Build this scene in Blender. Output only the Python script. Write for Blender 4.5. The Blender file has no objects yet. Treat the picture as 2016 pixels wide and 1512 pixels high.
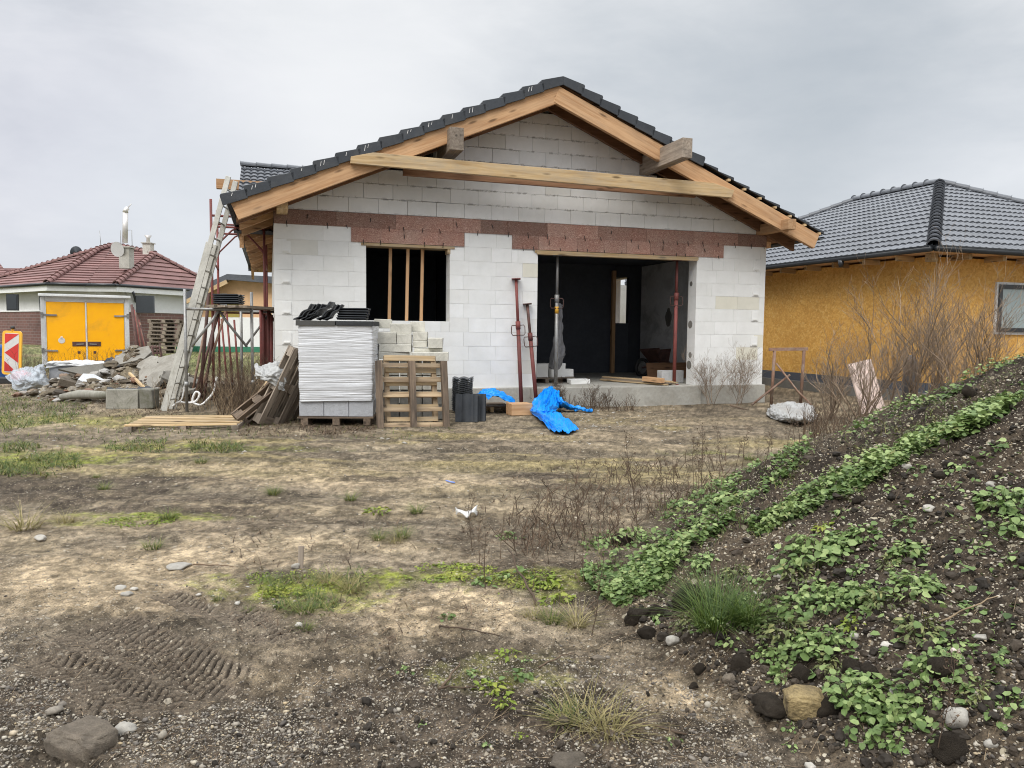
import bpy, math, random
import numpy as np
from mathutils import Vector, Matrix
random.seed(7); rng = np.random.default_rng(11)
scene = bpy.context.scene
COL = scene.collection
R = math.radians

# ---------------------------------------------------------------- camera model (measured from the block courses of the house front)
FPX, CZ, PITCH, ROLL = 1514.0, 1.40, .0697, -.0103
YAW, HX, HY, W, SL = .305, -3.921, 12.71, 9.415, .36      # house yaw, its front left corner, width, slab height
_c, _s, _cr, _sr = math.cos(PITCH), math.sin(PITCH), math.cos(ROLL), math.sin(ROLL)
def ray(px, py):
    a = (px-1008)/FPX; b = (756-py)/FPX
    x = _cr*a+_sr*b; y = -_sr*a+_cr*b
    return Vector((x, _c+y*_s, -_s+y*_c))
def G(px, py, z=0.0):
    d = ray(px, py); return Vector((0, 0, CZ))+d*((z-CZ)/d.z)
def D(px, py, Y):
    d = ray(px, py); return Vector((0, 0, CZ))+d*(Y/d.y)
def F(px, py, v=0.0):
    d = ray(px, py); cy, sy = math.cos(YAW), math.sin(YAW)
    o = Vector((HX-v*sy, HY+v*cy)); t = (o.x*-sy+o.y*cy)/(d.x*-sy+d.y*cy)
    return ((d.x*t-o.x)*cy+(d.y*t-o.y)*sy, CZ+d.z*t)
def HW(u, v, z):
    cy, sy = math.cos(YAW), math.sin(YAW)
    return Vector((HX+u*cy-v*sy, HY+u*sy+v*cy, z))

cam_d = bpy.data.cameras.new('camera'); cam = bpy.data.objects.new('camera', cam_d); COL.objects.link(cam)
cam_d.sensor_width = 36; cam_d.lens = 36*FPX/2016; cam_d.clip_start = .05; cam_d.clip_end = 9000
ex = Vector((1, 0, 0)); up = Vector((0, _s, _c)); fw = Vector((0, _c, -_s))
cx = ex*_cr-up*_sr; cyv = ex*_sr+up*_cr
cam.matrix_world = Matrix(((cx.x, cyv.x, -fw.x, 0), (cx.y, cyv.y, -fw.y, 0), (cx.z, cyv.z, -fw.z, CZ), (0, 0, 0, 1)))
scene.camera = cam

# ---------------------------------------------------------------- noise
def _h(x, y, s):
    n = (x.astype(np.int64)*374761393+y.astype(np.int64)*668265263+s*974634777) & 0xffffffff
    n = ((n ^ (n >> 13))*1274126177) & 0xffffffff
    return ((n ^ (n >> 16)) & 0xffff)/65535.0
def vn(x, y, s=0):
    xi = np.floor(x); yi = np.floor(y); a = x-xi; b = y-yi
    a = a*a*(3-2*a); b = b*b*(3-2*b)
    return (_h(xi, yi, s)*(1-a)+_h(xi+1, yi, s)*a)*(1-b)+(_h(xi, yi+1, s)*(1-a)+_h(xi+1, yi+1, s)*a)*b
def fbm(x, y, sc, oc=4, s=0):
    t = 0; amp = 1; tot = 0
    for k in range(oc):
        t = t+amp*vn(x*sc+17.3*k, y*sc-9.1*k, s+k); tot += amp; amp *= .55; sc *= 2.03
    return t/tot
def sst(a, b, x): t = np.clip((x-a)/(b-a), 0, 1); return t*t*(3-2*t)

# ---------------------------------------------------------------- ground heights
FOOT = [(1.22, 2.2), (.98, 2.8), (.64, 3.45), (.56, 3.95), (.85, 4.9), (1.3, 6.0), (2.05, 7.1), (2.75, 8.2), (3.7, 9.4), (5.2, 10.3), (7.5, 10.4),
        (9.6, 8.5), (10, 5), (8.5, 1.5), (5, .2), (2.4, .6), (1.5, 1.5)]
def seg_dist(x, y, P, close=True):
    d = np.full(np.shape(x), 1e9); n = len(P)
    for i in range(n if close else n-1):
        ax, ay = P[i]; bx, by = P[(i+1) % n]
        t = np.clip(((x-ax)*(bx-ax)+(y-ay)*(by-ay))/((bx-ax)**2+(by-ay)**2), 0, 1)
        d = np.minimum(d, np.hypot(x-ax-t*(bx-ax), y-ay-t*(by-ay)))
    return d
def inside(x, y, P):
    r = np.zeros(np.shape(x), bool); n = len(P); j = n-1
    for i in range(n):
        xi, yi = P[i]; xj, yj = P[j]
        cnd = ((yi > y) != (yj > y)) & (x < (xj-xi)*(y-yi)/(yj-yi+1e-12)+xi)
        r ^= cnd; j = i
    return r
def mound_z(x, y, fine=True):
    o = np.full(np.shape(x), -9.0); i = np.nonzero((x > -1.2) & (x < 12) & (y > -1.5) & (y < 12.5))
    if len(i[0]): o[i] = mound_in(x[i], y[i], fine)
    return o
def mound_in(x, y, fine):
    d = seg_dist(x, y, FOOT); d = np.where(inside(x, y, FOOT), d, -d)
    d = d+(fbm(x, y, 1.6, 3, 40)-.5)*.35
    z = np.where(d > 0, .545*d-.016*d*d, d*.6)
    z = np.minimum(z, 1.75+.02*d)+.02
    z = z+(fbm(x, y, .9, 3, 41)-.5)*.16*sst(0, .8, d)
    if fine:
        g = sst(-.1, .25, d)
        z = z+g*((fbm(x, y, 5, 4, 42)-.5)*.15+(fbm(x, y, 22, 3, 43)-.5)*.045+np.maximum(fbm(x, y, 38, 2, 44)-.62, 0)*.10)
    return z
def base_z(x, y):
    return .45*sst(17, 34, y)+(fbm(x, y, .35, 2, 1)-.5)*.07*sst(30, 14, y)*sst(1.0, 3, np.hypot(x, y))

# ---------------------------------------------------------------- materials
def newmat(name):
    m = bpy.data.materials.new(name); m.use_nodes = True
    nt = m.node_tree; b = nt.nodes['Principled BSDF']
    return m, nt, b
class NT:
    def __init__(s, nt): s.nt = nt
    def n(s, t, **k):
        x = s.nt.nodes.new(t)
        for a, v in k.items():
            if a.startswith('i_'): x.inputs[a[2:].replace('_', ' ')].default_value = v
            else: setattr(x, a, v)
        return x
    def l(s, a, b): s.nt.links.new(a, b)
    def attr(s, name): return s.n('ShaderNodeAttribute', attribute_name=name)
    def noise(s, vec, scale, detail=4, rough=.6, dist=0):
        x = s.n('ShaderNodeTexNoise'); x.inputs['Scale'].default_value = scale; x.inputs['Detail'].default_value = detail
        x.inputs['Roughness'].default_value = rough; x.inputs['Distortion'].default_value = dist
        if vec is not None: s.l(vec, x.inputs['Vector'])
        return x.outputs['Fac']
    def ramp(s, fac, stops):
        x = s.n('ShaderNodeValToRGB'); e = x.color_ramp.elements
        while len(e) < len(stops): e.new(.5)
        for k, (p, c) in enumerate(stops):
            e[k].position = p; e[k].color = (*c, 1) if len(c) == 3 else c
        s.l(fac, x.inputs['Fac']); return x.outputs['Color']
    def mix(s, fac, a, b, mode='MIX'):
        x = s.n('ShaderNodeMix', data_type='RGBA', blend_type=mode)
        for sock, v in ((x.inputs[0], fac), (x.inputs[6], a), (x.inputs[7], b)):
            if hasattr(v, 'is_linked'): s.l(v, sock)
            elif isinstance(v, (int, float)): sock.default_value = v
            else: sock.default_value = (*v, 1)
        return x.outputs[2]
    def math(s, op, a, b=None, c=None):
        x = s.n('ShaderNodeMath', operation=op)
        for k, v in enumerate((a, b, c)):
            if v is None: continue
            if hasattr(v, 'is_linked'): s.l(v, x.inputs[k])
            else: x.inputs[k].default_value = v
        return x.outputs[0]
    def bump(s, h, strength, dist, bsdf):
        x = s.n('ShaderNodeBump'); x.inputs['Strength'].default_value = strength; x.inputs['Distance'].default_value = dist
        s.l(h, x.inputs['Height']); s.l(x.outputs[0], bsdf.inputs['Normal'])
    def scaled(s, vec, sc):
        x = s.n('ShaderNodeMapping'); x.inputs['Scale'].default_value = sc; s.l(vec, x.inputs['Vector']); return x.outputs[0]
def vmul(c, k): return tuple(min(1, v*k) for v in c)

def m_plain(name, col, rough=.7, var=.25, scale=8, metal=0, bump=.15, bdist=.004, dirt=None, dirt_amt=.5, tintv=.25, spec=.4):
    """weathered surface: noise variation, per-piece tint, optional dirt patches"""
    m, nt, b = newmat(name); t = NT(nt)
    lc = t.attr('lc').outputs['Vector']; tint = t.attr('tint').outputs['Fac']
    n1 = t.noise(lc, scale, 6, .65); n2 = t.noise(lc, scale*7, 4, .6)
    c = t.ramp(n1, [(.3, vmul(col, 1-var)), (.7, vmul(col, 1+var))])
    c = t.mix(.35, c, t.ramp(n2, [(.35, vmul(col, 1-var*1.2)), (.65, vmul(col, 1+var))]))
    f = t.math('MULTIPLY_ADD', tint, tintv*2, 1-tintv)
    x = t.n('ShaderNodeVectorMath', operation='SCALE'); t.l(c, x.inputs[0]); t.l(f, x.inputs['Scale']); c = x.outputs[0]
    if dirt:
        n3 = t.noise(lc, scale*.6, 8, .7, .6)
        c = t.mix(t.math('MULTIPLY', t.ramp(n3, [(.48, (0, 0, 0)), (.68, (1, 1, 1))]), dirt_amt), c, dirt)
    t.l(c, b.inputs['Base Color']); b.inputs['Roughness'].default_value = rough; b.inputs['Metallic'].default_value = metal
    b.inputs['Specular IOR Level'].default_value = spec
    if bump: t.bump(t.noise(lc, scale*6, 5, .65), bump, bdist, b)
    return m
def m_wood(name, light, dark, grain=26, rough=.75, knots=True, weather=None, wamt=.5):
    m, nt, b = newmat(name); t = NT(nt)
    lc = t.attr('lc').outputs['Vector']; tint = t.attr('tint').outputs['Fac']
    v = t.scaled(lc, (1.1, grain, grain))
    n = t.noise(v, 1.0, 6, .62, .5)
    c = t.ramp(n, [(.36, dark), (.47, tuple((a+b)/2 for a, b in zip(light, dark))), (.60, light)])
    big = t.noise(lc, 1.6, 3, .5)
    c = t.mix(t.math('MULTIPLY', big, .45), c, vmul(dark, 1.15))
    if knots:
        vo = t.n('ShaderNodeTexVoronoi'); t.l(t.scaled(lc, (2.2, 9, 9)), vo.inputs['Vector']); vo.inputs['Scale'].default_value = 1.0
        k = t.ramp(vo.outputs['Distance'], [(.10, (1, 1, 1)), (.24, (0, 0, 0))])
        c = t.mix(t.math('MULTIPLY', k, .9), c, vmul(dark, .35))
    f = t.math('MULTIPLY_ADD', tint, .5, .75)
    x = t.n('ShaderNodeVectorMath', operation='SCALE'); t.l(c, x.inputs[0]); t.l(f, x.inputs['Scale']); c = x.outputs[0]
    if weather:
        w = t.ramp(t.noise(t.scaled(lc, (1.2, 5, 5)), 1.5, 6, .7), [(.42, (0, 0, 0)), (.66, (1, 1, 1))])
        c = t.mix(t.math('MULTIPLY', w, wamt), c, weather)
    t.l(c, b.inputs['Base Color']); b.inputs['Roughness'].default_value = rough; b.inputs['Specular IOR Level'].default_value = .3
    t.bump(n, .25, .004, b)
    return m
M = {}
def m_block():
    m, nt, b = newmat('aerated_concrete'); t = NT(nt)
    lc = t.attr('lc').outputs['Vector']; tint = t.attr('tint').outputs['Fac']
    c = t.ramp(tint, [(0, (.84, .84, .825)), (.62, (.79, .79, .77)), (.80, (.77, .765, .735)), (.93, (.70, .685, .625)), (1, (.74, .71, .60))])
    n = t.noise(lc, 3.5, 6, .65)
    c = t.mix(1, c, t.ramp(n, [(.28, (.88, .88, .87)), (.7, (1.0, 1.0, 1.0))]), 'MULTIPLY')
    st = t.ramp(t.noise(t.scaled(lc, (6, 6, 1.2)), 1.0, 6, .7), [(.60, (0, 0, 0)), (.78, (1, 1, 1))])
    c = t.mix(t.math('MULTIPLY', st, .35), c, (.45, .44, .41))
    # trowelled adhesive left along some joints of the gable
    pos = t.n('ShaderNodeTexCoord').outputs['Object']
    sp = t.n('ShaderNodeSeparateXYZ'); t.l(pos, sp.inputs[0])
    hi = t.math('MULTIPLY', t.math('GREATER_THAN', sp.outputs['Z'], 3.36), 1.0)
    fr = t.math('ABSOLUTE', t.math('SUBTRACT', t.math('FRACT', t.math('DIVIDE', t.math('SUBTRACT', sp.outputs['Z'], 3.35-.125), .25)), .5))
    nearj = t.ramp(fr, [(.0, (1, 1, 1)), (.13, (0, 0, 0))])
    gl = t.ramp(t.noise(pos, 5.5, 5, .75, 1.2), [(.52, (0, 0, 0)), (.56, (1, 1, 1))])
    c = t.mix(t.math('MULTIPLY', t.math('MULTIPLY', gl, nearj), t.math('MULTIPLY', hi, .85)), c, (.36, .35, .325))
    t.l(c, b.inputs['Base Color']); b.inputs['Roughness'].default_value = .92; b.inputs['Specular IOR Level'].default_value = .2
    t.bump(t.noise(lc, 60, 5, .7), .22, .003, b)
    return m
M['block'] = m_block()
M['mortar'] = m_plain('mortar', (.66, .65, .63), .95)
M['wood_new'] = m_wood('fresh_pine', (.60, .385, .215), (.40, .215, .10), 22, weather=(.30, .20, .13), wamt=.35)
M['wood_board'] = m_wood('yellowed_board', (.60, .45, .26), (.40, .26, .12), 22, weather=(.34, .30, .24), wamt=.55)
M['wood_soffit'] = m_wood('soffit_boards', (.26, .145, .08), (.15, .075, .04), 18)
M['wood_grey'] = m_wood('weathered_timber', (.36, .30, .24), (.19, .15, .115), 30, weather=(.10, .085, .07), wamt=.6)
M['wood_old'] = m_wood('old_pallet_wood', (.27, .20, .14), (.12, .085, .06), 34, weather=(.05, .04, .032), wamt=.75)
M['wood_weathered'] = m_wood('weathered_pallet_wood', (.50, .38, .24), (.26, .18, .11), 30, weather=(.15, .125, .10), wamt=.7)
M['wood_pallet'] = m_wood('pallet_wood', (.62, .47, .28), (.40, .27, .14), 26, weather=(.30, .26, .20), wamt=.5)
M['tile'] = m_plain('anthracite_tile', (.036, .041, .048), .42, .25, 5, bump=.1, spec=.5, dirt=(.09, .09, .09), dirt_amt=.35)
M['tile_grey'] = m_plain('graphite_tile', (.088, .094, .106), .36, .18, 4, bump=.08, spec=.5, dirt=(.16, .165, .17), dirt_amt=.3)
M['tile_red'] = m_plain('brown_red_tile', (.215, .118, .108), .75, .15, 2, dirt=(.15, .088, .08), dirt_amt=.4)
M['gutter'] = m_plain('dark_gutter', (.025, .028, .032), .35, .2, 3, bump=0, spec=.5)
def m_heraklith():
    m, nt, b = newmat('wood_wool_board'); t = NT(nt)
    lc = t.attr('lc').outputs['Vector']; tint = t.attr('tint').outputs['Fac']
    n1 = t.noise(t.scaled(lc, (35, 60, 60)), 1.0, 3, .7, 2.0)
    n2 = t.noise(lc, 2.2, 4, .6)
    c = t.ramp(n1, [(.34, (.17, .082, .062)), (.52, (.31, .165, .128)), (.68, (.54, .38, .31))])
    c = t.mix(t.ramp(n2, [(.35, (0, 0, 0)), (.75, (.65, .65, .65))]), c, t.ramp(n1, [(.35, (.20, .135, .11)), (.65, (.42, .33, .275))]))
    x = t.n('ShaderNodeVectorMath', operation='SCALE'); t.l(c, x.inputs[0]); t.l(t.math('MULTIPLY_ADD', tint, .6, .72), x.inputs['Scale'])
    t.l(x.outputs[0], b.inputs['Base Color']); b.inputs['Roughness'].default_value = .95; b.inputs['Specular IOR Level'].default_value = .15
    t.bump(n1, .7, .008, b)
    return m
M['herak'] = m_heraklith()
M['wire'] = m_plain('black_wire', (.02, .02, .02), .6)
M['concrete'] = m_plain('concrete', (.44, .425, .38), .9, .22, 2.5, dirt=(.25, .23, .19), dirt_amt=.6)
M['slab'] = m_plain('dusty_slab', (.25, .235, .205), .95, .2, 6, bump=.4, dirt=(.16, .14, .11), dirt_amt=.7)
M['kerb'] = m_plain('mossy_kerb', (.25, .24, .205), .95, .25, 7, bump=.5, dirt=(.10, .10, .06), dirt_amt=.85)
M['concrete_dark'] = m_plain('dark_concrete', (.21, .20, .18), .9, .25, 3, dirt=(.10, .10, .085), dirt_amt=.6)
M['inner_wall'] = m_plain('grey_inner_wall', (.66, .66, .66), .95, .12, 1.5, dirt=(.09, .09, .09), dirt_amt=.5)
M['foil_and_shade'] = m_plain('membrane_and_shade', (.065, .072, .088), .8, .2, 2)  # black damp course; inside the house, room darkness put into the colour
M['steel_red'] = m_plain('red_lead_steel', (.19, .052, .045), .65, .3, 6, dirt=(.085, .040, .032), dirt_amt=.7)
M['steel_dark'] = m_plain('rusty_steel', (.11, .055, .045), .7, .3, 8, dirt=(.045, .03, .025), dirt_amt=.8)
M['steel_grey'] = m_plain('galvanised_steel', (.30, .30, .295), .5, .25, 7, metal=.5, dirt=(.16, .13, .10), dirt_amt=.7)
M['alu'] = m_plain('dull_aluminium', (.47, .46, .42), .55, .18, 4, metal=.25, dirt=(.33, .31, .26), dirt_amt=.6)
M['rust_wood'] = m_plain('rusty_pole', (.22, .13, .09), .85, .35, 9, dirt=(.33, .29, .24), dirt_amt=.6)
M['chrome'] = m_plain('bright_flue_steel', (.62, .59, .56), .42, .1, 3, metal=.5, bump=0)
M['yellow'] = m_plain('yellow_box_paint', (.90, .42, .003), .42, .07, 1.2, bump=.02, dirt=(.52, .27, .05), dirt_amt=.45)
M['white_metal'] = m_plain('white_metal', (.62, .63, .63), .45, .12, 3, bump=0, dirt=(.35, .35, .33), dirt_amt=.5)
M['rubber'] = m_plain('dark_seal', (.03, .03, .03), .6)
M['red'] = m_plain('red_reflective', (.55, .045, .04), .4, .1, 3, bump=0)
M['white'] = m_plain('white_reflective', (.78, .77, .75), .4, .1, 3, bump=0, dirt=(.5, .48, .44), dirt_amt=.4)
M['yellow_plastic'] = m_plain('yellow_plastic', (.80, .43, .05), .45, .1, 3, bump=0)
M['plaster'] = m_plain('white_plaster', (.70, .70, .69), .9, .06, 1.5)
M['plaster_grey'] = m_plain('cream_plaster', (.55, .55, .54), .9, .08, 1.0)
M['insul'] = m_plain('ochre_insulation', (.70, .45, .26), .9, .12, 1)
M['insul_green'] = m_plain('olive_insulation', (.42, .34, .10), .9, .12, 1)
M['glass'] = m_plain('window_glass', (.03, .035, .04), .08, .1, 1, bump=0, spec=.6, tintv=0)
M['glass_pale'] = m_plain('frosted_pane', (.30, .36, .36), .12, .08, 1, bump=0, spec=.6, tintv=0)
M['rock_dark'] = m_plain('dark_clod', (.042, .034, .026), .97, .4, 14, bump=1.0, bdist=.02, spec=.1)
M['rock'] = m_plain('grey_stone', (.20, .165, .125), .95, .4, 10, bump=1.0, bdist=.02, dirt=(.12, .10, .08), dirt_amt=.6)
M['rock_pale'] = m_plain('pale_stone', (.40, .375, .33), .9, .25, 18, bump=.7, bdist=.004, dirt=(.36, .33, .28), dirt_amt=.5)
M['rock_yellow'] = m_plain('ochre_stone', (.36, .27, .13), .95, .45, 5, bump=1.0, bdist=.02, dirt=(.10, .075, .05), dirt_amt=.95)
M['dry_stem'] = m_plain('dry_stem', (.110, .074, .048), .9, .35, 20, bump=0, tintv=.5)
M['dry_pale'] = m_plain('pale_dry_stem', (.27, .20, .125), .9, .35, 20, bump=0, tintv=.5)
M['twig'] = m_plain('bare_twig', (.25, .185, .13), .9, .3, 15, bump=0, tintv=.45)
def m_leaf(name, c0, c1, c2, rough=.5):
    m, nt, b = newmat(name); t = NT(nt)
    tint = t.attr('tint').outputs['Fac']; lc = t.attr('lc').outputs['Vector']
    c = t.ramp(tint, [(0, c0), (.55, c1), (1, c2)])
    c = t.mix(.5, c, t.mix(1, c, t.ramp(t.noise(lc, 60, 3), [(.3, (.7, .7, .7)), (.7, (1.25, 1.25, 1.25))]), 'MULTIPLY'))
    t.l(c, b.inputs['Base Color']); b.inputs['Roughness'].default_value = rough; b.inputs['Specular IOR Level'].default_value = .35
    tr = t.n('ShaderNodeBsdfTranslucent'); t.l(c, tr.inputs['Color'])
    mx = t.n('ShaderNodeMixShader'); mx.inputs[0].default_value = .25
    t.l(b.outputs[0], mx.inputs[1]); t.l(tr.outputs[0], mx.inputs[2]); t.l(mx.outputs[0], nt.nodes['Material Output'].inputs['Surface'])
    return m
M['leaf'] = m_leaf('leaf_green', (.050, .092, .022), (.145, .22, .066), (.33, .41, .16))
M['leaf_yellow'] = m_leaf('leaf_yellow_green', (.12, .17, .02), (.20, .26, .035), (.32, .33, .06))
M['leaf_mixed'] = m_leaf('leaf_mixed', (.07, .07, .03), (.14, .17, .06), (.30, .30, .12))
M['grass'] = m_leaf('grass_green', (.05, .085, .02), (.11, .15, .035), (.27, .25, .075), .6)
M['grass_dark'] = m_leaf('grass_deep', (.035, .070, .012), (.075, .125, .022), (.15, .20, .045), .5)
M['grass_dry'] = m_leaf('grass_dry', (.16, .14, .05), (.27, .23, .10), (.40, .33, .17), .7)
M['grass_dead'] = m_leaf('grass_dead', (.06, .04, .028), (.13, .09, .06), (.24, .17, .11), .8)
def m_film(name, col, rough=.3, bump=.5):
    m, nt, b = newmat(name); t = NT(nt)
    lc = t.attr('lc').outputs['Vector']
    n = t.noise(lc, 14, 6, .7, 1.5)
    t.l(t.ramp(n, [(.3, vmul(col, .82)), (.7, vmul(col, 1.1))]), b.inputs['Base Color'])
    b.inputs['Roughness'].default_value = rough; b.inputs['Specular IOR Level'].default_value = .5
    t.bump(n, bump, .01, b); return m
M['film'] = m_film('white_stretch_film', (.60, .61, .63), .42, .2)
M['sheet_white'] = m_film('crumpled_white_plastic', (.60, .61, .62), .35)
M['sheet_dirty'] = m_film('dirty_white_plastic', (.40, .40, .39), .45, .8)
M['tarp_blue'] = m_film('blue_tarpaulin', (.004, .285, .88), .4, .4)
M['cloth_grey'] = m_film('grey_cloth', (.16, .16, .17), .8)
M['cloth_dark'] = m_film('dark_felt', (.045, .05, .058), .8)
M['foam_pink'] = m_plain('pale_pink_board', (.66, .53, .47), .85, .08, 3, bump=.2)
def m_clear():
    m, nt, b = newmat('clear_plastic'); t = NT(nt)
    lc = t.attr('lc').outputs['Vector']; n = t.noise(lc, 9, 6, .7, 2)
    b.inputs['Base Color'].default_value = (.44, .48, .52, 1); b.inputs['Roughness'].default_value = .22
    t.bump(n, .7, .02, b)
    tp = t.n('ShaderNodeBsdfTransparent'); mx = t.n('ShaderNodeMixShader')
    t.l(t.ramp(n, [(.35, (.35, .35, .35)), (.7, (.95, .95, .95))]), mx.inputs[0])
    t.l(tp.outputs[0], mx.inputs[1]); t.l(b.outputs[0], mx.inputs[2]); t.l(mx.outputs[0], nt.nodes['Material Output'].inputs['Surface'])
    return m
M['clear'] = m_clear()
def m_osb():
    m, nt, b = newmat('osb_board'); t = NT(nt)
    lc = t.attr('lc').outputs['Vector']
    v1 = t.n('ShaderNodeTexVoronoi'); t.l(t.scaled(lc, (22, 22, 50)), v1.inputs['Vector']); v1.inputs['Scale'].default_value = 1.0
    nz = t.noise(lc, 15, 5, .7, 2.5)
    sep = t.n('ShaderNodeSeparateColor'); t.l(v1.outputs['Color'], sep.inputs[0])
    c = t.ramp(sep.outputs[0], [(0, (.43, .215, .042)), (.5, (.63, .335, .076)), (.9, (.74, .48, .15)), (1, (.80, .58, .25))])
    c = t.mix(.6, c, t.ramp(nz, [(.32, (.41, .20, .038)), (.52, (.65, .35, .078)), (.7, (.76, .50, .16))]))
    big = t.noise(lc, .8, 3)
    c = t.mix(1, c, t.ramp(big, [(.3, (.85, .83, .8)), (.7, (1.08, 1.08, 1.08))]), 'MULTIPLY')
    t.l(c, b.inputs['Base Color']); b.inputs['Roughness'].default_value = .75; t.bump(nz, .15, .004, b)
    return m
M['osb'] = m_osb()
def m_brick():
    m, nt, b = newmat('clinker_brick'); t = NT(nt)
    lc = t.attr('lc').outputs['Vector']; s = t.n('ShaderNodeSeparateXYZ'); t.l(lc, s.inputs[0])
    cb = t.n('ShaderNodeCombineXYZ'); t.l(s.outputs[0], cb.inputs[0]); t.l(s.outputs[1], cb.inputs[1])
    br = t.n('ShaderNodeTexBrick'); t.l(cb.outputs[0], br.inputs['Vector']); br.inputs['Scale'].default_value = 1
    br.inputs['Color1'].default_value = (.20, .10, .085, 1); br.inputs['Color2'].default_value = (.145, .08, .07, 1); br.inputs['Mortar'].default_value = (.24, .19, .17, 1)
    br.inputs['Brick Width'].default_value = .45; br.inputs['Row Height'].default_value = .14; br.inputs['Mortar Size'].default_value = .012
    t.l(br.outputs['Color'], b.inputs['Base Color']); b.inputs['Roughness'].default_value = .9
    return m
M['brick'] = m_brick()

# ---------------------------------------------------------------- mesh building
def set_attrs(me, lc, tint):
    a = me.attributes.new('lc', 'FLOAT_VECTOR', 'POINT'); a.data.foreach_set('vector', np.asarray(lc, np.float32).ravel())
    a = me.attributes.new('tint', 'FLOAT', 'POINT'); a.data.foreach_set('value', np.asarray(tint, np.float32).ravel())
def link(o, parent=None, loc=None):
    COL.objects.link(o)
    if parent is not None: o.parent = parent
    if loc is not None: o.location = loc
    return o
class MB:
    def __init__(s): s.v = []; s.f = []; s.lc = []; s.t = []; s.sm = []
    def add(s, vs, fs, lc=None, tint=None, smooth=False):
        b = len(s.v); s.v += [tuple(v) for v in vs]; s.f += [tuple(b+i for i in f) for f in fs]; s.sm += [smooth]*len(fs)
        if lc is None: lc = vs
        s.lc += [tuple(q) for q in lc]
        s.t += tint if isinstance(tint, list) else [random.random() if tint is None else tint]*len(vs)
    def box(s, c, size, ax=None, tint=None, jit=0):
        c = Vector(c); A = ax or (Vector((1, 0, 0)), Vector((0, 1, 0)), Vector((0, 0, 1)))
        h = [q/2 for q in size]; vs = []; lc = []; off = Vector((random.random()*30, random.random()*30, random.random()*30))
        order = sorted(range(3), key=lambda k: -size[k])
        for i in (-1, 1):
            for j in (-1, 1):
                for k in (-1, 1):
                    q = (i*h[0], j*h[1], k*h[2])
                    vs.append(c+A[0]*q[0]+A[1]*q[1]+A[2]*q[2]+(Vector((random.uniform(-jit, jit) for _ in '123')) if jit else Vector()))
                    lc.append(off+Vector((q[order[0]], q[order[1]], q[order[2]])))
        s.add(vs, [(0, 1, 3, 2), (4, 6, 7, 5), (0, 4, 5, 1), (2, 3, 7, 6), (0, 2, 6, 4), (1, 5, 7, 3)], lc, tint)
        return s
    def beam(s, p0, p1, w, h, up=(0, 0, 1), tint=None, jit=0):
        p0 = Vector(p0); p1 = Vector(p1); x = (p1-p0); L = x.length; x.normalize()
        y = Vector(up).cross(x)
        if y.length < 1e-4: y = Vector((0, 1, 0)).cross(x)
        y.normalize(); z = x.cross(y)
        return s.box((p0+p1)/2, (L, w, h), (x, y, z), tint, jit)
    def prism(s, pts, y0, y1, tint=None, frame=None):
        """outline (x,z) extruded from y0 to y1; frame maps (x,y,z) to the mesh's coordinates"""
        fr = frame or (lambda x, y, z: Vector((x, y, z))); n = len(pts); o = random.random()*20
        raw = [(x, y0, z) for x, z in pts]+[(x, y1, z) for x, z in pts]
        fs = [tuple(range(n)), tuple(range(2*n-1, n-1, -1))]+[(i+n, (i+1) % n+n, (i+1) % n, i) for i in range(n)]
        s.add([fr(*q) for q in raw], fs, [(q[0]+o, q[1], q[2]+o) for q in raw], tint); return s
    def tube(s, pts, r, n=8, cap=True, tint=None, smooth=True):
        P = [Vector(p) for p in pts]; m = len(P); rr = r if isinstance(r, (list, tuple)) else [r]*m
        t0 = (P[1]-P[0]).normalized(); a = t0.orthogonal().normalized(); vs = []; lc = []; L = 0; o = random.random()*30
        for i in range(m):
            t = ((P[min(i+1, m-1)]-P[max(i-1, 0)])).normalized()
            a = (a-t*a.dot(t)); a = a.normalized() if a.length > 1e-6 else t.orthogonal().normalized(); b = t.cross(a)
            if i: L += (P[i]-P[i-1]).length
            for k in range(n):
                w = 2*math.pi*k/n; d = a*math.cos(w)+b*math.sin(w)
                vs.append(P[i]+d*rr[i]); lc.append((L+o, d.x*.05+o, d.y*.05))
        fs = [(i*n+k, i*n+(k+1) % n, (i+1)*n+(k+1) % n, (i+1)*n+k) for i in range(m-1) for k in range(n)]
        if cap: fs += [tuple(range(n-1, -1, -1)), tuple((m-1)*n+k for k in range(n))]
        s.add(vs, fs, lc, tint, smooth); return s
    def disc(s, c, nrm, r, th, n=20, tint=None):
        c = Vector(c); nrm = Vector(nrm).normalized(); return s.tube([c-nrm*th/2, c+nrm*th/2], r, n, True, tint, False)
    def build(s, name, mat, parent=None, loc=None, bevel=0):
        me = bpy.data.meshes.new(name)
        vs = s.v
        if loc is not None and parent is None:
            L = Vector(loc); vs = [(v[0]-L.x, v[1]-L.y, v[2]-L.z) for v in s.v]
        me.from_pydata(vs, [], s.f); set_attrs(me, s.lc, s.t)
        me.polygons.foreach_set('use_smooth', s.sm); me.materials.append(M[mat] if isinstance(mat, str) else mat); me.update()
        o = bpy.data.objects.new(name, me); link(o, parent, loc if parent is None else None)
        if bevel:
            b = o.modifiers.new('edge', 'BEVEL'); b.width = bevel; b.segments = 2; b.limit_method = 'ANGLE'; b.angle_limit = R(40)
        return o
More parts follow.
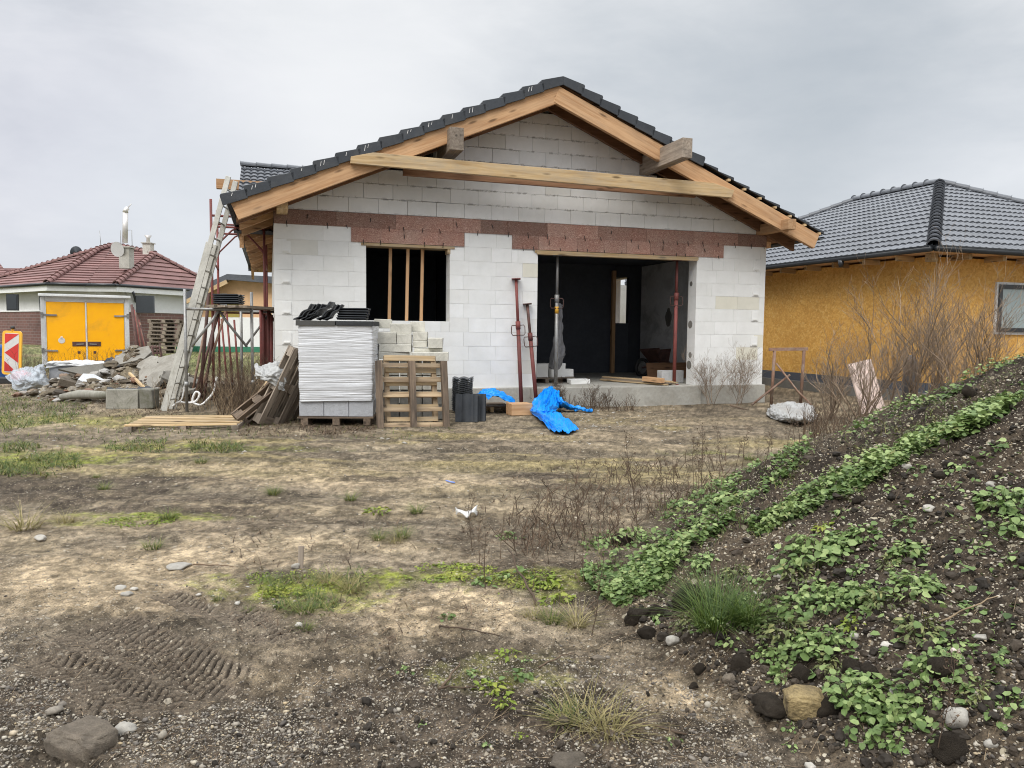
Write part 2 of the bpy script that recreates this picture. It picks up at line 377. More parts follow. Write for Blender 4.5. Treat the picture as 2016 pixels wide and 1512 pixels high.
def npmesh(name, V, Fc, mat, lc=None, tint=None, smooth=True, parent=None, k=3):
    """numpy vertices and an (n,k) face array as one mesh"""
    V = np.asarray(V, np.float32); Fc = np.asarray(Fc, np.int32); k = Fc.shape[1]
    me = bpy.data.meshes.new(name); me.vertices.add(len(V)); me.vertices.foreach_set('co', V.ravel())
    me.loops.add(Fc.size); me.loops.foreach_set('vertex_index', Fc.ravel())
    me.polygons.add(len(Fc)); me.polygons.foreach_set('loop_start', np.arange(0, Fc.size, k, dtype=np.int32))
    me.polygons.foreach_set('use_smooth', np.full(len(Fc), smooth)); me.update(calc_edges=True)
    set_attrs(me, V if lc is None else lc, np.full(len(V), .5) if tint is None else tint)
    me.materials.append(M[mat] if isinstance(mat, str) else mat)
    o = bpy.data.objects.new(name, me); return link(o, parent)
def tag(o, label, cat, group=None, kind=None):
    o['label'] = label; o['category'] = cat; o['kind'] = 'thing'
    if group: o['group'] = group
    if kind: o['kind'] = kind
    return o
def thing(name, label, cat, loc=(0, 0, 0), rot=(0, 0, 0), group=None):
    o = bpy.data.objects.new(name, None); link(o, None, loc); o.rotation_euler = rot if isinstance(rot, tuple) else (0, 0, rot)
    o.empty_display_size = .1
    return tag(o, label, cat, group)
def kids(o): return [c for c in bpy.data.objects if c.parent == o]
def copy_tree(o, parent=None):
    c = o.copy(); COL.objects.link(c)
    if parent is not None: c.parent = parent
    for ch in kids(o): copy_tree(ch, c)
    return c
def put(o, loc, rot=(0, 0, 0), sc=1.0):
    o.location = loc; o.rotation_euler = rot; o.scale = (sc, sc, sc) if isinstance(sc, (int, float)) else sc; return o

# ---------------------------------------------------------------- the ground
def blob(x, y, px, py, rx, ry, seed, ragged=.7):
    """soft irregular patch round the ground point seen at (px,py), radii in metres"""
    c = G(px, py); h = np.hypot((x-c.x)/rx, (y-c.y)/ry); i = np.nonzero(h < 1.2+ragged)[0]; o = np.zeros_like(h)
    o[i] = sst(1.15, .55, h[i]+(fbm(x[i], y[i], 2.2/min(rx, ry), 4, seed)-.5)*ragged*2)
    return o
TRK = [((195, 1228), (455, 1350), .15), ((140, 1245), (420, 1385), .14), ((90, 1300), (330, 1395), .12), ((330, 1165), (480, 1230), .10), ((460, 1190), (540, 1270), .09), ((150, 1400), (250, 1370), .12)]
def tracks(x, y):
    i = np.nonzero((x > -3.6) & (x < -.2) & (y > 1.8) & (y < 4.6))[0]; d0 = np.zeros_like(x); m0 = np.zeros_like(x)
    if len(i): d0[i], m0[i] = tracks_in(x[i], y[i])
    return d0, m0
def tracks_in(x, y):
    dep = np.zeros_like(x); msk = np.zeros_like(x)
    for k, (a, b, hw) in enumerate(TRK):
        A = G(*a); B = G(*b); dx, dy = B.x-A.x, B.y-A.y; L = math.hypot(dx, dy); dx /= L; dy /= L
        wob = (fbm(x, y, 3, 2, 60+k)-.5)*.10
        u = (x-A.x)*dx+(y-A.y)*dy; w = -(x-A.x)*dy+(y-A.y)*dx+wob
        m = sst(hw, hw*.8, np.abs(w))*sst(-.05, .08, u)*sst(L+.05, L-.1, u)*sst(.30, .52, fbm(x, y, 5, 3, 70+k)+.1)
        ph = u/.042+np.abs(w)/.06+1.3*fbm(x, y, 3.5, 2, 75+k)
        lug = sst(.58, .80, np.abs((ph % 1)-.5)*2)
        dep = np.maximum(dep, m*(.006+.015*lug)); msk = np.maximum(msk, m*(.45+.55*lug))
    return dep, msk
def ground_colour(x, y):
    n1 = fbm(x, y, .55, 4, 3); n2 = fbm(x, y, 2.6, 4, 4); n3 = fbm(x, y, 9, 4, 5); n4 = fbm(x*.35+y*.08, y, 2.4, 4, 6)
    L = lambda c: np.array(c)[None, :]
    def mx(c, t, b): return c*(1-t[:, None])+L(b)*t[:, None]
    c = np.tile(L((.165, .135, .097)), (len(x), 1))
    c = mx(c, sst(.42, .62, n1)*.75, (.22, .181, .126)); c = mx(c, sst(.52, .34, n2)*.75, (.105, .084, .060)); c = mx(c, sst(.50, .62, fbm(x, y, 5.5, 4, 16))*.35, (.10, .082, .060))
    c = mx(c, sst(.48, .66, n4)*.55, (.245, .198, .130))
    mid = sst(6.0, 8.0, y)*sst(13, 11, y)
    c = mx(c, mid*sst(.45, .60, fbm(x*.5, y, 1.1, 3, 8))*.7, (.225, .185, .085))     # mossy film on the trampled track
    c = mx(c, mid*sst(.54, .66, fbm(x*.28, y*1.2, 2.2, 4, 9))*.75, (.095, .078, .056))
    # wheel ruts sweeping across the yard
    for k, (yy, am) in enumerate(((9.7, .25), (8.55, .3), (7.5, .2), (6.3, .25), (5.5, .22))):
        line = yy+.06*(x+2)+.035*(x-1)**2*.35+(fbm(x, y, .8, 2, 20+k)-.5)*.7
        c = mx(c, np.minimum(1, sst(.22, .05, np.abs(y-line))*am*sst(.35, .6, n2+.1)*2.6), (.10, .084, .061))
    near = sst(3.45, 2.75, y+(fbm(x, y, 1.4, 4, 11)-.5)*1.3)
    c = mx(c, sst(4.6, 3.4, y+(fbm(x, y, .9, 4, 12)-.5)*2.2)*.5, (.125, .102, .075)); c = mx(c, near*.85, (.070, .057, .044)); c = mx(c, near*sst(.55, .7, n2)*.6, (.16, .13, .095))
    for px, py, rx, ry, a in ((860, 1190, .62, .35, .9), (170, 1150, .75, .55, .8), (300, 1105, .55, .35, .7), (700, 1215, .5, .25, .7), (1430, 1365, .42, .22, .8), (560, 1310, .5, .3, .5), (1180, 1445, .3, .15, .35), (480, 1080, .6, .4, .5), (240, 1030, .7, .4, .4), (700, 950, 1.6, .35, .6), (560, 925, 1.5, .3, .5), (1130, 860, 1.6, .5, .35)):
        c = mx(c, blob(x, y, px, py, rx, ry, int(px))*a, (.30, .238, .158))
    for px, py, rx, ry, a in ((90, 975, 1.3, .55, .95), (30, 945, 1.1, .4, .8), (340, 1005, 1.05, .14, .9), (420, 990, .6, .12, .8), (290, 948, .7, .18, .8), (745, 942, .5, .16, .8), (1085, 938, .45, .16, .95), (1200, 790, .9, .5, .95), (1215, 960, 1.0, .22, .6),
                              (245, 1243, .20, .07, 1), (300, 1290, .24, .07, 1), (330, 1262, .2, .05, .8), (700, 1330, .55, .3, .7), (120, 1330, .5, .4, .75), (760, 1440, .6, .3, .6), (1130, 1400, .35, .2, .9), (1080, 1480, .35, .15, .9), (1090, 1130, .5, .45, .6), (1150, 1080, .8, .8, .5), (900, 870, 2.0, .22, .4), (400, 1200, .6, .35, .5), (640, 1240, .5, .2, .4), (1280, 1440, .35, .2, .7), (1010, 1290, .5, .25, .55)):
        c = mx(c, blob(x, y, px, py, rx, ry, int(px)+3)*a*.9, (.052, .041, .031))
    c = mx(c, blob(x, y, 300, 1270, .95, .5, 5)*.55, (.105, .088, .066))
    for px, py, rx, ry, a in ((600, 1150, .55, .22, .9), (850, 1128, .42, .18, .9), (290, 1020, .7, .18, .75), (200, 1035, .4, .12, .6), (80, 905, 1.2, .5, .8), (640, 1180, .35, .2, .6), (740, 1140, .35, .14, .7), (470, 885, 1.1, .2, .5), (270, 880, .9, .2, .5), (980, 1320, .3, .2, .35), (20, 830, 2.0, .7, .5), (1400, 890, .5, .3, .5), (1080, 1140, .4, .25, .6)):
        c = mx(c, blob(x, y, px, py, rx, ry, int(px)+9)*a*(.35+.65*sst(.4, .6, n3)), (.15, .17, .028))
    far = sst(19, 24, y); c = mx(c, far*.85, (.13, .145, .055)); c = mx(c, far*sst(.55, .7, fbm(x, y, .3, 3, 14))*.7, (.20, .165, .10))
    c = mx(c, sst(-.35, .05, mound_d(x, y))*.8, (.060, .049, .037))
    _, tm = tracks(x, y); c = mx(c, sst(0, .35, tm)*.75, (.125, .102, .078)); c = mx(c, sst(.52, .9, tm)*.92, (.036, .029, .023))
    q = sst(.3, 0, tm); c *= (1+q*.62*(sst(.25, .75, n3)-.5))[:, None]*(1+q*.7*(sst(.25, .75, fbm(x, y, 26, 3, 17))-.5))[:, None]*(1+.22*(sst(.3, .7, fbm(x, y, 4, 3, 18))-.5))[:, None]
    return c
def mound_d(x, y):
    o = np.full(x.shape, -9.0); i = np.nonzero((x > -1.2) & (x < 12) & (y > -1.5) & (y < 12.5))[0]
    if len(i): xx, yy = x[i], y[i]; d = seg_dist(xx, yy, FOOT); o[i] = np.where(inside(xx, yy, FOOT), d, -d)
    return o
def colour_attr(o, c):
    a = o.data.color_attributes.new('Col', 'FLOAT_COLOR', 'POINT'); a.data.foreach_set('color', np.hstack([c, np.ones((len(c), 1))]).astype(np.float32).ravel())
def m_soil(name, specks, grain=130, bs=.6):
    m, nt, b = newmat(name); t = NT(nt)
    c = t.attr('Col').outputs['Color']; pos = t.n('ShaderNodeNewGeometry').outputs['Position']
    n = t.noise(pos, grain, 4, .75); n2 = t.noise(pos, grain*.22, 5, .7)
    c = t.mix(1, c, t.ramp(n, [(.30, (.38, .38, .38)), (.5, (1, 1, 1)), (.70, (1.75, 1.68, 1.56))]), 'MULTIPLY')
    c = t.mix(1, c, t.ramp(n2, [(.3, (.70, .70, .71)), (.7, (1.25, 1.23, 1.20))]), 'MULTIPLY')
    for sc, thr, amt, colr in specks:
        vo = t.n('ShaderNodeTexVoronoi'); t.l(pos, vo.inputs['Vector']); vo.inputs['Scale'].default_value = sc
        s = t.n('ShaderNodeSeparateColor'); t.l(vo.outputs['Color'], s.inputs[0])
        on = t.math('MULTIPLY', t.math('GREATER_THAN', s.outputs[0], thr), t.math('LESS_THAN', vo.outputs['Distance'], .33))
        c = t.mix(t.math('MULTIPLY', on, amt), c, t.mix(s.outputs[1], colr, vmul(colr, .5)))
    t.l(c, b.inputs['Base Color']); b.inputs['Roughness'].default_value = .95; b.inputs['Specular IOR Level'].default_value = .12
    h = t.math('ADD', t.math('MULTIPLY', n, .4), n2)
    t.bump(h, bs, .012, b); return m
M['ground'] = m_soil('dirt_ground', [(55, .86, .85, (.40, .34, .25)), (110, .80, .8, (.36, .31, .24)), (26, .94, .7, (.42, .37, .29)), (70, .88, .8, (.03, .024, .018))])
M['mound'] = m_soil('dark_soil', [(42, .80, .9, (.46, .41, .32)), (85, .70, .85, (.34, .29, .215)), (21, .91, .8, (.42, .37, .27))], 90, .9)

def ground_z(x, y):
    rr = np.hypot(x, y); z = base_z(x, y); nearf = sst(26, 14, rr); gv = sst(4.6, 3.0, y)
    z = z+nearf*((fbm(x, y, 1.3, 3, 30)-.5)*.05+(fbm(x, y, 6, 3, 31)-.5)*.022+(fbm(x, y, 28, 3, 32)-.5)*.010*(1+gv))
    dep, tm = tracks(x, y); z = z+nearf*gv*sst(.2, 0, tm)*np.maximum(fbm(x, y, 55, 2, 33)-.55, 0)*.05; z = z-dep
    z = z-.35*sst(.25, 1.2, mound_d(x, y))
    for k, (yy, am) in enumerate(((9.7, .25), (8.55, .3), (7.5, .2), (6.3, .25), (5.5, .22))):
        line = yy+.06*(x+2)+.035*(x-1)**2*.35+(fbm(x, y, .8, 2, 20+k)-.5)*.7
        z = z-.02*sst(.22, .05, np.abs(y-line))*sst(7, 4, np.abs(x))
    return z
def tz(x, y, m=True):
    x = np.array([float(x)]); y = np.array([float(y)]); z = ground_z(x, y)
    if m: z = np.maximum(z, mound_z(x, y))
    return float(z[0])
def build_ground():
    az = np.concatenate([np.linspace(-180, -60, 40)[:-1], np.linspace(-60, -36, 70)[:-1], np.linspace(-36, 36, 1150)[:-1], np.linspace(36, 60, 70)[:-1], np.linspace(60, 180, 40)])
    ypx = np.arange(520, 75, -.85); r1 = 757*1.4/ypx
    r = np.concatenate([np.linspace(.15, r1[0], 22)[:-1], r1, np.geomspace(r1[-1], 130, 110)[1:], np.geomspace(130, 6000, 14)[1:]])
    A, Rr = np.meshgrid(np.radians(az), r); x = (np.sin(A)*Rr).ravel(); y = (np.cos(A)*Rr).ravel()
    z = ground_z(x, y)
    nr, na = A.shape
    i = np.arange(nr-1)[:, None]*na+np.arange(na-1)[None, :]; i = i.ravel()
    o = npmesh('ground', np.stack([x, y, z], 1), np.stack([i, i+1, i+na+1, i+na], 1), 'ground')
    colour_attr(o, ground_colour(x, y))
    tag(o, 'trampled brown dirt yard with dark patches and tyre tracks', 'ground', kind='structure')
build_ground()

def build_mound():
    # denser towards the camera so the crumbly surface holds up in the foreground
    xs = np.concatenate([np.arange(.1, 4.6, .0125), np.arange(4.6, 10.6, .06)]); ys = np.concatenate([np.arange(.2, 1.6, .05), np.arange(1.6, 5, .0125), np.arange(5, 11.2, .02)])
    X, Y = np.meshgrid(xs, ys); x = X.ravel(); y = Y.ravel(); z = mound_z(x, y)
    d = mound_d(x, y)
    n1 = fbm(x, y, 3, 4, 50); n2 = fbm(x, y, 14, 4, 51); n0 = fbm(x, y, 1.0, 3, 52)
    c = np.tile(np.array((.046, .036, .027))[None, :], (len(x), 1))
    def mx(t, b):
        nonlocal c; c = c*(1-t[:, None])+np.array(b)[None, :]*t[:, None]
    mx(sst(.45, .62, n1)*.6, (.082, .065, .047)); mx(sst(.52, .38, n2)*.7, (.020, .016, .013)); mx(sst(.5, .66, n0)*.5, (.105, .083, .058))
    mx(sst(.25, -.1, d)*.5, (.12, .095, .066))
    nr, na = X.shape; i = (np.arange(nr-1)[:, None]*na+np.arange(na-1)[None, :]).ravel()
    keep = (d > -.75)[i]; i = i[keep]
    Fc = np.stack([i, i+1, i+na+1, i+na], 1); used = np.unique(Fc); remap = np.zeros(len(x), np.int64); remap[used] = np.arange(len(used))
    o = npmesh('soil_mound', np.stack([x, y, z], 1)[used], remap[Fc], 'mound'); colour_attr(o, c[used])
    tag(o, 'large heap of dark stony soil overgrown with green weeds', 'soil mound', kind='structure')
build_mound()

# ---------------------------------------------------------------- tiled roof planes
def tiled(mb, poly, course=.33, th=.03, wave=.03, period=.15, ns=6, tint=None):
    """rows of wavy tiles over a planar polygon, each row lapping the one below; the polygon's plane is the underside of the tiles"""
    P = [Vector(p) for p in poly]; n = Vector((0, 0, 0))
    for i in range(1, len(P)-1): n += (P[i]-P[0]).cross(P[i+1]-P[0])
    n.normalize(); n = -n if n.z < 0 else n
    hx = Vector((0, 0, 1)).cross(n).normalized(); sd = n.cross(hx)
    if sd.z < 0: sd = -sd
    O = P[0]; q = [((p-O).dot(hx), (p-O).dot(sd)) for p in P]
    tmin = min(b for a, b in q); tmax = max(b for a, b in q)
    def rng_at(t):
        t = min(max(t, tmin+1e-4), tmax-1e-4); xs = []
        for i in range(len(q)):
            (a0, b0), (a1, b1) = q[i], q[(i+1) % len(q)]
            if (b0-t)*(b1-t) <= 0 and abs(b1-b0) > 1e-6: xs.append(a0+(a1-a0)*(t-b0)/(b1-b0))
        return (min(xs), max(xs)) if xs else None
    K = max(1, round((tmax-tmin)/course)); ch = (tmax-tmin)/K; ds = period/ns if wave else period*2
    for k in range(K):
        t0 = tmin+k*ch; t1 = t0+ch; r0 = rng_at(t0); r1 = rng_at(t1)
        if not r0 or not r1: continue
        a = min(r0[0], r1[0]); b = max(r0[1], r1[1]); m = int((b-a)/ds)+2; vs = []; lc = []
        sh = random.random()*9
        for j in range(m+1):
            s = a+(b-a)*j/m
            for t, rr, hgt in ((t0, r0, -.01), (t0, r0, th), (t1, r1, .002)):
                ss = min(max(s, rr[0]), rr[1])
                w = wave*abs(math.cos(math.pi*ss/period))**.8 if wave else 0
                vs.append(O+hx*ss+sd*t+n*(hgt+(w if hgt > -.005 else 0))); lc.append((ss+sh, t*.7+sh, 0))
        fs = []
        for j in range(m):
            e = 3*j; fs += [(e, e+3, e+4, e+1), (e+1, e+4, e+5, e+2)]
        kt = random.randrange(9999); base_t = random.uniform(.3, .7)
        tl_ = [min(1, max(0, base_t+((hash((int(v_[0]//(period*2)), kt)) % 1000)/1000-.5)*.7)) for v_ in lc for _ in '1'] if tint is None else tint
        mb.add(vs, fs, lc, tl_, False)
def caps(mb, p0, p1, step=.36, r=.11, n=8):
    """overlapping half round ridge tiles from p0 (low) to p1 (high)"""
    p0 = Vector(p0); p1 = Vector(p1); L = (p1-p0).length; K = max(1, round(L/step)); x = (p1-p0)/L
    y = Vector((0, 0, 1)).cross(x).normalized(); z = x.cross(y)
    for k in range(K):
        a = p0+x*(k*L/K-.03); b = p0+x*((k+1)*L/K); vs = []
        for c, rr, dz in ((a, r*1.12, .03), (a, r*.95, .015), (b, r*.9, .0)):
            for j in range(n+1):
                w = math.pi*(j/n*1.12-.06); vs.append(c+y*math.cos(w)*rr+z*(math.sin(w)*rr*.9+dz-.02))
        m = n+1; mb.add(vs, [(i*m+j, i*m+j+1, (i+1)*m+j+1, (i+1)*m+j) for i in range(2) for j in range(n)], None, random.uniform(.3, .8), False)

# ================================================================ the unfinished house
UR = W/2
house = thing('unfinished_house', 'unplastered white block house with raw timber gable and open garage', 'house', (HX, HY, 0), YAW)
ZT = lambda u: 5.60-.4325*abs(u-UR)               # top edge of the barge boards
def clip_line(poly, f):
    out = []
    for i in range(len(poly)):
        p, q = poly[i], poly[(i+1) % len(poly)]; a, b = f(p), f(q)
        if a >= 0: out.append(p)
        if a*b < 0: t = a/(a-b); out.append((p[0]+(q[0]-p[0])*t, p[1]+(q[1]-p[1])*t))
    return out
WIN = (1.495, 2.945, 1.545, 2.86); GAR = (4.58, 7.85, SL, 2.86)
HOLES = [WIN, GAR, (1.24, 3.21, 2.835, 3.12), (4.08, 8.44, 2.835, 3.12)]
def cut(r, h):
    u0, u1, z0, z1 = r; a, b, c, d = h
    if a >= u1 or b <= u0 or c >= z1 or d <= z0: return [r]
    o = []
    if u0 < a: o.append((u0, a, z0, z1))
    if b < u1: o.append((b, u1, z0, z1))
    m0, m1 = max(u0, a), min(u1, b)
    if z0 < c: o.append((m0, m1, z0, c))
    if d < z1: o.append((m0, m1, d, z1))
    return o
def front_wall():
    mb = MB(); back = MB()
    def blk(poly, tn):
        if len(poly) < 3: return
        g = random.choice((.0015, .002, .0026)) if poly[0][1] < 3.3 else random.choice((.0014, .002, .003, .0045)); cu = sum(p[0] for p in poly)/len(poly); cz = sum(p[1] for p in poly)/len(poly)
        poly = [(p[0]-math.copysign(min(g, abs(p[0]-cu)), p[0]-cu), p[1]-math.copysign(min(g, abs(p[1]-cz)), p[1]-cz)) for p in poly]
        dv = random.uniform(0, .004); mb.prism(poly, dv, .30, tn)
    for k in range(11):
        z0 = SL+.25*k*2.75/2.75; z1 = z0+.25
        off = (.20 if k % 2 else .45)
        us = [0.0]+[off+.5*i for i in range(20) if off+.5*i < W-.08]+[W]
        if k % 2 == 0: us = [0.0]+[.29]+[.29+.5*i for i in range(1, 20) if .29+.5*i < W-.1]+[W]
        for a, b in zip(us, us[1:]):
            rs = [(a, b, z0, min(z1, 3.11))]
            for h in HOLES: rs = [q for r in rs for q in cut(r, h)]
            tn = random.random()*.62 if random.random() < .80 else random.uniform(.62, 1)
            for r in rs:
                if r[1]-r[0] > .015 and r[3]-r[2] > .012: blk([(r[0], r[2]), (r[1], r[2]), (r[1], r[3]), (r[0], r[3])], tn)
    for k in range(9):
        z0 = 3.35+.25*k; z1 = z0+.25; off = (.202 if k % 2 == 0 else .45)
        us = [0.0]+[off+.5*i for i in range(20) if off+.5*i < W]+[W]
        for a, b in zip(us, us[1:]):
            if z0 > 4.05 and (b < 3.02 or a > 6.6): continue
            if k == 2 and b < 1.3: continue
            poly = clip_line([(a, z0), (b, z0), (b, z1), (a, z1)], lambda p: ZT(p[0])-.20-p[1])
            if len(poly) >= 3 and max(p[1] for p in poly)-z0 > .02: blk(poly, random.random()*.6 if random.random() < .85 else random.uniform(.62, .85))
    # mortar and adhesive seen in the joints
    for r in [q for q in cut((.004, W-.004, SL, 3.10), (WIN[0]-.004, WIN[1]+.004, WIN[2], WIN[3]))]:
        for q in cut(r, (GAR[0]-.004, GAR[1]+.004, SL-1, GAR[3])):
            for h in HOLES[2:]:
                pass
            back.box(((q[0]+q[1])/2, .153, (q[2]+q[3])/2), (q[1]-q[0], .29, q[3]-q[2]))
    w = mb.build('front_wall', 'block', house)
    back.build('joint_mortar', 'mortar', w)
    # grip pockets of the corner blocks
    for k in range(1, 10, 2):
        for u in (.19, W-.22):
            if u > 5 and k < 2: continue
            z = SL+.25*k+.12
            pk = MB(); pk.prism([(u-.075, z-.10), (u+.075, z-.10), (u+.075, z+.10), (u-.075, z+.10)], -.010, .002, .3); pk.prism([(u-.05, z-.082), (u+.05, z-.082), (u+.05, z-.058), (u-.05, z-.058)], -.024, -.0102, .8); pk.build('grip_pocket', 'block', w)
front_wall()
def herak_part(name, u0, u1, z0, z1):
    mb = MB(); u = u0
    while u < u1-.05:
        n = min(random.choice((.5, .75, 1.0)), u1-u)
        if u1-u-n < .2: n = u1-u
        mb.box((u+n/2, .10, (z0+z1)/2), (n-.004, .22, z1-z0), tint=random.random()); u += n
    o = mb.build(name, 'herak', house)
    u = u0+.2
    while u < u1:
        a = random.uniform(-.6, .6); h = random.uniform(.05, .09); zz = z0+random.choice((0, 0, 0, .13))
        MB().tube([(u, -.012, zz+h*.6), (u+a*.04, -.03, zz-h*.55)], .006, 5).build('tie_wire', 'wire', o); u += random.uniform(.2, .42)
herak_part('ring_beam', 0, W, 3.105, 3.345)
herak_part('lintel', 1.245, 3.205, 2.862, 3.103); herak_part('lintel', 4.085, 8.435, 2.862, 3.103)
mb = MB(); mb.box((2.22, .17, 2.83), (1.62, .36, .045)); mb.box((2.93, .10, 2.77), (.05, .2, .09)); mb.build('formwork_board', 'wood_board', house)
mb = MB(); mb.box((6.2, .17, 2.828), (3.36, .36, .05)); mb.box((6.2, -.022, 2.815), (3.3, .025, .07)); mb.build('formwork_board', 'wood_board', house)
for u in (1.93, 2.235, 2.495):
    mb = MB(); mb.beam((u-.012, .24, 1.55), (u+.012, .24, 2.806), .052, .04, up=(0, 1, 0)); mb.build('window_stud', 'wood_new', house)
# shell behind the front: side and rear walls, floor slab, inner walls
mb = MB(); mb.box((W/2, 6.45, SL-.30), (W+.10, 13.0, .598)); mb.box((6.2, -.07, SL-.30), (3.5, .10, .59)); mb.build('foundation_slab', 'concrete', house, bevel=.01)
mb = MB(); mb.box((.15, 6.65, 1.73), (.30, 12.7, 2.75)); mb.build('side_wall', 'block', house)
mb = MB()
for a, b, z0, z1 in ((.3, 4.8, SL, 3.1), (6.7, 13, SL, 3.1), (4.7, 6.7, SL, 1.20), (4.7, 6.7, 2.85, 3.1)): mb.box((W-.15, (a+b)/2, (z0+z1)/2), (.30, b-a, z1-z0))
mb.build('side_wall', 'block', house)
bh = F(1225, 600, 7.4); sk = F(1237, 600, 12.9)
mb = MB()
for a, b, z0, z1 in ((.3, sk[0]-.19, SL, 3.1), (sk[0]+.35, W-.3, SL, 3.1), (sk[0]-.19, sk[0]+.35, SL, 1.2), (sk[0]-.19, sk[0]+.35, 2.9, 3.1)): mb.box(((a+b)/2, 12.85, (z0+z1)/2), (b-a, .3, z1-z0))
mb.build('rear_wall', 'block', house)
mb = MB()
lo, hi = F(1209, 636, 4.5), F(1239, 546, 4.5)
for a, b, z0, z1 in ((3.8, lo[0], SL, 3.1), (hi[0], W-.302, SL, 3.1), (lo[0], hi[0], SL, lo[1]), (lo[0], hi[0], hi[1], 3.1)): mb.box(((a+b)/2, 4.58, (z0+z1)/2), (b-a, .15, z1-z0))
mb.box((3.72, 2.4, 1.7), (.15, 4.2, 2.75)); mb.box((1.95, 4.4, 1.7), (3.3, .15, 2.75)); mb.box((.33, 2.4, 1.7), (.05, 4, 2.75)); mb.build('dark_shade_wall', 'foil_and_shade', house)  # dark back wall, plus left room walls coloured near black for its shade
mb = MB(); mb.box((9.01, 2.38, 1.7), (.18, 4.12, 2.68)); mb.build('garage_side_wall', 'inner_wall', house)
mb = MB()
for z, s in ((2.35, .10), (1.55, .16), (.95, .12), (.75, .18)): mb.disc((7.855, .17+random.uniform(-.03, .03), z), (1, 0, 0), s/2, .012, 9)
st = F(1283, 620, 3.5)
for dz, s in ((0, .16), (-.12, .11), (.15, .07)): mb.disc((8.917, 3.0, 1.75+dz), (1, 0, 0), s, .012, 9)
mb.build('adhesive_smear', 'concrete_dark', house)
mb = MB(); mb.box((W/2, 6.6, 3.075), (W-.62, 12.1, .05)); mb.box((W/2, .95, 3.0), (W-.62, 1.2, .07)); mb.build('dark_ceiling', 'foil_and_shade', house)  # ceiling coloured near black in place of indoor shade
mb = MB(); P = F(1206, 680, 4.3); mb.beam((P[0], 4.3, SL), (P[0], 4.3, 2.9), .09, .09); mb.build('timber_post', 'wood_new', house)
# ---------------- roof timber
def roofline(u0, u1, v0, v1, dz0, dz1, mat, name):
    mb = MB()
    mb.prism([(u0, ZT(u0)+dz0), (u1, ZT(u1)+dz0), (u1, ZT(u1)+dz1), (u0, ZT(u0)+dz1)], v0, v1); return mb.build(name, mat, house)
def barge(u0, u1, v0, v1, hgt, mat, dz=0):
    # a board with square-cut ends following the slope, grain along it
    mb = MB(); a = Vector((u0, (v0+v1)/2, ZT(u0)+dz-hgt/2)); b = Vector((u1, (v0+v1)/2, ZT(u1)+dz-hgt/2))
    mb.beam(a, b, abs(v1-v0), hgt*.918, up=(0, 0, 1), tint=.6); return mb
o = barge(-.57, UR-.002, -.78, -.70, .31, 0).build('barge_board', 'wood_new', house, bevel=.004)
o = barge(UR-.10, 9.985, -.785, -.705, .31, 0).build('barge_board', 'wood_new', house, bevel=.004)
for a, b in ((-.57, UR), (UR, 9.985)):
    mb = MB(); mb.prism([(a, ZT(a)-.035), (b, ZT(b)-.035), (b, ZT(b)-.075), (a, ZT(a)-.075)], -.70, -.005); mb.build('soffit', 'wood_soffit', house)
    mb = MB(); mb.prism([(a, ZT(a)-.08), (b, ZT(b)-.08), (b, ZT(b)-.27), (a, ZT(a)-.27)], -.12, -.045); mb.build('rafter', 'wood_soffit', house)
# overhang rafters and boards along the left eave
for k in range(11):
    v = .75+k*1.0; mb = MB()
    if v < 11: mb.prism([(-.55, ZT(-.55)-.08), (.0, ZT(0)-.08), (.0, ZT(0)-.26), (-.55, ZT(-.55)-.26)], v, v+.08).build('eave_rafter', 'wood_new', house)
for k in range(11):
    v = .75+k*1.0; mb = MB()
    if v < 11: mb.prism([(9.42, ZT(9.42)-.08), (9.93, ZT(9.93)-.08), (9.93, ZT(9.93)-.26), (9.42, ZT(9.42)-.26)], v, v+.08).build('eave_rafter', 'wood_new', house)
mb = MB(); cl0 = F(690, 318, -.82); cl1 = F(1444, 368, -.82)
zc0, zc1 = 4.145, 4.13
vs = [F(x_, y_, -.87) for x_, y_ in ((690, 321), (1440, 389), (1446, 375), (1405, 360), (735, 300), (691, 308))]
mb.prism(vs, -.87, -.79); mb.build('collar_beam', 'wood_board', house, bevel=.004)
mb = MB(); mb.beam((2.05, -.45, 4.03), (7.5, -.45, 4.0), .08, .20); mb.build('collar_beam', 'wood_soffit', house)  # rear twin of the beam, its shade put into the darker timber
zpl = 4.60
mb = MB(); mb.beam((2.83, -.98, 4.47), (2.83, .6, 4.47), .23, .36); mb.build('purlin', 'wood_grey', house, bevel=.006)
mb = MB(); mb.beam((6.67, -1.58, 4.50), (6.67, .6, 4.50), .19, .33); mb.build('purlin', 'wood_grey', house, bevel=.006)
mb = MB(); q_ = F(556, 397, -.64); mb.beam((q_[0], -.64, q_[1]), (q_[0], .4, q_[1]), .17, .22); mb.build('wall_plate', 'wood_board', house, bevel=.005)
mb = MB(); mb.beam((9.25, -1.0, 3.435), (9.25, .4, 3.435), .17, .19); mb.beam((9.46, -.02, 3.16), (9.46, 1.2, 3.16), .10, .12); mb.build('wall_plate', 'wood_new', house, bevel=.005)
# roof boarding down the length of the house, rear gable closing the attic
mb = MB()
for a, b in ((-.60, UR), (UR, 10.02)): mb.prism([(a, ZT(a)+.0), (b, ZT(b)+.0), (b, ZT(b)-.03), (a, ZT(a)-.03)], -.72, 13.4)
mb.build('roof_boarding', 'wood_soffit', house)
mb = MB(); mb.prism([(.02, 3.1), (W-.02, 3.1), (W-.02, ZT(W)-.1), (UR, ZT(UR)-.1), (.02, ZT(0)-.1)], 12.7, 13.0); mb.prism([(.1, 3.36), (W-.1, 3.36), (W-.1, 3.4), (UR, 5.3), (.1, 3.4)], .36, .40); mb.build('rear_gable_attic_shade', 'foil_and_shade', house)  # rear gable, and an added black sheet behind the front one as attic shade
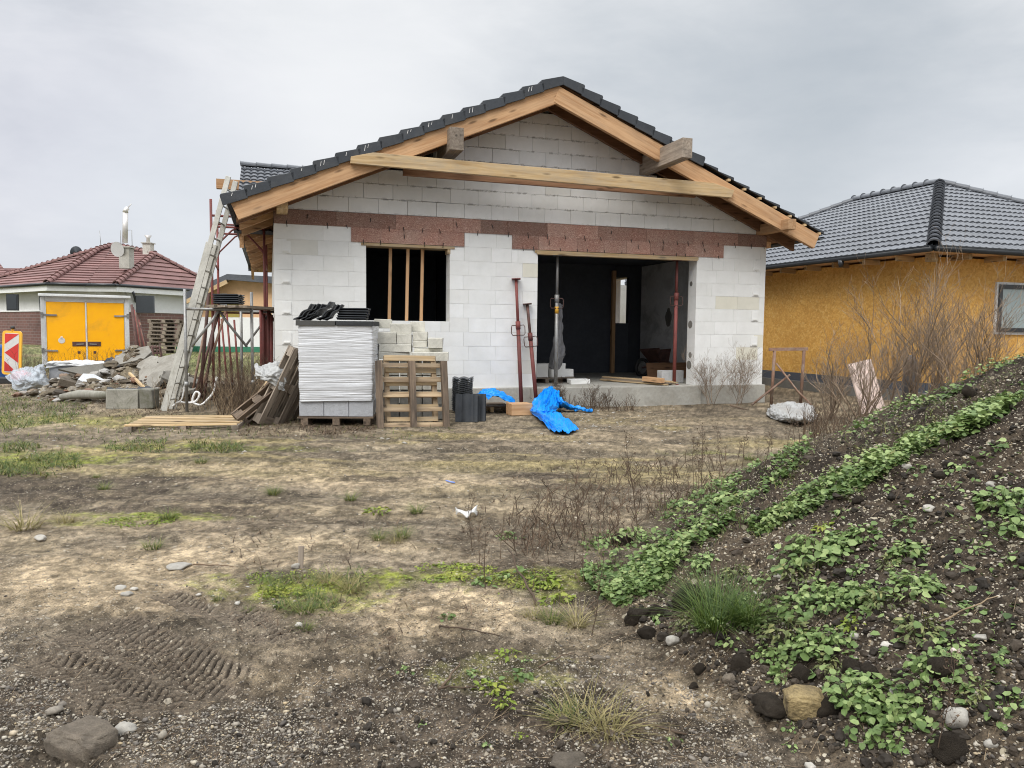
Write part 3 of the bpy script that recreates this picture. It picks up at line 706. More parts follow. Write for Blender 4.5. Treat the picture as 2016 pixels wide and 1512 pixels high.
# tiles: field, verge pieces, batten ends, gutter
mb = MB(); T = .035
tiled(mb, [(-.69, -.62, ZT(-.69)+T), (UR, -.62, ZT(UR)+T), (UR, 13.4, ZT(UR)+T), (-.69, 13.4, ZT(-.69)+T)], .355, .03, .03, .15, 4)
tiled(mb, [(10.12, -.70, ZT(10.12)+T), (UR, -.70, ZT(UR)+T), (UR, 13.4, ZT(UR)+T), (10.12, 13.4, ZT(10.12)+T)], .355, .03, .03, .15, 4)
caps(mb, (UR, 13.4, ZT(UR)+.08), (UR, -.55, ZT(UR)+.08), .38, .11)
roof = mb.build('roof', 'tile', house)
def verge(sgn, n0, n1, N=16):
    mb = MB(); sc = MB(); L = 5.42/N
    for k in range(n0, n1):
        d0 = k*L; d1 = (k+1)*L+.05; u0, u1 = UR+sgn*d0, UR+sgn*d1
        zA, zB = ZT(u0)+.10, ZT(u1)+.165                     # each piece rides up over the one below it
        h = .175
        mb.prism([(u0, zA), (u1, zB), (u1+sgn*.012, zB-.03), (u1-sgn*.03, zB-h), (u0, zA-h+.03)], -.825, -.795, random.uniform(.2, .8))
        mb.prism([(u0, zA), (u1, zB), (u1, zB-.03), (u0, zA-.03)], -.795, -.52, random.uniform(.2, .8))
        if random.random() < .55:
            for dd in (0, .05)[:random.choice((1, 2, 2))]:
                uu = UR+sgn*(d0+.22+dd); sc.beam((uu, -.8265, ZT(uu)+.115), (uu-.012, -.8265, ZT(uu)+.115-random.uniform(.04, .09)), .004, .007)
    o = mb.build('verge_tiles', 'tile', house, bevel=.006)
    if sgn < 0: sc.build('lime_streak', 'white', o)
verge(-1, 0, 16); verge(1, 0, 8)
mb = MB()
for k in range(9, 16):
    u = UR+(k+.75)*5.42/16; mb.box((u, -.71, ZT(u)+.028), (.055, .16, .042))
mb.build('batten', 'wood_board', house)
mb = MB(); 
for k in range(8, 16):
    u0 = UR+k*5.42/16; u1 = u0+.36
    mb.prism([(u0, ZT(u0)+.07), (u1, ZT(u1)+.125), (u1, ZT(u1)+.065), (u0+.05, ZT(u0)+.035)], -.78, -.6, random.uniform(.2, .8))
mb.build('edge_tiles', 'tile', house, bevel=.006)
mb = MB()
for u in (10.13,):
    pr = [(u+.07*math.cos(w), ZT(u)+.02+.07*math.sin(w)) for w in np.linspace(math.pi, 2*math.pi, 9)]
    pr += [(u+.062*math.cos(w), ZT(u)+.02+.062*math.sin(w)) for w in np.linspace(2*math.pi, math.pi, 9)]
    for i in range(8): mb.prism([pr[i], pr[i+1], pr[16-i], pr[17-i]], -.72 if u > 0 else 1.2, 13.3, .5)
mb.build('gutter', 'gutter', house)
# side wing: ridge across the house, one verge over the left wall
VR = 7.8
mb = MB()
Z2 = lambda v: 5.47-.4325*abs(v-VR)
tiled(mb, [(-.72, VR-5.2, Z2(VR-5.2)), (4.6, VR-5.2, Z2(VR-5.2)), (4.6, VR, Z2(VR)), (-.72, VR, Z2(VR))], .36, .035, .035, .16, 8)
tiled(mb, [(-.72, VR+5.2, Z2(VR+5.2)), (4.6, VR+5.2, Z2(VR+5.2)), (4.6, VR, Z2(VR)), (-.72, VR, Z2(VR))], .36, .035, .035, .16, 4)
caps(mb, (-.72, VR, Z2(VR)+.07), (4.6, VR, Z2(VR)+.07), .38, .11)
mb.build('wing_roof', 'tile_grey', house)
mb = MB(); mb.prism([(VR-4.6, 3.1), (VR+4.6, 3.1), (VR, Z2(VR)-.15)], .02, .3, None, lambda x, y, z: Vector((y, x, z))); mb.build('wing_gable', 'block', house)
mb = MB()
for s in (-1, 1): mb.prism([(VR+s*5.15, Z2(VR+s*5.15)-.03), (VR, Z2(VR)-.03), (VR, Z2(VR)-.33), (VR+s*5.15, Z2(VR+s*5.15)-.30)], -.62, -.54, None, lambda x, y, z: Vector((y, x, z)))
mb.prism([(VR-5.15, Z2(VR-5.15)-.03), (VR, Z2(VR)-.03), (VR+5.15, Z2(VR+5.15)-.03), (VR+5.15, Z2(VR+5.15)-.06), (VR, Z2(VR)-.06), (VR-5.15, Z2(VR-5.15)-.06)], -.54, .0, None, lambda x, y, z: Vector((y, x, z)))
mb.build('wing_barge_board', 'wood_new', house)
mb = MB(); q0 = F(426, 362, VR-1.5); mb.beam((q0[0], VR-1.5, q0[1]), (.3, VR-1.5, q0[1]), .16, .22); mb.build('wing_purlin', 'wood_new', house)

# ================================================================ yellow board-clad house on the right
YH = .33
C0 = D(1838, 487, 14.75)
E1 = Vector((-math.sin(YH), math.cos(YH), 0)); E2 = Vector((math.cos(YH), math.sin(YH), 0))
ze = C0.z
yh = thing('boarded_house', 'house sheathed in ochre chipboard under a graphite tiled hip roof', 'house', (C0.x, C0.y, 0), YH)
inv = Matrix.Rotation(-YH, 4, 'Z') @ Matrix.Translation((-C0.x, -C0.y, 0))
LY = lambda p: inv @ Vector(p)
P1 = LY(D(1850, 362, 20.6)); P2 = Vector((P1.x, P1.y+3.0, P1.z))
A2, B2 = 12.5, 9.8                                    # along local y, along local x
c00, c10, c11, c01 = Vector((0, 0, ze)), Vector((B2, 0, ze)), Vector((B2, A2, ze)), Vector((0, A2, ze))
mb = MB()
tiled(mb, [c00, c01, P2, P1], .345, .03, .038, .17, 8)
tiled(mb, [c10, c00, P1], .345, .03, .038, .17, 8)
tiled(mb, [c11, c10, P1, P2], .345, .03, .02, .2, 4); tiled(mb, [c01, c11, P2], .345, .03, .02, .2, 4)
rf = mb.build('roof', 'tile_grey', yh)
mb = MB()
for a, b in ((c00, P1), (c01, P2), (c10, P1), (c11, P2)): caps(mb, a+Vector((0, 0, .05)), b+Vector((0, 0, .06)), .33, .118, 10)
caps(mb, P2+Vector((0, 0, .06)), P1+Vector((0, 0, .06)), .36, .125, 10)
mb.build('ridge_tiles', 'tile_grey', rf)
mb = MB(); I = .55
mb.box((I+.1, (A2)/2, (ze-.10+.42)/2), (.2, A2-2*I, ze-.10-.42)); mb.box((B2/2, I+.1, (ze-.10+.42)/2), (B2-2*I-.002, .2, ze-.10-.42-.002))
mb.box((B2/2, A2-I-.1, 1.6), (B2-2*I-.4, .2, ze-.6)); mb.box((B2-I-.1, A2/2, 1.6), (.2, A2-2*I-.4, ze-.6))
mb.build('wall', 'osb', yh)
mb = MB(); mb.box((B2/2, A2/2, ze-.04), (B2-.1, A2-.1, .03)); mb.build('soffit', 'insul', yh)
mb = MB(); mb.box((I-.01, A2/2, .30), (.06, A2-2*I+.06, .25)); mb.box((B2/2, I-.01, .30), (B2-2*I+.06, .06, .25)); mb.build('damp_course', 'foil_and_shade', yh)
mb = MB(); mb.box((B2/2, A2/2, .05), (B2-2*I+.3, A2-2*I+.3, .36)); mb.build('foundation', 'concrete_dark', yh)
mb = MB()
for a, b in (((-.05, 0, ze-.02), (-.05, A2, ze-.02)), ((0, -.05, ze-.02), (B2, -.05, ze-.02))):
    a = Vector(a); b = Vector(b); mb.tube([a, b], .062, 10); mb.beam(a+Vector((0, 0, .045)), b+Vector((0, 0, .045)), .12, .03)
mb.tube([(-.05, 2.35, ze-.05), (-.05, 2.35, ze-.20)], [.07, .05], 10); mb.build('gutter', 'gutter', yh)
for k in range(13): MB().box((.34, 1.0+.9*k, ze-.12), (.42, .08, .10)).build('rafter_end', 'wood_board', yh)
for k in range(10): MB().box((1.1+.9*k, .34, ze-.12), (.08, .42, .10)).build('rafter_end', 'wood_board', yh)
MB().box((.42, .42, ze-.14), (.16, .16, .16)).build('rafter_end', 'wood_board', yh)
# window of the front side
w0 = LY(D(1962, 548, 15.9)); xw = 2.30; zt, zb = 2.50, 1.42
mb = MB(); mb.box((xw+.75, I-.015, (zt+zb)/2), (1.5, .05, zt-zb)); wn = mb.build('window', 'white_metal', yh)
mb = MB(); F4 = .085
for bx in (((xw+.05+F4/2, I-.05, (zt+zb)/2), (F4, .05, zt-zb-.1)), ((xw+1.45-F4/2, I-.05, (zt+zb)/2), (F4, .05, zt-zb-.1)), ((xw+.75, I-.05, zt-.05-F4/2), (1.4-2*F4, .05, F4)), ((xw+.75, I-.05, zb+.05+F4/2), (1.4-2*F4, .05, F4))): mb.box(*bx)
mb.build('frame', 'gutter', wn)
mb = MB(); mb.box((xw+.75, I-.045, (zt+zb)/2), (1.4-2*F4-.004, .012, zt-zb-.1-2*F4-.004)); mb.build('pane', 'glass_pale', wn)

# ================================================================ brown-roofed bungalow far left
Q = lambda px, py, Y: D(px, py, Y)
lh = thing('tiled_bungalow', 'bungalow with brown red hipped tile roof and brick plinth', 'house', (D(180, 690, 38).x, 38, .45))
LL = lambda p: Vector(p)-Vector((D(180, 690, 38).x, 38, .45))
zE = 3.35
def eav(px, Y): p = D(px, 600, Y); return Vector((p.x, p.y, zE))
A_ = eav(94, 36.0); B_ = eav(172, 36.5); Cc = eav(230, 36.4); R_ = eav(446, 43); L_ = eav(-75, 43)
T1 = Q(193, 492, 41); T2 = Q(224, 483, 42.3); T3 = Q(304, 501, 41)
Bk1 = Vector((L_.x+3, 50, zE)); Bk2 = Vector((R_.x-2, 50, zE))
mb = MB()
def tl(*ps, **k): tiled(mb, [LL(p) for p in ps], .36, .055, 0, .3, 1, **k)
tl(L_, A_, T1); tl(A_, B_, T2, T1); tl(B_, Cc, T3, T2); tl(Cc, R_, T3)
tl(R_, Bk2, T3); tl(Bk2, T2, T3); tl(Bk2, Bk1, T2); tl(Bk1, T1, T2); tl(Bk1, L_, T1)
rf = mb.build('roof', 'tile_red', lh)
mb = MB()
for a, b in ((A_, T1), (Cc, T3), (R_, T3), (L_, T1), (T1, T2), (T3, T2)): caps(mb, LL(a)+Vector((0, 0, .05)), LL(b)+Vector((0, 0, .05)), .36, .16, 6)
mb.build('ridge_tiles', 'tile_red', rf)
mb = MB(); 
for a, b in ((L_, A_), (A_, B_), (B_, Cc), (Cc, R_), (R_, Bk2), (Bk1, L_)):
    a = LL(a); b = LL(b); mb.beam(a-Vector((0, 0, .20)), b-Vector((0, 0, .20)), .05, .26)
mb.build('fascia', 'plaster', lh)
mb = MB()
for a, b in ((L_, A_), (A_, B_), (B_, Cc), (Cc, R_)):
    a = LL(a); b = LL(b); mb.tube([a-Vector((0, .09, .02)), b-Vector((0, .09, .02))], .075, 8)
dp = LL(D(262, 575, 37.2)); mb.tube([dp, dp+Vector((-.05, .3, -.35)), dp+Vector((-.25, .9, -.7)), dp+Vector((-.25, .9, -2.6))], .06, 8); mb.build('gutter', 'gutter', lh)
inn = lambda p, d=.75: LL(Vector((p.x, p.y+d, 0)))
loop = [inn(L_, .1)+Vector((.6, 0, 0)), inn(A_), inn(B_), inn(Cc), inn(R_, .1)-Vector((.6, 0, 0))]
w = MB(); bk = MB(); cp = MB()
zs = D(200, 612, 37).z-.45
for a, b in zip(loop, loop[1:]):
    for m_, z0, z1, th in ((w, zs, zE-.45-.02, .3), (bk, -.3, zs-.04, .36), (cp, zs-.04, zs+.02, .44)):
        m_.beam((a.x, a.y+.15, (z0+z1)/2), (b.x, b.y+.15, (z0+z1)/2), th, z1-z0)
w.build('wall', 'plaster_grey', lh); bk.build('brick_plinth', 'brick', lh); cp.build('coping', 'plaster', lh)
def lwin(px0, px1, py0, py1, nm='window'):
    a, b = LL(D(px0, py0, 36.35)), LL(D(px1, py1, 36.35)); dz = .55
    mb = MB(); mb.box(((a.x+b.x)/2, a.y+dz, (a.z+b.z)/2), (b.x-a.x, .10, a.z-b.z)); o = mb.build(nm, 'gutter', lh)
    mb = MB(); mb.box(((a.x+b.x)/2, a.y+dz-.05, (a.z+b.z)/2), ((b.x-a.x)*.8, .02, (a.z-b.z)*.86)); mb.build('pane', 'glass', o)
lwin(-2, 22, 578, 611); lwin(64, 88, 580, 611); 
a, b = LL(D(268, 582, 37.4)), LL(D(304, 616, 37.4)); mb = MB(); mb.box(((a.x+b.x)/2, a.y+.0, (a.z+b.z)/2), (b.x-a.x, .1, a.z-b.z)); mb.build('window', 'glass', lh)
mb = MB(); c = LL(Q(249, 505, 38.2)); mb.box((c.x, c.y, c.z-.1), (.50, .5, 1.0)); mb.box((c.x, c.y, c.z+.44), (.62, .62, .06)); ch = mb.build('chimney', 'concrete', lh)
mb = MB(); p = LL(Q(246, 478, 38.2)); q = LL(Q(247, 418, 38.2)); mb.tube([p, q], .125, 12); mb.tube([q, q+Vector((.02, 0, .12)), q+Vector((.12, 0, .22))], [.14, .11, .10], 10); mb.tube([q+Vector((.1, 0, .2)), q+Vector((.3, 0, .42))], .02, 5); mb.build('flue_pipe', 'chrome', ch)
mb = MB(); mb.tube([p+Vector((-.2, 0, -.1)), p+Vector((-.2, 0, .6))], .015, 5); mb.tube([p+Vector((.35, 0, -.3)), p+Vector((.35, 0, .62)), p+Vector((.1, 0, .62))], .015, 5); mb.build('stay_rod', 'steel_grey', ch)
mb = MB(); c = LL(Q(292, 487, 41.2)); mb.box((c.x, c.y, c.z-.25), (.42, .42, .9)); mb.box((c.x, c.y, c.z+.21), (.54, .54, .05)); ch = mb.build('chimney', 'concrete', lh)
mb = MB(); mb.tube([c+Vector((0, 0, .22)), c+Vector((0, 0, .45)), c+Vector((0, 0, .62))], [.11, .08, .19], 10); mb.build('chimney_cowl', 'chrome', ch)
mb = MB(); c = LL(Q(231, 491, 37.9)); 
for k in range(6):
    r0, r1 = .40*(k)/6, .40*(k+1)/6
mb.tube([c+Vector((.02, .10, .02)), c+Vector((.01, .05, .01)), c, c+Vector((0, .005, 0)), c+Vector((.01, .06, .01))], [.05, .25, .37, .36, .04], 22, True, .5, False); mb.build('satellite_dish', 'plaster_grey', lh)
mb = MB(); c = LL(Q(151, 497, 41.5)); mb.tube([c, c+Vector((0, -.06, .0))], [.05, .33], 16); mb.tube([c+Vector((0, .2, -.6)), c], .03, 6); mb.build('satellite_dish', 'gutter', lh)
mb = MB(); p = LL(Q(199, 490, 41)); mb.tube([p, p+Vector((-.05, 0, .95))], .014, 5); mb.build('antenna', 'steel_grey', lh)
# second roof behind it at the very edge
fh = D(-60, 540, 62); far = thing('gabled_house', 'distant house with red brown roof at the left edge', 'house', (fh.x, fh.y, .45))
LF = lambda p: Vector(p)-Vector((fh.x, fh.y, .45)); mb = MB()
tiled(mb, [LF(D(-190, 556, 60)), LF(D(70, 556, 60)), LF(D(44, 528, 64)), LF(D(-190, 528, 64))], .4, .06, 0, .3, 1)
tiled(mb, [LF(D(-230, 552, 58)), LF(D(22, 548, 58)), LF(D(-8, 508, 63)), LF(D(-230, 508, 63))], .4, .06, 0, .3, 1); mb.build('roof', 'tile_red', far)
mb = MB(); mb.box((0, 1.0, 1.7), (12, 6, 3.6)); mb.build('wall', 'plaster_grey', far)

# ================================================================ white house with grey roof behind the scaffold
wo = D(450, 690, 31); wh = thing('rendered_house', 'white rendered house with ochre gable insulation behind the scaffold', 'house', (wo.x, wo.y, .40))
LW = lambda p: Vector(p)-Vector((wo.x, wo.y, .40)); dd = 31
aa = {k: LW(D(*v, dd)) for k, v in dict(tl=(408, 624), tr=(600, 624), bl=(385, 700), br=(600, 704), il=(372, 578), ip=(455, 541), ir=(600, 549)).items()}
mb = MB(); mb.prism([(aa['bl'].x, -.4), (3.5, -.4), (3.5, aa['tl'].z), (aa['bl'].x, aa['tl'].z)], 0, 7); mb.build('wall', 'plaster', wh)
mb = MB(); mb.prism([(aa['bl'].x+.25, aa['tl'].z), (3.5, aa['tl'].z), (3.5, aa['ir'].z-.2), (aa['ip'].x, aa['ip'].z-.2), (aa['bl'].x+.25, aa['il'].z-.05)], .02, 6.9, .5); mb.build('gable_insulation', 'insul', wh)
g0 = LW(D(410, 624, dd)); g1 = LW(D(470, 572, dd)); mb = MB(); mb.box(((g0.x+g1.x)/2, .01, (g0.z+g1.z)/2-.12), (g1.x-g0.x, .03, (g1.z-g0.z)*.78)); mb.build('insulation_panel', 'insul_green', wh)
g0 = LW(D(440, 576, dd)); mb = MB(); mb.box((g0.x, -.012, g0.z-.35), (.28, .02, .62)); mb.build('vent', 'white_metal', wh)
mb = MB(); il, ip, ir = aa['il'], aa['ip'], aa['ir']
mb.prism([(il.x, il.z), (ip.x, ip.z), (ir.x, ir.z), (ir.x, ir.z-.30), (ip.x, ip.z-.22), (il.x, il.z-.30)], -.45, 7.4, .5); mb.build('roof', 'tile_grey', wh)
mb = MB(); mb.beam((il.x+.05, -.47, il.z-.36), (ip.x, -.47, ip.z-.30), .06, .16); mb.build('barge_board', 'wood_board', wh)
mb = MB(); mb.box((0.4, -.02, -.02), (5, .04, .5), tint=.3); mb.build('green_membrane', m_plain('green_membrane', (.05, .22, .13), .7), wh)

# ================================================================ yellow box body
bl = D(84, 735, 21.6); br = D(256, 735, 22.75); bw = (br-bl).length; byaw = math.atan2(br.y-bl.y, br.x-bl.x)
tb = thing('box_body', 'yellow double-doored truck box standing on the ground', 'truck box', (bl.x, bl.y, tz(bl.x, bl.y)), byaw)
bh_ = D(84, 584, 21.6).z-tz(bl.x, bl.y)
mb = MB(); mb.box((bw/2, 2.1, bh_/2+.2), (bw-.02, 4.0, bh_-.42)); mb.build('box', 'white_metal', tb, bevel=.02)
mb = MB()
for x in (.05, bw-.05): mb.box((x, .0, bh_/2+.1), (.11, .14, bh_-.2))
mb.box((bw/2, .0, bh_-.05), (bw-.22, .14, .11)); mb.box((bw/2, -.02, bh_+.05), (bw+.1, .3, .07)); mb.box((bw/2, .0, .22), (bw-.22, .14, .14)); mb.build('frame', 'white_metal', tb, bevel=.01)
dz0, dz1 = .32, bh_-.13
for s in (0, 1):
    x0, x1 = (.125, bw/2-.02) if s == 0 else (bw/2+.02, bw-.125)
    mb = MB(); mb.box(((x0+x1)/2, -.02, (dz0+dz1)/2), (x1-x0, .06, dz1-dz0)); dr = mb.build('door', 'yellow', tb, bevel=.012)
    mb = MB(); t_ = .022
    for xx in (x0-.012, x1+.012): mb.box((xx, -.025, (dz0+dz1)/2), (t_, .075, dz1-dz0+.04))
    mb.box(((x0+x1)/2, -.025, dz1+.012), (x1-x0, .075, t_)); mb.build('door_seal', 'white_metal', dr)
    for z in (bh_-.50, .62):
        mb = MB(); sx = x0 if s == 0 else x1; sg = 1 if s == 0 else -1
        mb.beam((sx-sg*.14, -.065, z), (sx+sg*.26, -.065, z-.01), .03, .045); mb.box((sx-sg*.10, -.07, z), (.07, .05, .13)); mb.build('hinge', 'steel_grey', dr)
    xi = x1 if s == 0 else x0; sg = -1 if s == 0 else 1
    mb = MB(); mb.box((xi+sg*.17, -.054, .80), (.34, .012, .13)); mb.build('latch_recess', 'steel_dark', dr)
    mb = MB(); mb.beam((xi+sg*.05, -.066, .80), (xi+sg*.24, -.066, .79), .02, .03); mb.build('latch_handle', 'steel_grey', dr)
    mb = MB(); mb.box((xi+sg*.18, -.055, .56), (.07, .012, .07)); mb.build('lock_plate', 'steel_dark', dr)
    if s == 0:
        mb = MB(); mb.disc((x0+.36, -.053, .90), (0, 1, 0), .085, .006, 18); mb.box((x0+.36, -.053, .97), (.05, .006, .09)); mb.build('paint_chip', 'white', dr)
mb = MB(); mb.box((bw/2, -.01, (dz0+dz1)/2), (.03, .05, dz1-dz0)); mb.build('centre_seal', 'rubber', tb)

# ================================================================ guide beacon, with its red arrow stripes
sp = D(22, 742, 18.4); sz = tz(sp.x, sp.y); bt, bb_ = D(22, 655, 18.4).z-sz, D(22, 734, 18.4).z-sz; sw = .335
sg_ = thing('guide_beacon', 'red and white striped roadwork beacon with yellow rim', 'beacon', (sp.x, sp.y, sz), (0, R(3), R(8)))
hh = bt-bb_
def rrect(w, h, r, n=5, cz=0):
    o = []
    for cxx, czz, a0 in ((w/2-r, h/2-r, 0), (-w/2+r, h/2-r, 90), (-w/2+r, -h/2+r, 180), (w/2-r, -h/2+r, 270)):
        for k in range(n+1): a = R(a0+90*k/n); o.append((cxx+r*math.cos(a), cz+czz+r*math.sin(a)))
    return o
cz_ = (bt+bb_)/2
mb = MB(); mb.prism(rrect(sw+.09, hh+.09, .07, 5, cz_), -.02, .03); mb.tube([(0, .005, bt+.03), (0, .005, bt+.11)], .03, 8); mb.build('rim', 'yellow_plastic', sg_)
mb = MB(); mb.prism(rrect(sw-.02, hh-.02, .035, 4, cz_), -.026, .0); mb.build('panel', 'white', sg_)
mb = MB(); ww = (sw-.03)/2; q = lambda z: bb_+.015+z*(hh-.03)
red = [[(-ww, q(.99)), (-ww, q(.72)), (ww, q(.99))], [(-ww, q(.50)), (ww, q(.25)), (ww, q(.76))], [(-ww, q(.02)), (ww*.72, q(.02)), (-ww, q(.29))]]
for p in red: mb.prism(p, -.030, -.0262)
mb.build('arrow_stripes', 'red', sg_)
mb = MB(); mb.box((.02, .02, .06), (.75, .42, .13)); mb.tube([(0, .02, .1), (0, .02, bb_+.1)], .03, 8); mb.build('foot', 'rubber', sg_, bevel=.02)
mb = MB(); mb.tube([(0, .005, bt+.10), (0, .005, bt+.16)], [.06, .035], 10); mb.build('lamp_socket', 'rubber', sg_)

# ================================================================ generic shapes of the building site
def rock_mesh(seed, sub=3, planes=9, rough=.20):
    import bmesh
    r = np.random.default_rng(seed); bm = bmesh.new(); bmesh.ops.create_icosphere(bm, subdivisions=sub, radius=1)
    V = np.array([v.co[:] for v in bm.verts]); Fc = np.array([[v.index for v in f.verts] for f in bm.faces]); bm.free()
    nrm = r.normal(size=(planes, 3)); nrm /= np.linalg.norm(nrm, axis=1)[:, None]; dd = r.uniform(.55, .95, planes)
    dots = V@nrm.T; dist = np.where(dots > .05, dd/np.maximum(dots, .05), 9).min(1); dist = np.minimum(dist, 1.05)
    dist *= 1+rough*(fbm(V[:, 0]*1.3+V[:, 2]*.7+seed, V[:, 1]*1.3+V[:, 2]*1.1, 1.6, 5, seed)-.5)*2
    return V*dist[:, None], Fc
def rock(name, loc, size, mat, label, cat='stone', seed=0, group=None, rz=0, sub=3, tilt=0, planes=9, blocky=False):
    V, Fc = rock_mesh(seed, sub, planes)
    if blocky: V, Fc = rock_mesh(seed, 5, 4, .30); V = np.sign(V)*np.abs(V)**.55; V = V/1.05
    V = V*np.array(size)/2
    o = npmesh(name, V, Fc, mat, lc=V*3.0+seed, tint=np.full(len(V), rng.random()), smooth=sub > 2)
    o.location = loc; o.rotation_euler = (tilt, tilt*.6, rz); return tag(o, label, cat, group)
def crm(C, n):
    """Catmull-Rom upsampling of control rows"""
    C = np.asarray(C, float); m = len(C); P = np.vstack([2*C[:1]-C[1:2], C, 2*C[-1:]-C[-2:-1]]); out = []
    for s in np.linspace(0, m-1-1e-6, n):
        i = int(s); t = s-i; a, b, c, d = P[i], P[i+1], P[i+2], P[i+3]
        out.append(.5*(2*b+(c-a)*t+(2*a-5*b+4*c-d)*t*t+(3*b-a-3*c+d)*t**3))
    return np.array(out)
def cloth_grid(ctrl, nu=50, nv=40, amp=.03, freq=5, seed=0):
    C = np.array([[list(p) for p in row] for row in ctrl]); rows, cols = C.shape[:2]
    A = crm(C.reshape(rows, -1), nu).reshape(nu, cols, 3); A = np.transpose(A, (1, 0, 2)); A = crm(A.reshape(cols, -1), nv).reshape(nv, nu, 3)
    du = np.gradient(A, axis=1); dv = np.gradient(A, axis=0); n = np.cross(du, dv); n /= np.linalg.norm(n, axis=2, keepdims=True)+1e-9
    uu, vv = np.meshgrid(np.linspace(0, 1, nu), np.linspace(0, 1, nv)); U = uu*freq; V_ = vv*freq
    rid = 1-2*np.abs(fbm(U.ravel(), V_.ravel(), 1.0, 3, seed)-.5)*2; rid2 = fbm(U.ravel()+V_.ravel(), V_.ravel()-U.ravel(), .9, 4, seed+9)-.5
    A = A+n*((rid*.5+rid2*1.6).reshape(nv, nu, 1)*amp)
    i = (np.arange(nv-1)[:, None]*nu+np.arange(nu-1)[None, :]).ravel()
    return A.reshape(-1, 3), np.stack([i, i+1, i+nu+1, i+nu], 1), np.stack([uu.ravel()*freq*.12, vv.ravel()*freq*.12, uu.ravel()*0], 1)
def cloth(name, parts, mat, label, cat, group=None, thick=.004, above=None, parent=None, smooth=True):
    Vs, Fs, Ls, b = [], [], [], 0
    for pr in parts:
        V, Fc, lc = cloth_grid(**pr); Vs.append(V); Fs.append(Fc+b); Ls.append(lc+len(Ls)*3); b += len(V)
    V = np.vstack(Vs)
    if above is not None: V[:, 2] = np.maximum(V[:, 2], base_z(V[:, 0], V[:, 1])+above+.01*fbm(V[:, 0], V[:, 1], 9, 3, 5))
    c = V.mean(0); c[2] = V[:, 2].min()
    o = npmesh(name, V-c, np.vstack(Fs), mat, lc=np.vstack(Ls), smooth=smooth); o.location = c
    s = o.modifiers.new('thickness', 'SOLIDIFY'); s.thickness = thick
    if label: tag(o, label, cat, group)
    return o
def frame3(o, xdir, up):
    """rotation whose local x is xdir and local z is close to up"""
    x = Vector(xdir).normalized(); y = Vector(up).cross(x).normalized(); z = x.cross(y)
    o.rotation_euler = Matrix((x, y, z)).transposed().to_euler(); return o
# pallets: boards along x on three stringers along y
def plank_pallet(label, mats=('wood_pallet', 'wood_old'), w=1.1, l=1.0, nb=5, bw=.095, sw=.075, sh=.085, group=None, top=True, cat='pallet'):
    t = thing('wooden_pallet', label, cat, group=group)
    mb = MB()
    for k in range(nb):
        y = bw/2+.01+(l-bw-.02)*k/(nb-1); mb.box((w/2+random.uniform(-.015, .015), y+random.uniform(-.01, .01), sh+.012), (w*random.uniform(.97, 1.0), bw*random.uniform(.85, 1.1), .022), jit=.004)
    mb.build('deck_boards', mats[0], t)
    for x in (sw/2, w/2, w-sw/2):
        mb = MB(); mb.box((x, l/2, sh/2), (sw*random.uniform(.9, 1.1), l, sh), jit=.005); mb.build('stringer', mats[1], t, bevel=.004)
    return t
def euro_pallet(label, mat='wood_pallet', mat2='wood_old', w=.8, l=1.2, group=None, nb=7):
    t = thing('wooden_pallet', label, 'pallet', group=group); mb = MB()
    for k in range(nb): mb.box((l/2, .05+(w-.1)*k/(nb-1), .132), (l, w/nb*.78, .022), jit=.003)
    for x in (.05, l/2, l-.05): mb.box((x, w/2, .110), (.10, w, .021))
    mb.build('deck_boards', mat, t)
    for y in (.05, w/2, w-.05):
        mb = MB(); mb.box((l/2, y, .011), (l, .095, .022), jit=.002); mb.build('runner', mat2, t)
        for x in (.07, l/2, l-.07):
            mb = MB(); mb.box((x, y, .061), (.135, .098, .076), jit=.002); mb.build('block', mat2, t)
    return t

# ================================================================ in front of the house wall
gz = lambda p: Vector((p.x, p.y, tz(p.x, p.y, False)))
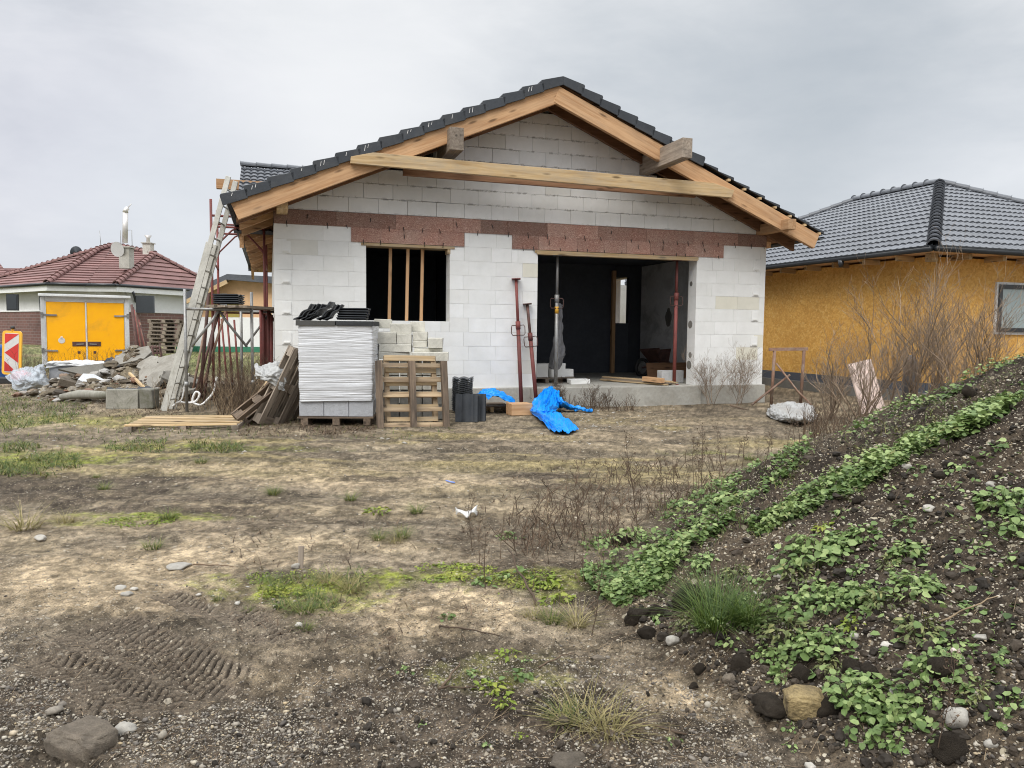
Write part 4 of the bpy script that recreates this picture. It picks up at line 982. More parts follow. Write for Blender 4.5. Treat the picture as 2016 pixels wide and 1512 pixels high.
# wrapped stack
a = gz(G(587, 838)); b = gz(G(735, 838)); ws_w = (b-a).length; wyaw = math.atan2(b.y-a.y, b.x-a.x)
ws = thing('wrapped_block_stack', 'tall block stack wrapped in creased white film on a pallet', 'wrapped stack', a, wyaw)
wd, wz0, wz1 = 1.02, .10, D(660, 641, 11.03).z
def wrapped_body():
    per = []; N = 46
    for (x0, y0, x1, y1) in ((0, 0, ws_w, 0), (ws_w, 0, ws_w, wd), (ws_w, wd, 0, wd), (0, wd, 0, 0)):
        for k in range(N): per.append((x0+(x1-x0)*k/N, y0+(y1-y0)*k/N, len(per)))
    per = np.array(per); n = len(per); zs = np.linspace(.34, wz1, 230)
    Z, I = np.meshgrid(zs, np.arange(n), indexing='ij'); X = per[I, 0]; Y = per[I, 1]
    s = I/N*1.07; f = fbm((s*1.1).ravel(), (Z*62+s*1.3+.8*np.sin(s*2.2+Z*3)).ravel(), 1.0, 3, 77).reshape(Z.shape)
    f2 = fbm((s*1.6).ravel(), (Z*15-s*.6).ravel(), 1.0, 2, 79).reshape(Z.shape)
    off = (np.abs(f-.5)*2)*-.013+(f2-.5)*.016-.012*sst(.62, .34, Z)
    cx_, cy_ = X-ws_w/2, Y-wd/2; L = np.maximum(np.abs(cx_)/(ws_w/2), np.abs(cy_)/(wd/2)); rnd = np.hypot(cx_/(ws_w/2), cy_/(wd/2))
    sc = 1-.018*sst(1.28, 1.42, rnd)+off/(.55)*.9
    X = ws_w/2+cx_*sc; Y = wd/2+cy_*sc
    Zr = Z+.02*np.sin(s*1.7)*sst(.5, .34, Z)
    V = np.stack([X, Y, Zr], -1).reshape(-1, 3); i = (np.arange(len(zs)-1)[:, None]*n+np.arange(n)[None, :]); j = (np.arange(len(zs)-1)[:, None]*n+(np.arange(n)[None, :]+1) % n)
    Fc = np.stack([i.ravel(), j.ravel(), (j+n).ravel(), (i+n).ravel()], 1)
    npmesh('stretch_film', V, Fc, 'film', lc=np.stack([(s*.25).ravel(), (Z*2).ravel(), 0*Z.ravel()], 1), parent=ws)
wrapped_body()
mb = MB(); mb.box((ws_w/2, wd/2, wz1-.03), (ws_w*.96, wd*.96, .05)); mb.build('top_sheet', 'film', ws)
mb = MB()
for k in range(3):
    for j in range(2): mb.box((ws_w*(k+.5)/3, .03+wd*.25+.48*j, .245), (ws_w/3-.01, .48, .235), jit=.004)
mb.build('covered_blocks', m_film('filmed_block', (.40, .41, .43), .3, 1.0), ws, bevel=.008)
mb = MB()
for x in (.09, ws_w/2, ws_w-.09): mb.box((x, wd/2, .055), (.10, wd, .10), jit=.003)
mb.box((ws_w/2, wd/2, .115), (ws_w, wd, .02)); mb.build('pallet', 'wood_old', ws)
LWs = lambda x, y, z: a+Vector((math.cos(wyaw)*x-math.sin(wyaw)*y, math.sin(wyaw)*x+math.cos(wyaw)*y, z))
for k, (x0, x1, mt, lb) in enumerate(((-.02, ws_w*.5, 'cloth_dark', 'weathered grey insulation board lying on left half of the wrapped stack'), (ws_w*.5+.01, ws_w+.0, 'tile', 'black insulation board lying on right half of the wrapped stack'))):
    mb = MB(); mb.box((0, 0, .035), (x1-x0, wd, .07), jit=.004); o = mb.build('insulation_board', m_plain('dark_board%d' % k, ((.10, .10, .095), (.03, .032, .034))[k], .85, .2, 6), None, (0, 0, 0), bevel=.004)
    o.location = LWs((x0+x1)/2, wd/2-.02, wz1-.002); o.rotation_euler = (0, 0, wyaw); tag(o, lb, 'board')
# loose roof tiles
def tile_mesh():
    mb = MB(); n = 18; pw, L = .34, .42; prof = []
    for k in range(n+1):
        x = -pw/2+pw*k/n; prof.append((x, .028*abs(math.cos(math.pi*(x+pw/2)/(pw/2)))**.9))
    vs = []; lc = []
    for y in (-L/2, L/2):
        for dz in (0, .013): vs += [(x, y, z+dz) for x, z in prof]
    m = n+1; fs = []
    for k in range(n):
        fs += [(m+k, m+k+1, 3*m+k+1, 3*m+k), (k, 2*m+k, 2*m+k+1, k+1), (k, k+1, m+k+1, m+k), (2*m+k, 3*m+k, 3*m+k+1, 2*m+k+1)]
    fs += [(0, m, 3*m, 2*m), (n, 2*m+n, 3*m+n, m+n)]
    mb.add(vs, fs, None, .5); return mb
tile0 = tile_mesh().build('roof_tile', 'tile'); used_tile = []
def roof_tile(loc, rot, label, group):
    o = tile0 if not used_tile else tile0.copy()
    if used_tile: COL.objects.link(o)
    used_tile.append(o); put(o, loc, rot); return tag(o, label, 'roof tile', group)
zt_ = wz1+.07
for k in range(9):
    roof_tile(LWs(.10+.052*k+random.uniform(-.005, .005), .22+random.uniform(-.02, .03), zt_+.095+(.04 if k in (4, 5) else 0)), (random.uniform(-.04, .04), R(-36+random.uniform(-7, 7)), wyaw+random.uniform(-.06, .06)), 'dark wavy roof tile standing on edge atop the wrapped stack', 'roof tiles standing on the wrapped stack')
for k in range(5):
    roof_tile(LWs(.75+.008*k, .24, zt_+.01+.034*k), (0, random.uniform(-.02, .02), wyaw+R(90)+random.uniform(-.03, .03)), 'dark roof tile in the low pile lying atop the wrapped stack', 'roof tiles piled on the wrapped stack')
# tiles by the wall
p = gz(G(922, 830))
for k in range(5):
    roof_tile(p+Vector((-.03+.008*k+(.09 if k > 2 else 0), .05+.035*k, .21)), (R(84), 0, random.uniform(-.08, .08)), 'dark roof tile standing upright beside the leaning pallets', 'roof tiles standing by the wall')
p2 = gz(G(908, 815))
for k in range(17):
    roof_tile(p2+Vector((random.uniform(-.006, .006), .35, .02+.034*k)), (0, 0, random.uniform(-.03, .03)), 'dark roof tile in the flat pile by the house wall', 'roof tiles piled by the wall')
# pale blocks stacked behind the leaning pallets
BL = [(737, 771, 628, 646, 12.1, 'pale block topmost at the left corner of the block stack'), (768, 810, 637, 658, 11.9, 'broken pale block on top of the stack with a chipped underside'),
      (808, 837, 633, 653, 12.1, 'pale block topmost at the right of the block stack top'), (742, 780, 653, 677, 11.85, 'pale block below the chipped one, left of the centre joint'),
      (780.5, 810, 658, 677, 11.87, 'short pale block right under the chipped one'), (812, 841, 653, 671, 11.95, 'small pale block above another small one, right half of stack'),
      (812, 841, 671.5, 684, 11.93, 'thin pale block under the small one, right half of stack'), (842, 872, 665, 686, 11.85, 'square-ended grey block at the upper right of the stack'),
      (735, 742, 646.5, 677, 12.2, 'pale block set back at the left edge of the stack'), (746, 810, 677.5, 693, 11.85, 'long grey block in the third row, left half'),
      (814, 872, 686, 693, 11.9, 'long narrow pale block under the square-ended grey block'), (745, 807, 693.5, 707, 11.85, 'long grey block in the lowest visible row, left half'),
      (811, 883, 693.5, 711, 11.75, 'longest pale block jutting out right above the pallets'), (733, 745, 672, 689, 12.0, 'dark grey block end at the left edge, middle row'), (735, 743, 689.5, 706, 12.0, 'dark grey block end at the left edge, lower row')]
def aac(px0, px1, py0, py1, Y, label, dep=.30, yaw=.10, mat='block', tint=None, group='aerated concrete blocks of the stack', jit=.005, back=.0):
    p0 = D(px0, py1, Y); p1 = D(px1, py1, Y); z1 = D((px0+px1)/2, py0, Y).z; w = p1.x-p0.x; h = z1-p0.z
    mb = MB(); mb.box((0, dep/2, h/2), (w*.985, dep, h*.97), tint=tint if tint is not None else random.uniform(.6, 1), jit=jit)
    o = mb.build('concrete_block', mat, None, (0, 0, 0), bevel=.008); o.location = ((p0.x+p1.x)/2, Y+back, p0.z); o.rotation_euler = (0, 0, yaw+random.uniform(-.06, .06)); return tag(o, label, 'block', group)
M['block_weathered'] = m_plain('weathered_block', (.47, .455, .40), .95, .14, 7, bump=.3, dirt=(.27, .26, .22), dirt_amt=.55, tintv=.3)
for k, (x0, x1, y0, y1, Y, lb) in enumerate(BL): aac(x0, x1, y0, y1, Y, lb, mat='block_weathered', tint=.1 if 'dark' in lb else None)
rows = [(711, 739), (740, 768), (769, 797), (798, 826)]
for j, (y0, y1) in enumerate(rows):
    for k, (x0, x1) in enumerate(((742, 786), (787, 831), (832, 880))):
        aac(x0, x1, y0, y1, 11.95, 'grey block behind the leaning pallets, %s row under the jutting block, %s' % (('first', 'second', 'third', 'bottom')[j], ('left', 'middle', 'right')[k]), mat='block_weathered' if j < 2 else 'concrete_dark', jit=.003, dep=.45)  # lower two rows take darker concrete as painted shade behind the pallets
# the two leaning pallets
def lean(o, px0, py0, px1, py1, lean_deg):
    A = gz(G(px0, py0)); B = gz(G(px1, py1)); x = (B-A).normalized(); n = Vector((-x.y, x.x, 0)); y = (Vector((0, 0, 1))*math.cos(R(lean_deg))+n*math.sin(R(lean_deg)))
    z = x.cross(y)                       # the deck faces the wall
    o.location = A; o.rotation_euler = Matrix((x, y, -z)).transposed().to_euler() if False else Matrix((x, y, z)).transposed().to_euler(); return o
pl = plank_pallet('old dark pallet leaning upright against the block stack', ('wood_weathered', 'wood_old'), 1.06, .98, 5, .065, .095, .085)
def fix_lean(o, A, xdir, deg, roll=0):
    x = Vector(xdir).normalized(); n = Vector((-x.y, x.x, 0)); y0 = Vector((0, 0, 1))*math.cos(R(deg))+n*math.sin(R(deg))
    x2 = x*math.cos(roll)+y0*math.sin(roll); y2 = y0*math.cos(roll)-x*math.sin(roll); z2 = x2.cross(y2)
    o.location = A; o.rotation_euler = Matrix((x2, y2, z2)).transposed().to_euler(); return o
def flip_kids(o, sh):                    # put the deck behind the stringers
    for c in kids(o): c.scale = (1, 1, -1)
flip_kids(pl, 0)
A_p = gz(G(744, 843)); B_p = gz(G(886, 838)); fix_lean(pl, A_p, B_p-A_p, 13)
pl2 = plank_pallet('pale newer pallet leaning behind the old dark one', ('wood_pallet', 'wood_weathered'), .78, 1.0, 6, .075, .07, .08)
fix_lean(pl2, A_p+Vector((.05, .30, .03)), B_p-A_p, 13.5)
# flat pallet
fp = plank_pallet('flat pallet with fresh yellow boards lying in front of the scaffold', ('wood_board', 'wood_grey'), 1.46, 1.12, 6, .085, .10, .085)
put(fp, gz(G(243, 850)), (0, 0, .20))
# tangle of upended pallets
e1 = euro_pallet('upended grey pallet leaning on the wrapped stack, underside out', 'wood_grey', 'wood_grey')
def orient(o, loc, x, y): x = Vector(x).normalized(); z = x.cross(Vector(y)).normalized(); y = z.cross(x); o.location = loc; o.rotation_euler = Matrix((x, y, z)).transposed().to_euler(); return o
g1 = gz(G(508, 838)); orient(e1, g1+Vector((.0, .0, .03)), (.43, .05, .90), (.52, .85, -.12))
e2 = euro_pallet('upended brown pallet standing behind the grey one', 'wood_pallet', 'wood_old'); g2 = gz(G(482, 826)); orient(e2, g2+Vector((.0, .05, .03)), (.44, .1, .62), (.50, .8, -.25))
e3 = euro_pallet('broken dark pallet lying tilted at the foot of the others', 'wood_old', 'wood_old', nb=4, l=.8, w=.6); g3 = gz(G(462, 842)); orient(e3, g3+Vector((0, .1, .10)), (.55, .35, .50), (.1, .85, -.45))
cloth('plastic_sheet', [dict(ctrl=[[D(500, 718, 11.25), D(520, 722, 11.2), D(545, 716, 11.2), D(566, 722, 11.3)], [D(503, 732, 11.0), D(522, 740, 10.95), D(545, 735, 11.0), D(562, 748, 11.1)], [D(508, 742, 11.1), D(525, 748, 11.0), D(548, 765, 11.05), D(560, 770, 11.1)]], amp=.06, freq=6, seed=3)], 'sheet_dirty', 'crumpled white plastic bag caught on the upended pallets', 'plastic sheet')
# blue tarpaulins
Gp = lambda x, y, z=.0: G(x, y, z)
cloth('tarpaulin', [dict(ctrl=[[D(1074, 768, 13.6), D(1085, 763, 13.6), D(1098, 772, 13.6)], [D(1058, 785, 13.2), D(1078, 783, 13.05), D(1100, 790, 13.2)], [Gp(1046, 800, .10), Gp(1066, 805, .16), Gp(1096, 808, .05)], [Gp(1046, 812, .05), Gp(1068, 815, .10), Gp(1090, 816, .03)], [Gp(1066, 828, .05), Gp(1086, 826, .10), Gp(1108, 822, .04)], [Gp(1078, 842, .03), Gp(1104, 838, .08), Gp(1126, 832, .03)], [Gp(1092, 853, .02), Gp(1116, 852, .05), Gp(1138, 848, .02)]], nu=150, nv=90, amp=.07, freq=9, seed=12),
                    dict(ctrl=[[D(1086, 764, 13.58), D(1090, 780, 13.3), Gp(1084, 806, .10)], [D(1104, 782, 13.3), D(1108, 792, 13.0), Gp(1104, 804, .04)], [Gp(1124, 796, .12), Gp(1126, 800, .10), Gp(1124, 808, .02)], [Gp(1148, 803, .06), Gp(1150, 805, .06), Gp(1146, 809, .02)], [Gp(1167, 806, .03), Gp(1167, 808, .03), Gp(1163, 811, .01)]], nu=130, nv=70, amp=.06, freq=8, seed=15)],
      'tarp_blue', 'large blue tarpaulin trailing forward over the dirt below the garage', 'tarpaulin', above=.008)
cloth('tarpaulin', [dict(ctrl=[[D(938, 786, 13.1), D(947, 772, 13.3), D(962, 768, 13.4), D(985, 771, 13.5), D(1012, 790, 13.6)], [D(936, 792, 12.9), D(950, 776, 12.9), D(966, 773, 12.9), D(990, 780, 13.0), D(1016, 798, 13.2)], [D(940, 802, 12.8), D(948, 790, 12.75), D(962, 784, 12.7), D(984, 783, 12.75), D(1010, 800, 12.9)]], nu=110, nv=60, amp=.06, freq=8, seed=22)], 'tarp_blue', 'smaller blue tarpaulin draped over a low pile by the wall', 'tarpaulin', above=.01)
c = gz(G(968, 812)); sp_ = plank_pallet('small rough pallet with reddish boards under the smaller tarpaulin', ('wood_old', 'wood_board'), .62, .7, 5, .1, .07, .085); put(sp_, c+Vector((-.30, .0, 0)), (0, 0, .15))
mb = MB(); mb.box((0, .14, .10), (.36, .28, .20), jit=.008); o = mb.build('wooden_block', 'wood_new', None, (0, 0, 0), bevel=.006); put(o, gz(G(1028, 818)), (0, 0, .35)); tag(o, 'orange-brown timber block beside the foot of a leaning prop', 'timber')
# steel props
def prop(label, foot, head, cl=.62, mat='steel_red', mat2='steel_red', sticker=False, hr=1):
    foot = Vector(foot); head = Vector(head); ax = head-foot; L = ax.length
    t = thing('steel_prop', label, 'steel prop', foot); t.rotation_euler = Vector((0, 0, 1)).rotation_difference(ax).to_euler()
    mb = MB(); mb.tube([(0, 0, .012), (0, 0, L*cl)], .036, 12); mb.build('outer_tube', mat, t)
    mb = MB(); mb.tube([(0, 0, L*cl), (0, 0, L-.01)], .027, 12); mb.build('inner_tube', mat2, t)
    mb = MB(); mb.tube([(0, 0, L*cl-.09), (0, 0, L*cl+.05)], .045, 12); mb.build('collar', mat, t)
    mb = MB(); z = L*cl; mb.tube([(-.04, -.02, z-.02), (-.11, -.03, z-.02), (-.12, -.03, z-.06), (-.12, -.03, z-.17), (-.10, -.03, z-.20), (.10, -.03, z-.20), (.12, -.03, z-.17), (.12, -.03, z-.05), (.10, -.03, z-.02), (.04, -.02, z-.02)], .008, 6); mb.build('handle', 'steel_dark', t)
    for nm, z, s in (('base_plate', .006, .15), ('head_plate', L-.006, .16)):
        mb = MB(); mb.box((0, 0, z), (s, s, .012)); mb.build(nm, mat2 if nm[0] == 'h' else mat, t)
    if sticker: mb = MB(); mb.tube([(0, 0, L*cl-.30), (0, 0, L*cl-.17)], .0375, 12); mb.build('yellow_sticker', 'yellow_plastic', t)
    return t
def fw_(px, py, v): u, z = F(px, py, v); return HW(u, v, z)
prop('tall red steel prop leaning on the wall left of the garage', HW(F(1027, 793, -.34)[0], -.34, .0), fw_(1016, 549, -.07), .65)
prop('shorter rusty steel prop leaning on the garage corner', HW(F(1057, 786, -.30)[0], -.30, .03), fw_(1038, 598, -.08), .69, 'steel_red', 'steel_dark')
u, _ = F(1094, 756, .2); prop('grey steel prop under the lintel with a yellow sticker', HW(u, .2, SL), HW(u, .2, 2.80), .68, 'steel_grey', 'steel_grey', True)
u, _ = F(1327, 758, .2); prop('red steel prop under the right end of the garage lintel', HW(u, .2, SL), HW(u, .2, 2.80), .72)
# inside the garage
def inb(px, py, v): u, z = F(px, py, v); return HW(u, v, SL)
gp = plank_pallet('low grey pallet on the garage floor carrying a few blocks', ('wood_grey', 'wood_grey'), 1.25, .9, 5, .11); q = F(1052, 745, 1.0); put(gp, HW(4.55, 1.05, SL), (0, 0, YAW))
for k, (u, v, w, h, dz, lb) in enumerate(((4.78, 1.35, .22, .34, .11, 'upright block at the left end of the garage pallet'), (5.10, 1.25, .25, .27, .11, 'pale block left of the grey cloth on the garage pallet'), (5.42, 1.2, .30, .28, .11, 'larger white block near the middle of the garage pallet'), (5.68, 1.35, .26, .15, .11, 'flat white block at the right end of the garage pallet'))):
    mb = MB(); mb.box((0, 0, h/2), (w, .25, h), tint=.2, jit=.006); o = mb.build('concrete_block', 'block', None, (0, 0, 0), bevel=.006); put(o, HW(u, v, SL+dz), (0, 0, YAW+random.uniform(-.3, .3))); tag(o, lb, 'block', 'blocks on the garage pallet')
mb = MB(); mb.box((0, 0, .05), (.42, .2, .09), tint=.3, jit=.01); o = mb.build('concrete_block', 'block', None, (0, 0, 0), bevel=.006); put(o, HW(5.72, .75, SL), (0, 0, YAW+.1)); tag(o, 'thin white offcut lying on the slab beside the garage pallet', 'block')
fd = lambda px, py, v: fw_(px, py, v)
cloth('dust_sheet', [dict(ctrl=[[fd(1098, 600, .5), fd(1101, 597, .45), fd(1104, 600, .5)], [fd(1094, 640, .65), fd(1100, 640, .5), fd(1107, 640, .65)], [fd(1087, 685, .75), fd(1098, 690, .55), fd(1108, 682, .7)], [fd(1081, 722, .9), fd(1094, 728, .6), fd(1106, 722, .8)]], amp=.07, freq=4, seed=31)], 'cloth_grey', 'grey dust sheet hanging in folds behind the grey prop', 'dust sheet')
wb = thing('wheelbarrow', 'dark wheelbarrow parked by the inner side wall of the garage', 'wheelbarrow', inb(1300, 735, 3.1), YAW+R(15))
mb = MB()
tr = [(-.42, -.30, .62), (.38, -.26, .66), (.38, .26, .66), (-.42, .30, .62)]; tb_ = [(-.18, -.2, .32), (.28, -.18, .36), (.28, .18, .36), (-.18, .2, .32)]
mb.add(tr+tb_, [(0, 4, 5, 1), (1, 5, 6, 2), (2, 6, 7, 3), (3, 7, 4, 0), (4, 7, 6, 5)]); o = mb.build('tray', 'steel_dark', wb); s_ = o.modifiers.new('t', 'SOLIDIFY'); s_.thickness = .012
mb = MB()
for s in (-1, 1): mb.tube([(-.62, s*.04, .20), (-.2, s*.2, .31), (.35, s*.24, .35), (.85, s*.27, .62), (1.0, s*.27, .63)], .018, 8); mb.tube([(.2, s*.22, .33), (.32, s*.24, .02), (.42, s*.24, .02), (.42, s*.24, .34)], .015, 8)
mb.build('frame', 'steel_dark', wb)
mb = MB(); mb.tube([(-.58+.19*math.cos(w), 0, .20+.19*math.sin(w)) for w in np.linspace(0, 2*math.pi, 20)], .04, 8, False); w_ = mb.build('wheel', 'rubber', wb)
mb = MB(); mb.disc((-.58, 0, .2), (0, 1, 0), .13, .04, 16); mb.build('rim', 'steel_grey', w_)
mb = MB(); mb.box((0, 0, .18), (1.2, .02, .36), jit=.005); o = mb.build('board', 'wood_soffit', None, (0, 0, 0)); put(o, HW(8.45, 2.0, SL), (R(-12), 0, YAW+.1)); tag(o, 'brown sheet board leaning in the right corner of the garage', 'board')
mb = MB(); mb.box((0, 0, .13), (.5, .2, .25), tint=.3); o = mb.build('concrete_block', 'inner_wall', None, (0, 0, 0), bevel=.006); put(o, HW(7.75, .75, SL), (0, 0, YAW)); tag(o, 'grey block standing behind the right steel prop', 'block')
for k in range(5):
    u0, u1 = 7.25+.07*k, 6.55+.05*k; mb = MB(); z = SL+.02+.027*(k % 3)
    mb.beam(HW(u0, -.02+.03*k, z), HW(u1, 1.5+.06*k, z+.006), .11, .025, jit=.003); o = mb.build('plank', 'wood_grey' if k % 2 else 'wood_board', None, HW(u0, 0, z)); tag(o, 'loose plank in the small pile on the garage slab edge', 'plank', 'planks on the garage slab')
mb = MB(); mb.beam(HW(7.15, -.03, SL+.10), HW(7.0, .45, SL+.11), .11, .09); o = mb.build('timber_offcut', 'wood_new', None, HW(7.1, 0, SL)); tag(o, 'short orange timber offcut on top of the plank pile', 'timber')
mb = MB(); mb.beam(inb(1158, 716, 6.6)+Vector((0, 0, .03)), fw_(1182, 655, 7.1), .05, .17); o = mb.build('plank', 'concrete', None, inb(1158, 716, 6.6)); tag(o, 'pale board leaning at the back of the dark garage', 'plank')
mb = MB(); mb.tube([(0, 0, 0), (0, 0, .3), (0, 0, .42)], [.12, .12, .05], 10); o = mb.build('canister', 'yellow_plastic', None, (0, 0, 0)); put(o, inb(1144, 706, 6.2)); tag(o, 'yellow canister deep inside the garage', 'canister')

# ================================================================ scaffold at the left side of the house
sc = thing('frame_scaffold', 'tall dark red tube scaffold with plank deck beside left eave', 'scaffold', gz(D(470, 790, 14.6)))
LS = lambda p: Vector(p)-sc.location
def frame_at(xl, yl, xr, Y, Y2):
    gl = lambda px: D(px, 640, Y)
    A = gz(gl(xl)); B = gz(D(xr, 640, Y2)); zt = D(xl, yl, Y).z
    for P_ in (A, B): mb = MB(); mb.tube([LS(P_), LS(Vector((P_.x, P_.y, zt)))], .026, 8); mb.build('standard', 'steel_red', sc)
    mb = MB()
    for dz in (.30, .50): mb.tube([LS(Vector((A.x, A.y, zt-dz))), LS(Vector((B.x, B.y, zt-dz)))], .022, 8)
    u = (B-A).normalized()
    for P_, s in ((A, 1), (B, -1)):
        Q_ = Vector((P_.x, P_.y, 0))+u*.36*s
        mb.tube([LS(Vector((P_.x, P_.y, zt-1.0))), LS(Vector((P_.x, P_.y, zt-.9))+u*.04*s), LS(Vector((Q_.x, Q_.y, zt-.56))), LS(Vector((Q_.x, Q_.y, zt-.5))+u*.12*s)], .018, 8)
    mb.build('ledger', 'steel_red', sc); return A, B
a1, b1 = frame_at(419, 392, 522, 14.5, 14.8); a2, b2 = frame_at(431, 414, 526, 17.0, 17.3)
zd = D(470, 606, 14.6).z
for k in range(4):
    f_ = (k+.5)/4; mb = MB(); p = a1.lerp(b1, f_*.95); q = a2.lerp(b2, f_*.95); mb.beam(LS(Vector((p.x, p.y-.2, zd))), LS(Vector((q.x, q.y, zd))), .24, .04, jit=.006); mb.build('deck_plank', 'wood_grey', sc)
mb = MB()
for P_, Q_ in ((a1, a2), (b1, b2)):
    for z in (zd-.07, zd+.9): mb.tube([LS(Vector((P_.x, P_.y, z))), LS(Vector((Q_.x, Q_.y, z)))], .02, 8)
for P_, Q_ in ((a1, b1), (a2, b2)): mb.tube([LS(Vector((P_.x, P_.y, zd-.05))), LS(Vector((Q_.x, Q_.y, zd-.05)))], .02, 8)
mb.build('ledger', 'steel_red', sc)
# grey trestle
t0 = gz(D(368, 800, 12.6)); t1 = gz(D(498, 800, 13.0)); zr = D(368, 608, 12.6).z
tr_ = thing('trestle_scaffold', 'low grey tube trestle with plank top and curved braces', 'trestle', t0)
LT = lambda p: Vector(p)-t0
for P_, top in ((t0, D(366, 569, 12.6).z), (t1, D(496, 575, 13.0).z), (t0+Vector((.35, 1.6, 0)), zr+.05), (t1+Vector((.30, 1.6, 0)), zr+.12)):
    mb = MB(); mb.tube([LT(P_), LT(Vector((P_.x, P_.y, top)))], .026, 8); mb.tube([LT(P_+Vector((0, 0, .42))), LT(P_+Vector((0, 0, .50)))], .036, 8); mb.build('leg', 'steel_grey', tr_)
for dy in (0, 1.6):
    mb = MB(); A = t0+Vector((dy*.22, dy, 0)); B = t1+Vector((dy*.19, dy, 0)); u = (B-A); A.z = B.z = zr
    mb.tube([LT(A), LT(B)], .024, 8)
    for f0, f1, s in ((.08, .46, 1), (.92, .54, -1)):
        p0 = A+u*f0; p1 = A+u*f1; p0 = Vector((p0.x, p0.y, zr-.62)); mb.tube([LT(p0), LT(Vector((p0.x, p0.y, zr-.62)).lerp(Vector((p1.x, p1.y, zr-.10)), .8)), LT(Vector((p1.x, p1.y, zr-.03)))+Vector((.03*s, 0, 0))], .022, 8)
    mb.build('frame_tubes', 'steel_grey', tr_)
for k in range(4):
    mb = MB(); p = t0.lerp(t1, .45+.16*k); mb.beam(LT(Vector((p.x, p.y-.25, zr+.05))), LT(Vector((p.x+.4, p.y+1.85, zr+.05))), .16, .04, jit=.006); mb.build('deck_plank', 'wood_grey', tr_)
pt = t0.lerp(t1, .56)
for k in range(5): roof_tile(Vector((pt.x+.02*random.random(), pt.y+.25, zr+.085+.034*k)), (0, 0, R(90)+random.uniform(-.03, .03)), 'dark roof tile in the pile on the trestle deck', 'roof tiles on the trestle')
# loose tubes
def tube_thing(name, p0, p1, r, mat, label, group):
    p0 = Vector(p0); p1 = Vector(p1); mb = MB(); mb.tube([p0, p1], r, 8); o = mb.build(name, mat, None, p0); return tag(o, label, 'tube', group)
for k, (x0, y0, x1, y1, Y, mt) in enumerate(((394, 782, 411, 577, 13.2, 'steel_dark'), (374, 733, 405, 640, 14.4, 'rust_wood'), (378, 740, 432, 612, 14.2, 'steel_dark'), (383, 736, 421, 640, 14.3, 'steel_dark'), (388, 738, 446, 606, 14.1, 'rust_wood'), (400, 745, 425, 610, 14.0, 'steel_dark'), (447, 700, 436, 628, 17.5, 'steel_red'), (458, 700, 446, 612, 17.6, 'steel_red'), (470, 700, 461, 630, 17.6, 'steel_red'))):
    A = D(x0, y0, Y); A.z = tz(A.x, A.y, False) if y0 < 750 else A.z; B = D(x1, y1, Y+.35)
    tube_thing('scaffold_tube', A, B, .024 if k else .03, mt, ('thick dark tube standing upright against the trestle' if k == 0 else 'rusty tube leaning in the bundle under the trestle' if k < 6 else 'red tube standing slanted behind the scaffold'), 'loose tubes at the scaffold')
for k, (x, yt) in enumerate(((514, 590), (519, 598), (529, 585), (534, 600))):
    A = gz(D(x+random.uniform(-2, 2), 700, 14.2)); B = D(x, yt+20, 14.3); tube_thing('scaffold_tube', A, B, .034, 'steel_red', 'thick red tube standing in the bundle at the house corner', 'tubes at the house corner')
for k in range(9):
    A = gz(D(276+k*3, 720, 20.5+.05*k)); B = D(259+k*2.2, 600+k*5, 20.9); tube_thing('scaffold_tube', A, B, .035, ('steel_dark', 'steel_dark', 'steel_red', 'rust_wood')[k % 4], 'long pole leaning against the right side of the yellow box', 'poles leaning on the yellow box')
for k in range(4):
    A = gz(D(288+k*7, 720, 20.3)); t = thing('steel_rack', 'rusty frame of bars leaning in the weeds right of the box', 'steel frame', A, (R(-14), R(-12+4*k), R(20*k)), 'rusty frames by the poles'); mb = MB()
    for x in (0, .26): mb.tube([(x, 0, 0), (x, 0, .85)], .02, 6)
    for z in (.12, .3, .48, .66, .82): mb.tube([(0, 0, z), (.26, 0, z)], .016, 6)
    mb.build('bars', 'steel_dark', t)
# ladder
lt = Vector(D(457, 352, 13.1)); lf = gz(G(331, 806)); lf = gz(D(333, 800, 12.95))
ld = thing('aluminium_ladder', 'long grey aluminium ladder leaning on the left eave', 'ladder', lf)
ax = (lt-lf); Ll = ax.length; xdir = ax.normalized(); wdir = Vector((-.04, .99, 0)); wdir = (wdir-xdir*wdir.dot(xdir)).normalized()
orient(ld, lf, xdir, wdir)
for y in (-.19, .19):
    mb = MB(); mb.box((Ll*.5, y, 0), (Ll, .028, .085)); mb.box((Ll*.36, y+(.03 if y < 0 else -.03), .045), (Ll*.72, .026, .075)); mb.build('rail', 'alu', ld, bevel=.004)
for k in range(int(Ll/.28)):
    mb = MB(); mb.tube([(.2+.28*k, -.19, 0), (.2+.28*k, .19, 0)], .016, 8); mb.build('rung', 'alu', ld)
mb = MB(); mb.tube([(Ll-.25, .15, .05), (Ll-.5, .05, .10), (Ll-.75, .12, .06), (Ll-1.0, -.02, .1), (Ll-1.2, .1, .05)], .006, 5); mb.build('rope', 'wire', ld)
# white hoses on the ground
for k, pts in enumerate((((340, 800, .05), (352, 792, .1), (368, 793, .07), (385, 790, .18), (393, 776, .45), (385, 772, .5), (379, 790, .2), (395, 797, .06), (410, 785, .15), (421, 770, .45), (427, 742, .95)), ((345, 795, .04), (358, 785, .1), (365, 750, .75), (372, 735, .95)))):
    P_ = [D(x, y, 13.0-.1*k) for x, y, z in pts]; P_ = [Vector(v) for v in crm(np.array([list(v) for v in P_]), 50)]; P_ = [Vector((v.x, v.y, max(v.z, tz(v.x, v.y, False)+.03))) for v in P_]
    mb = MB(); mb.tube(P_, .013+.005*(k == 0), 8); o = mb.build('plastic_hose', 'white', None, P_[0]); tag(o, ('looped white plastic hose lying under the trestle', 'straight-rising white hose by the ladder foot')[k], 'hose')

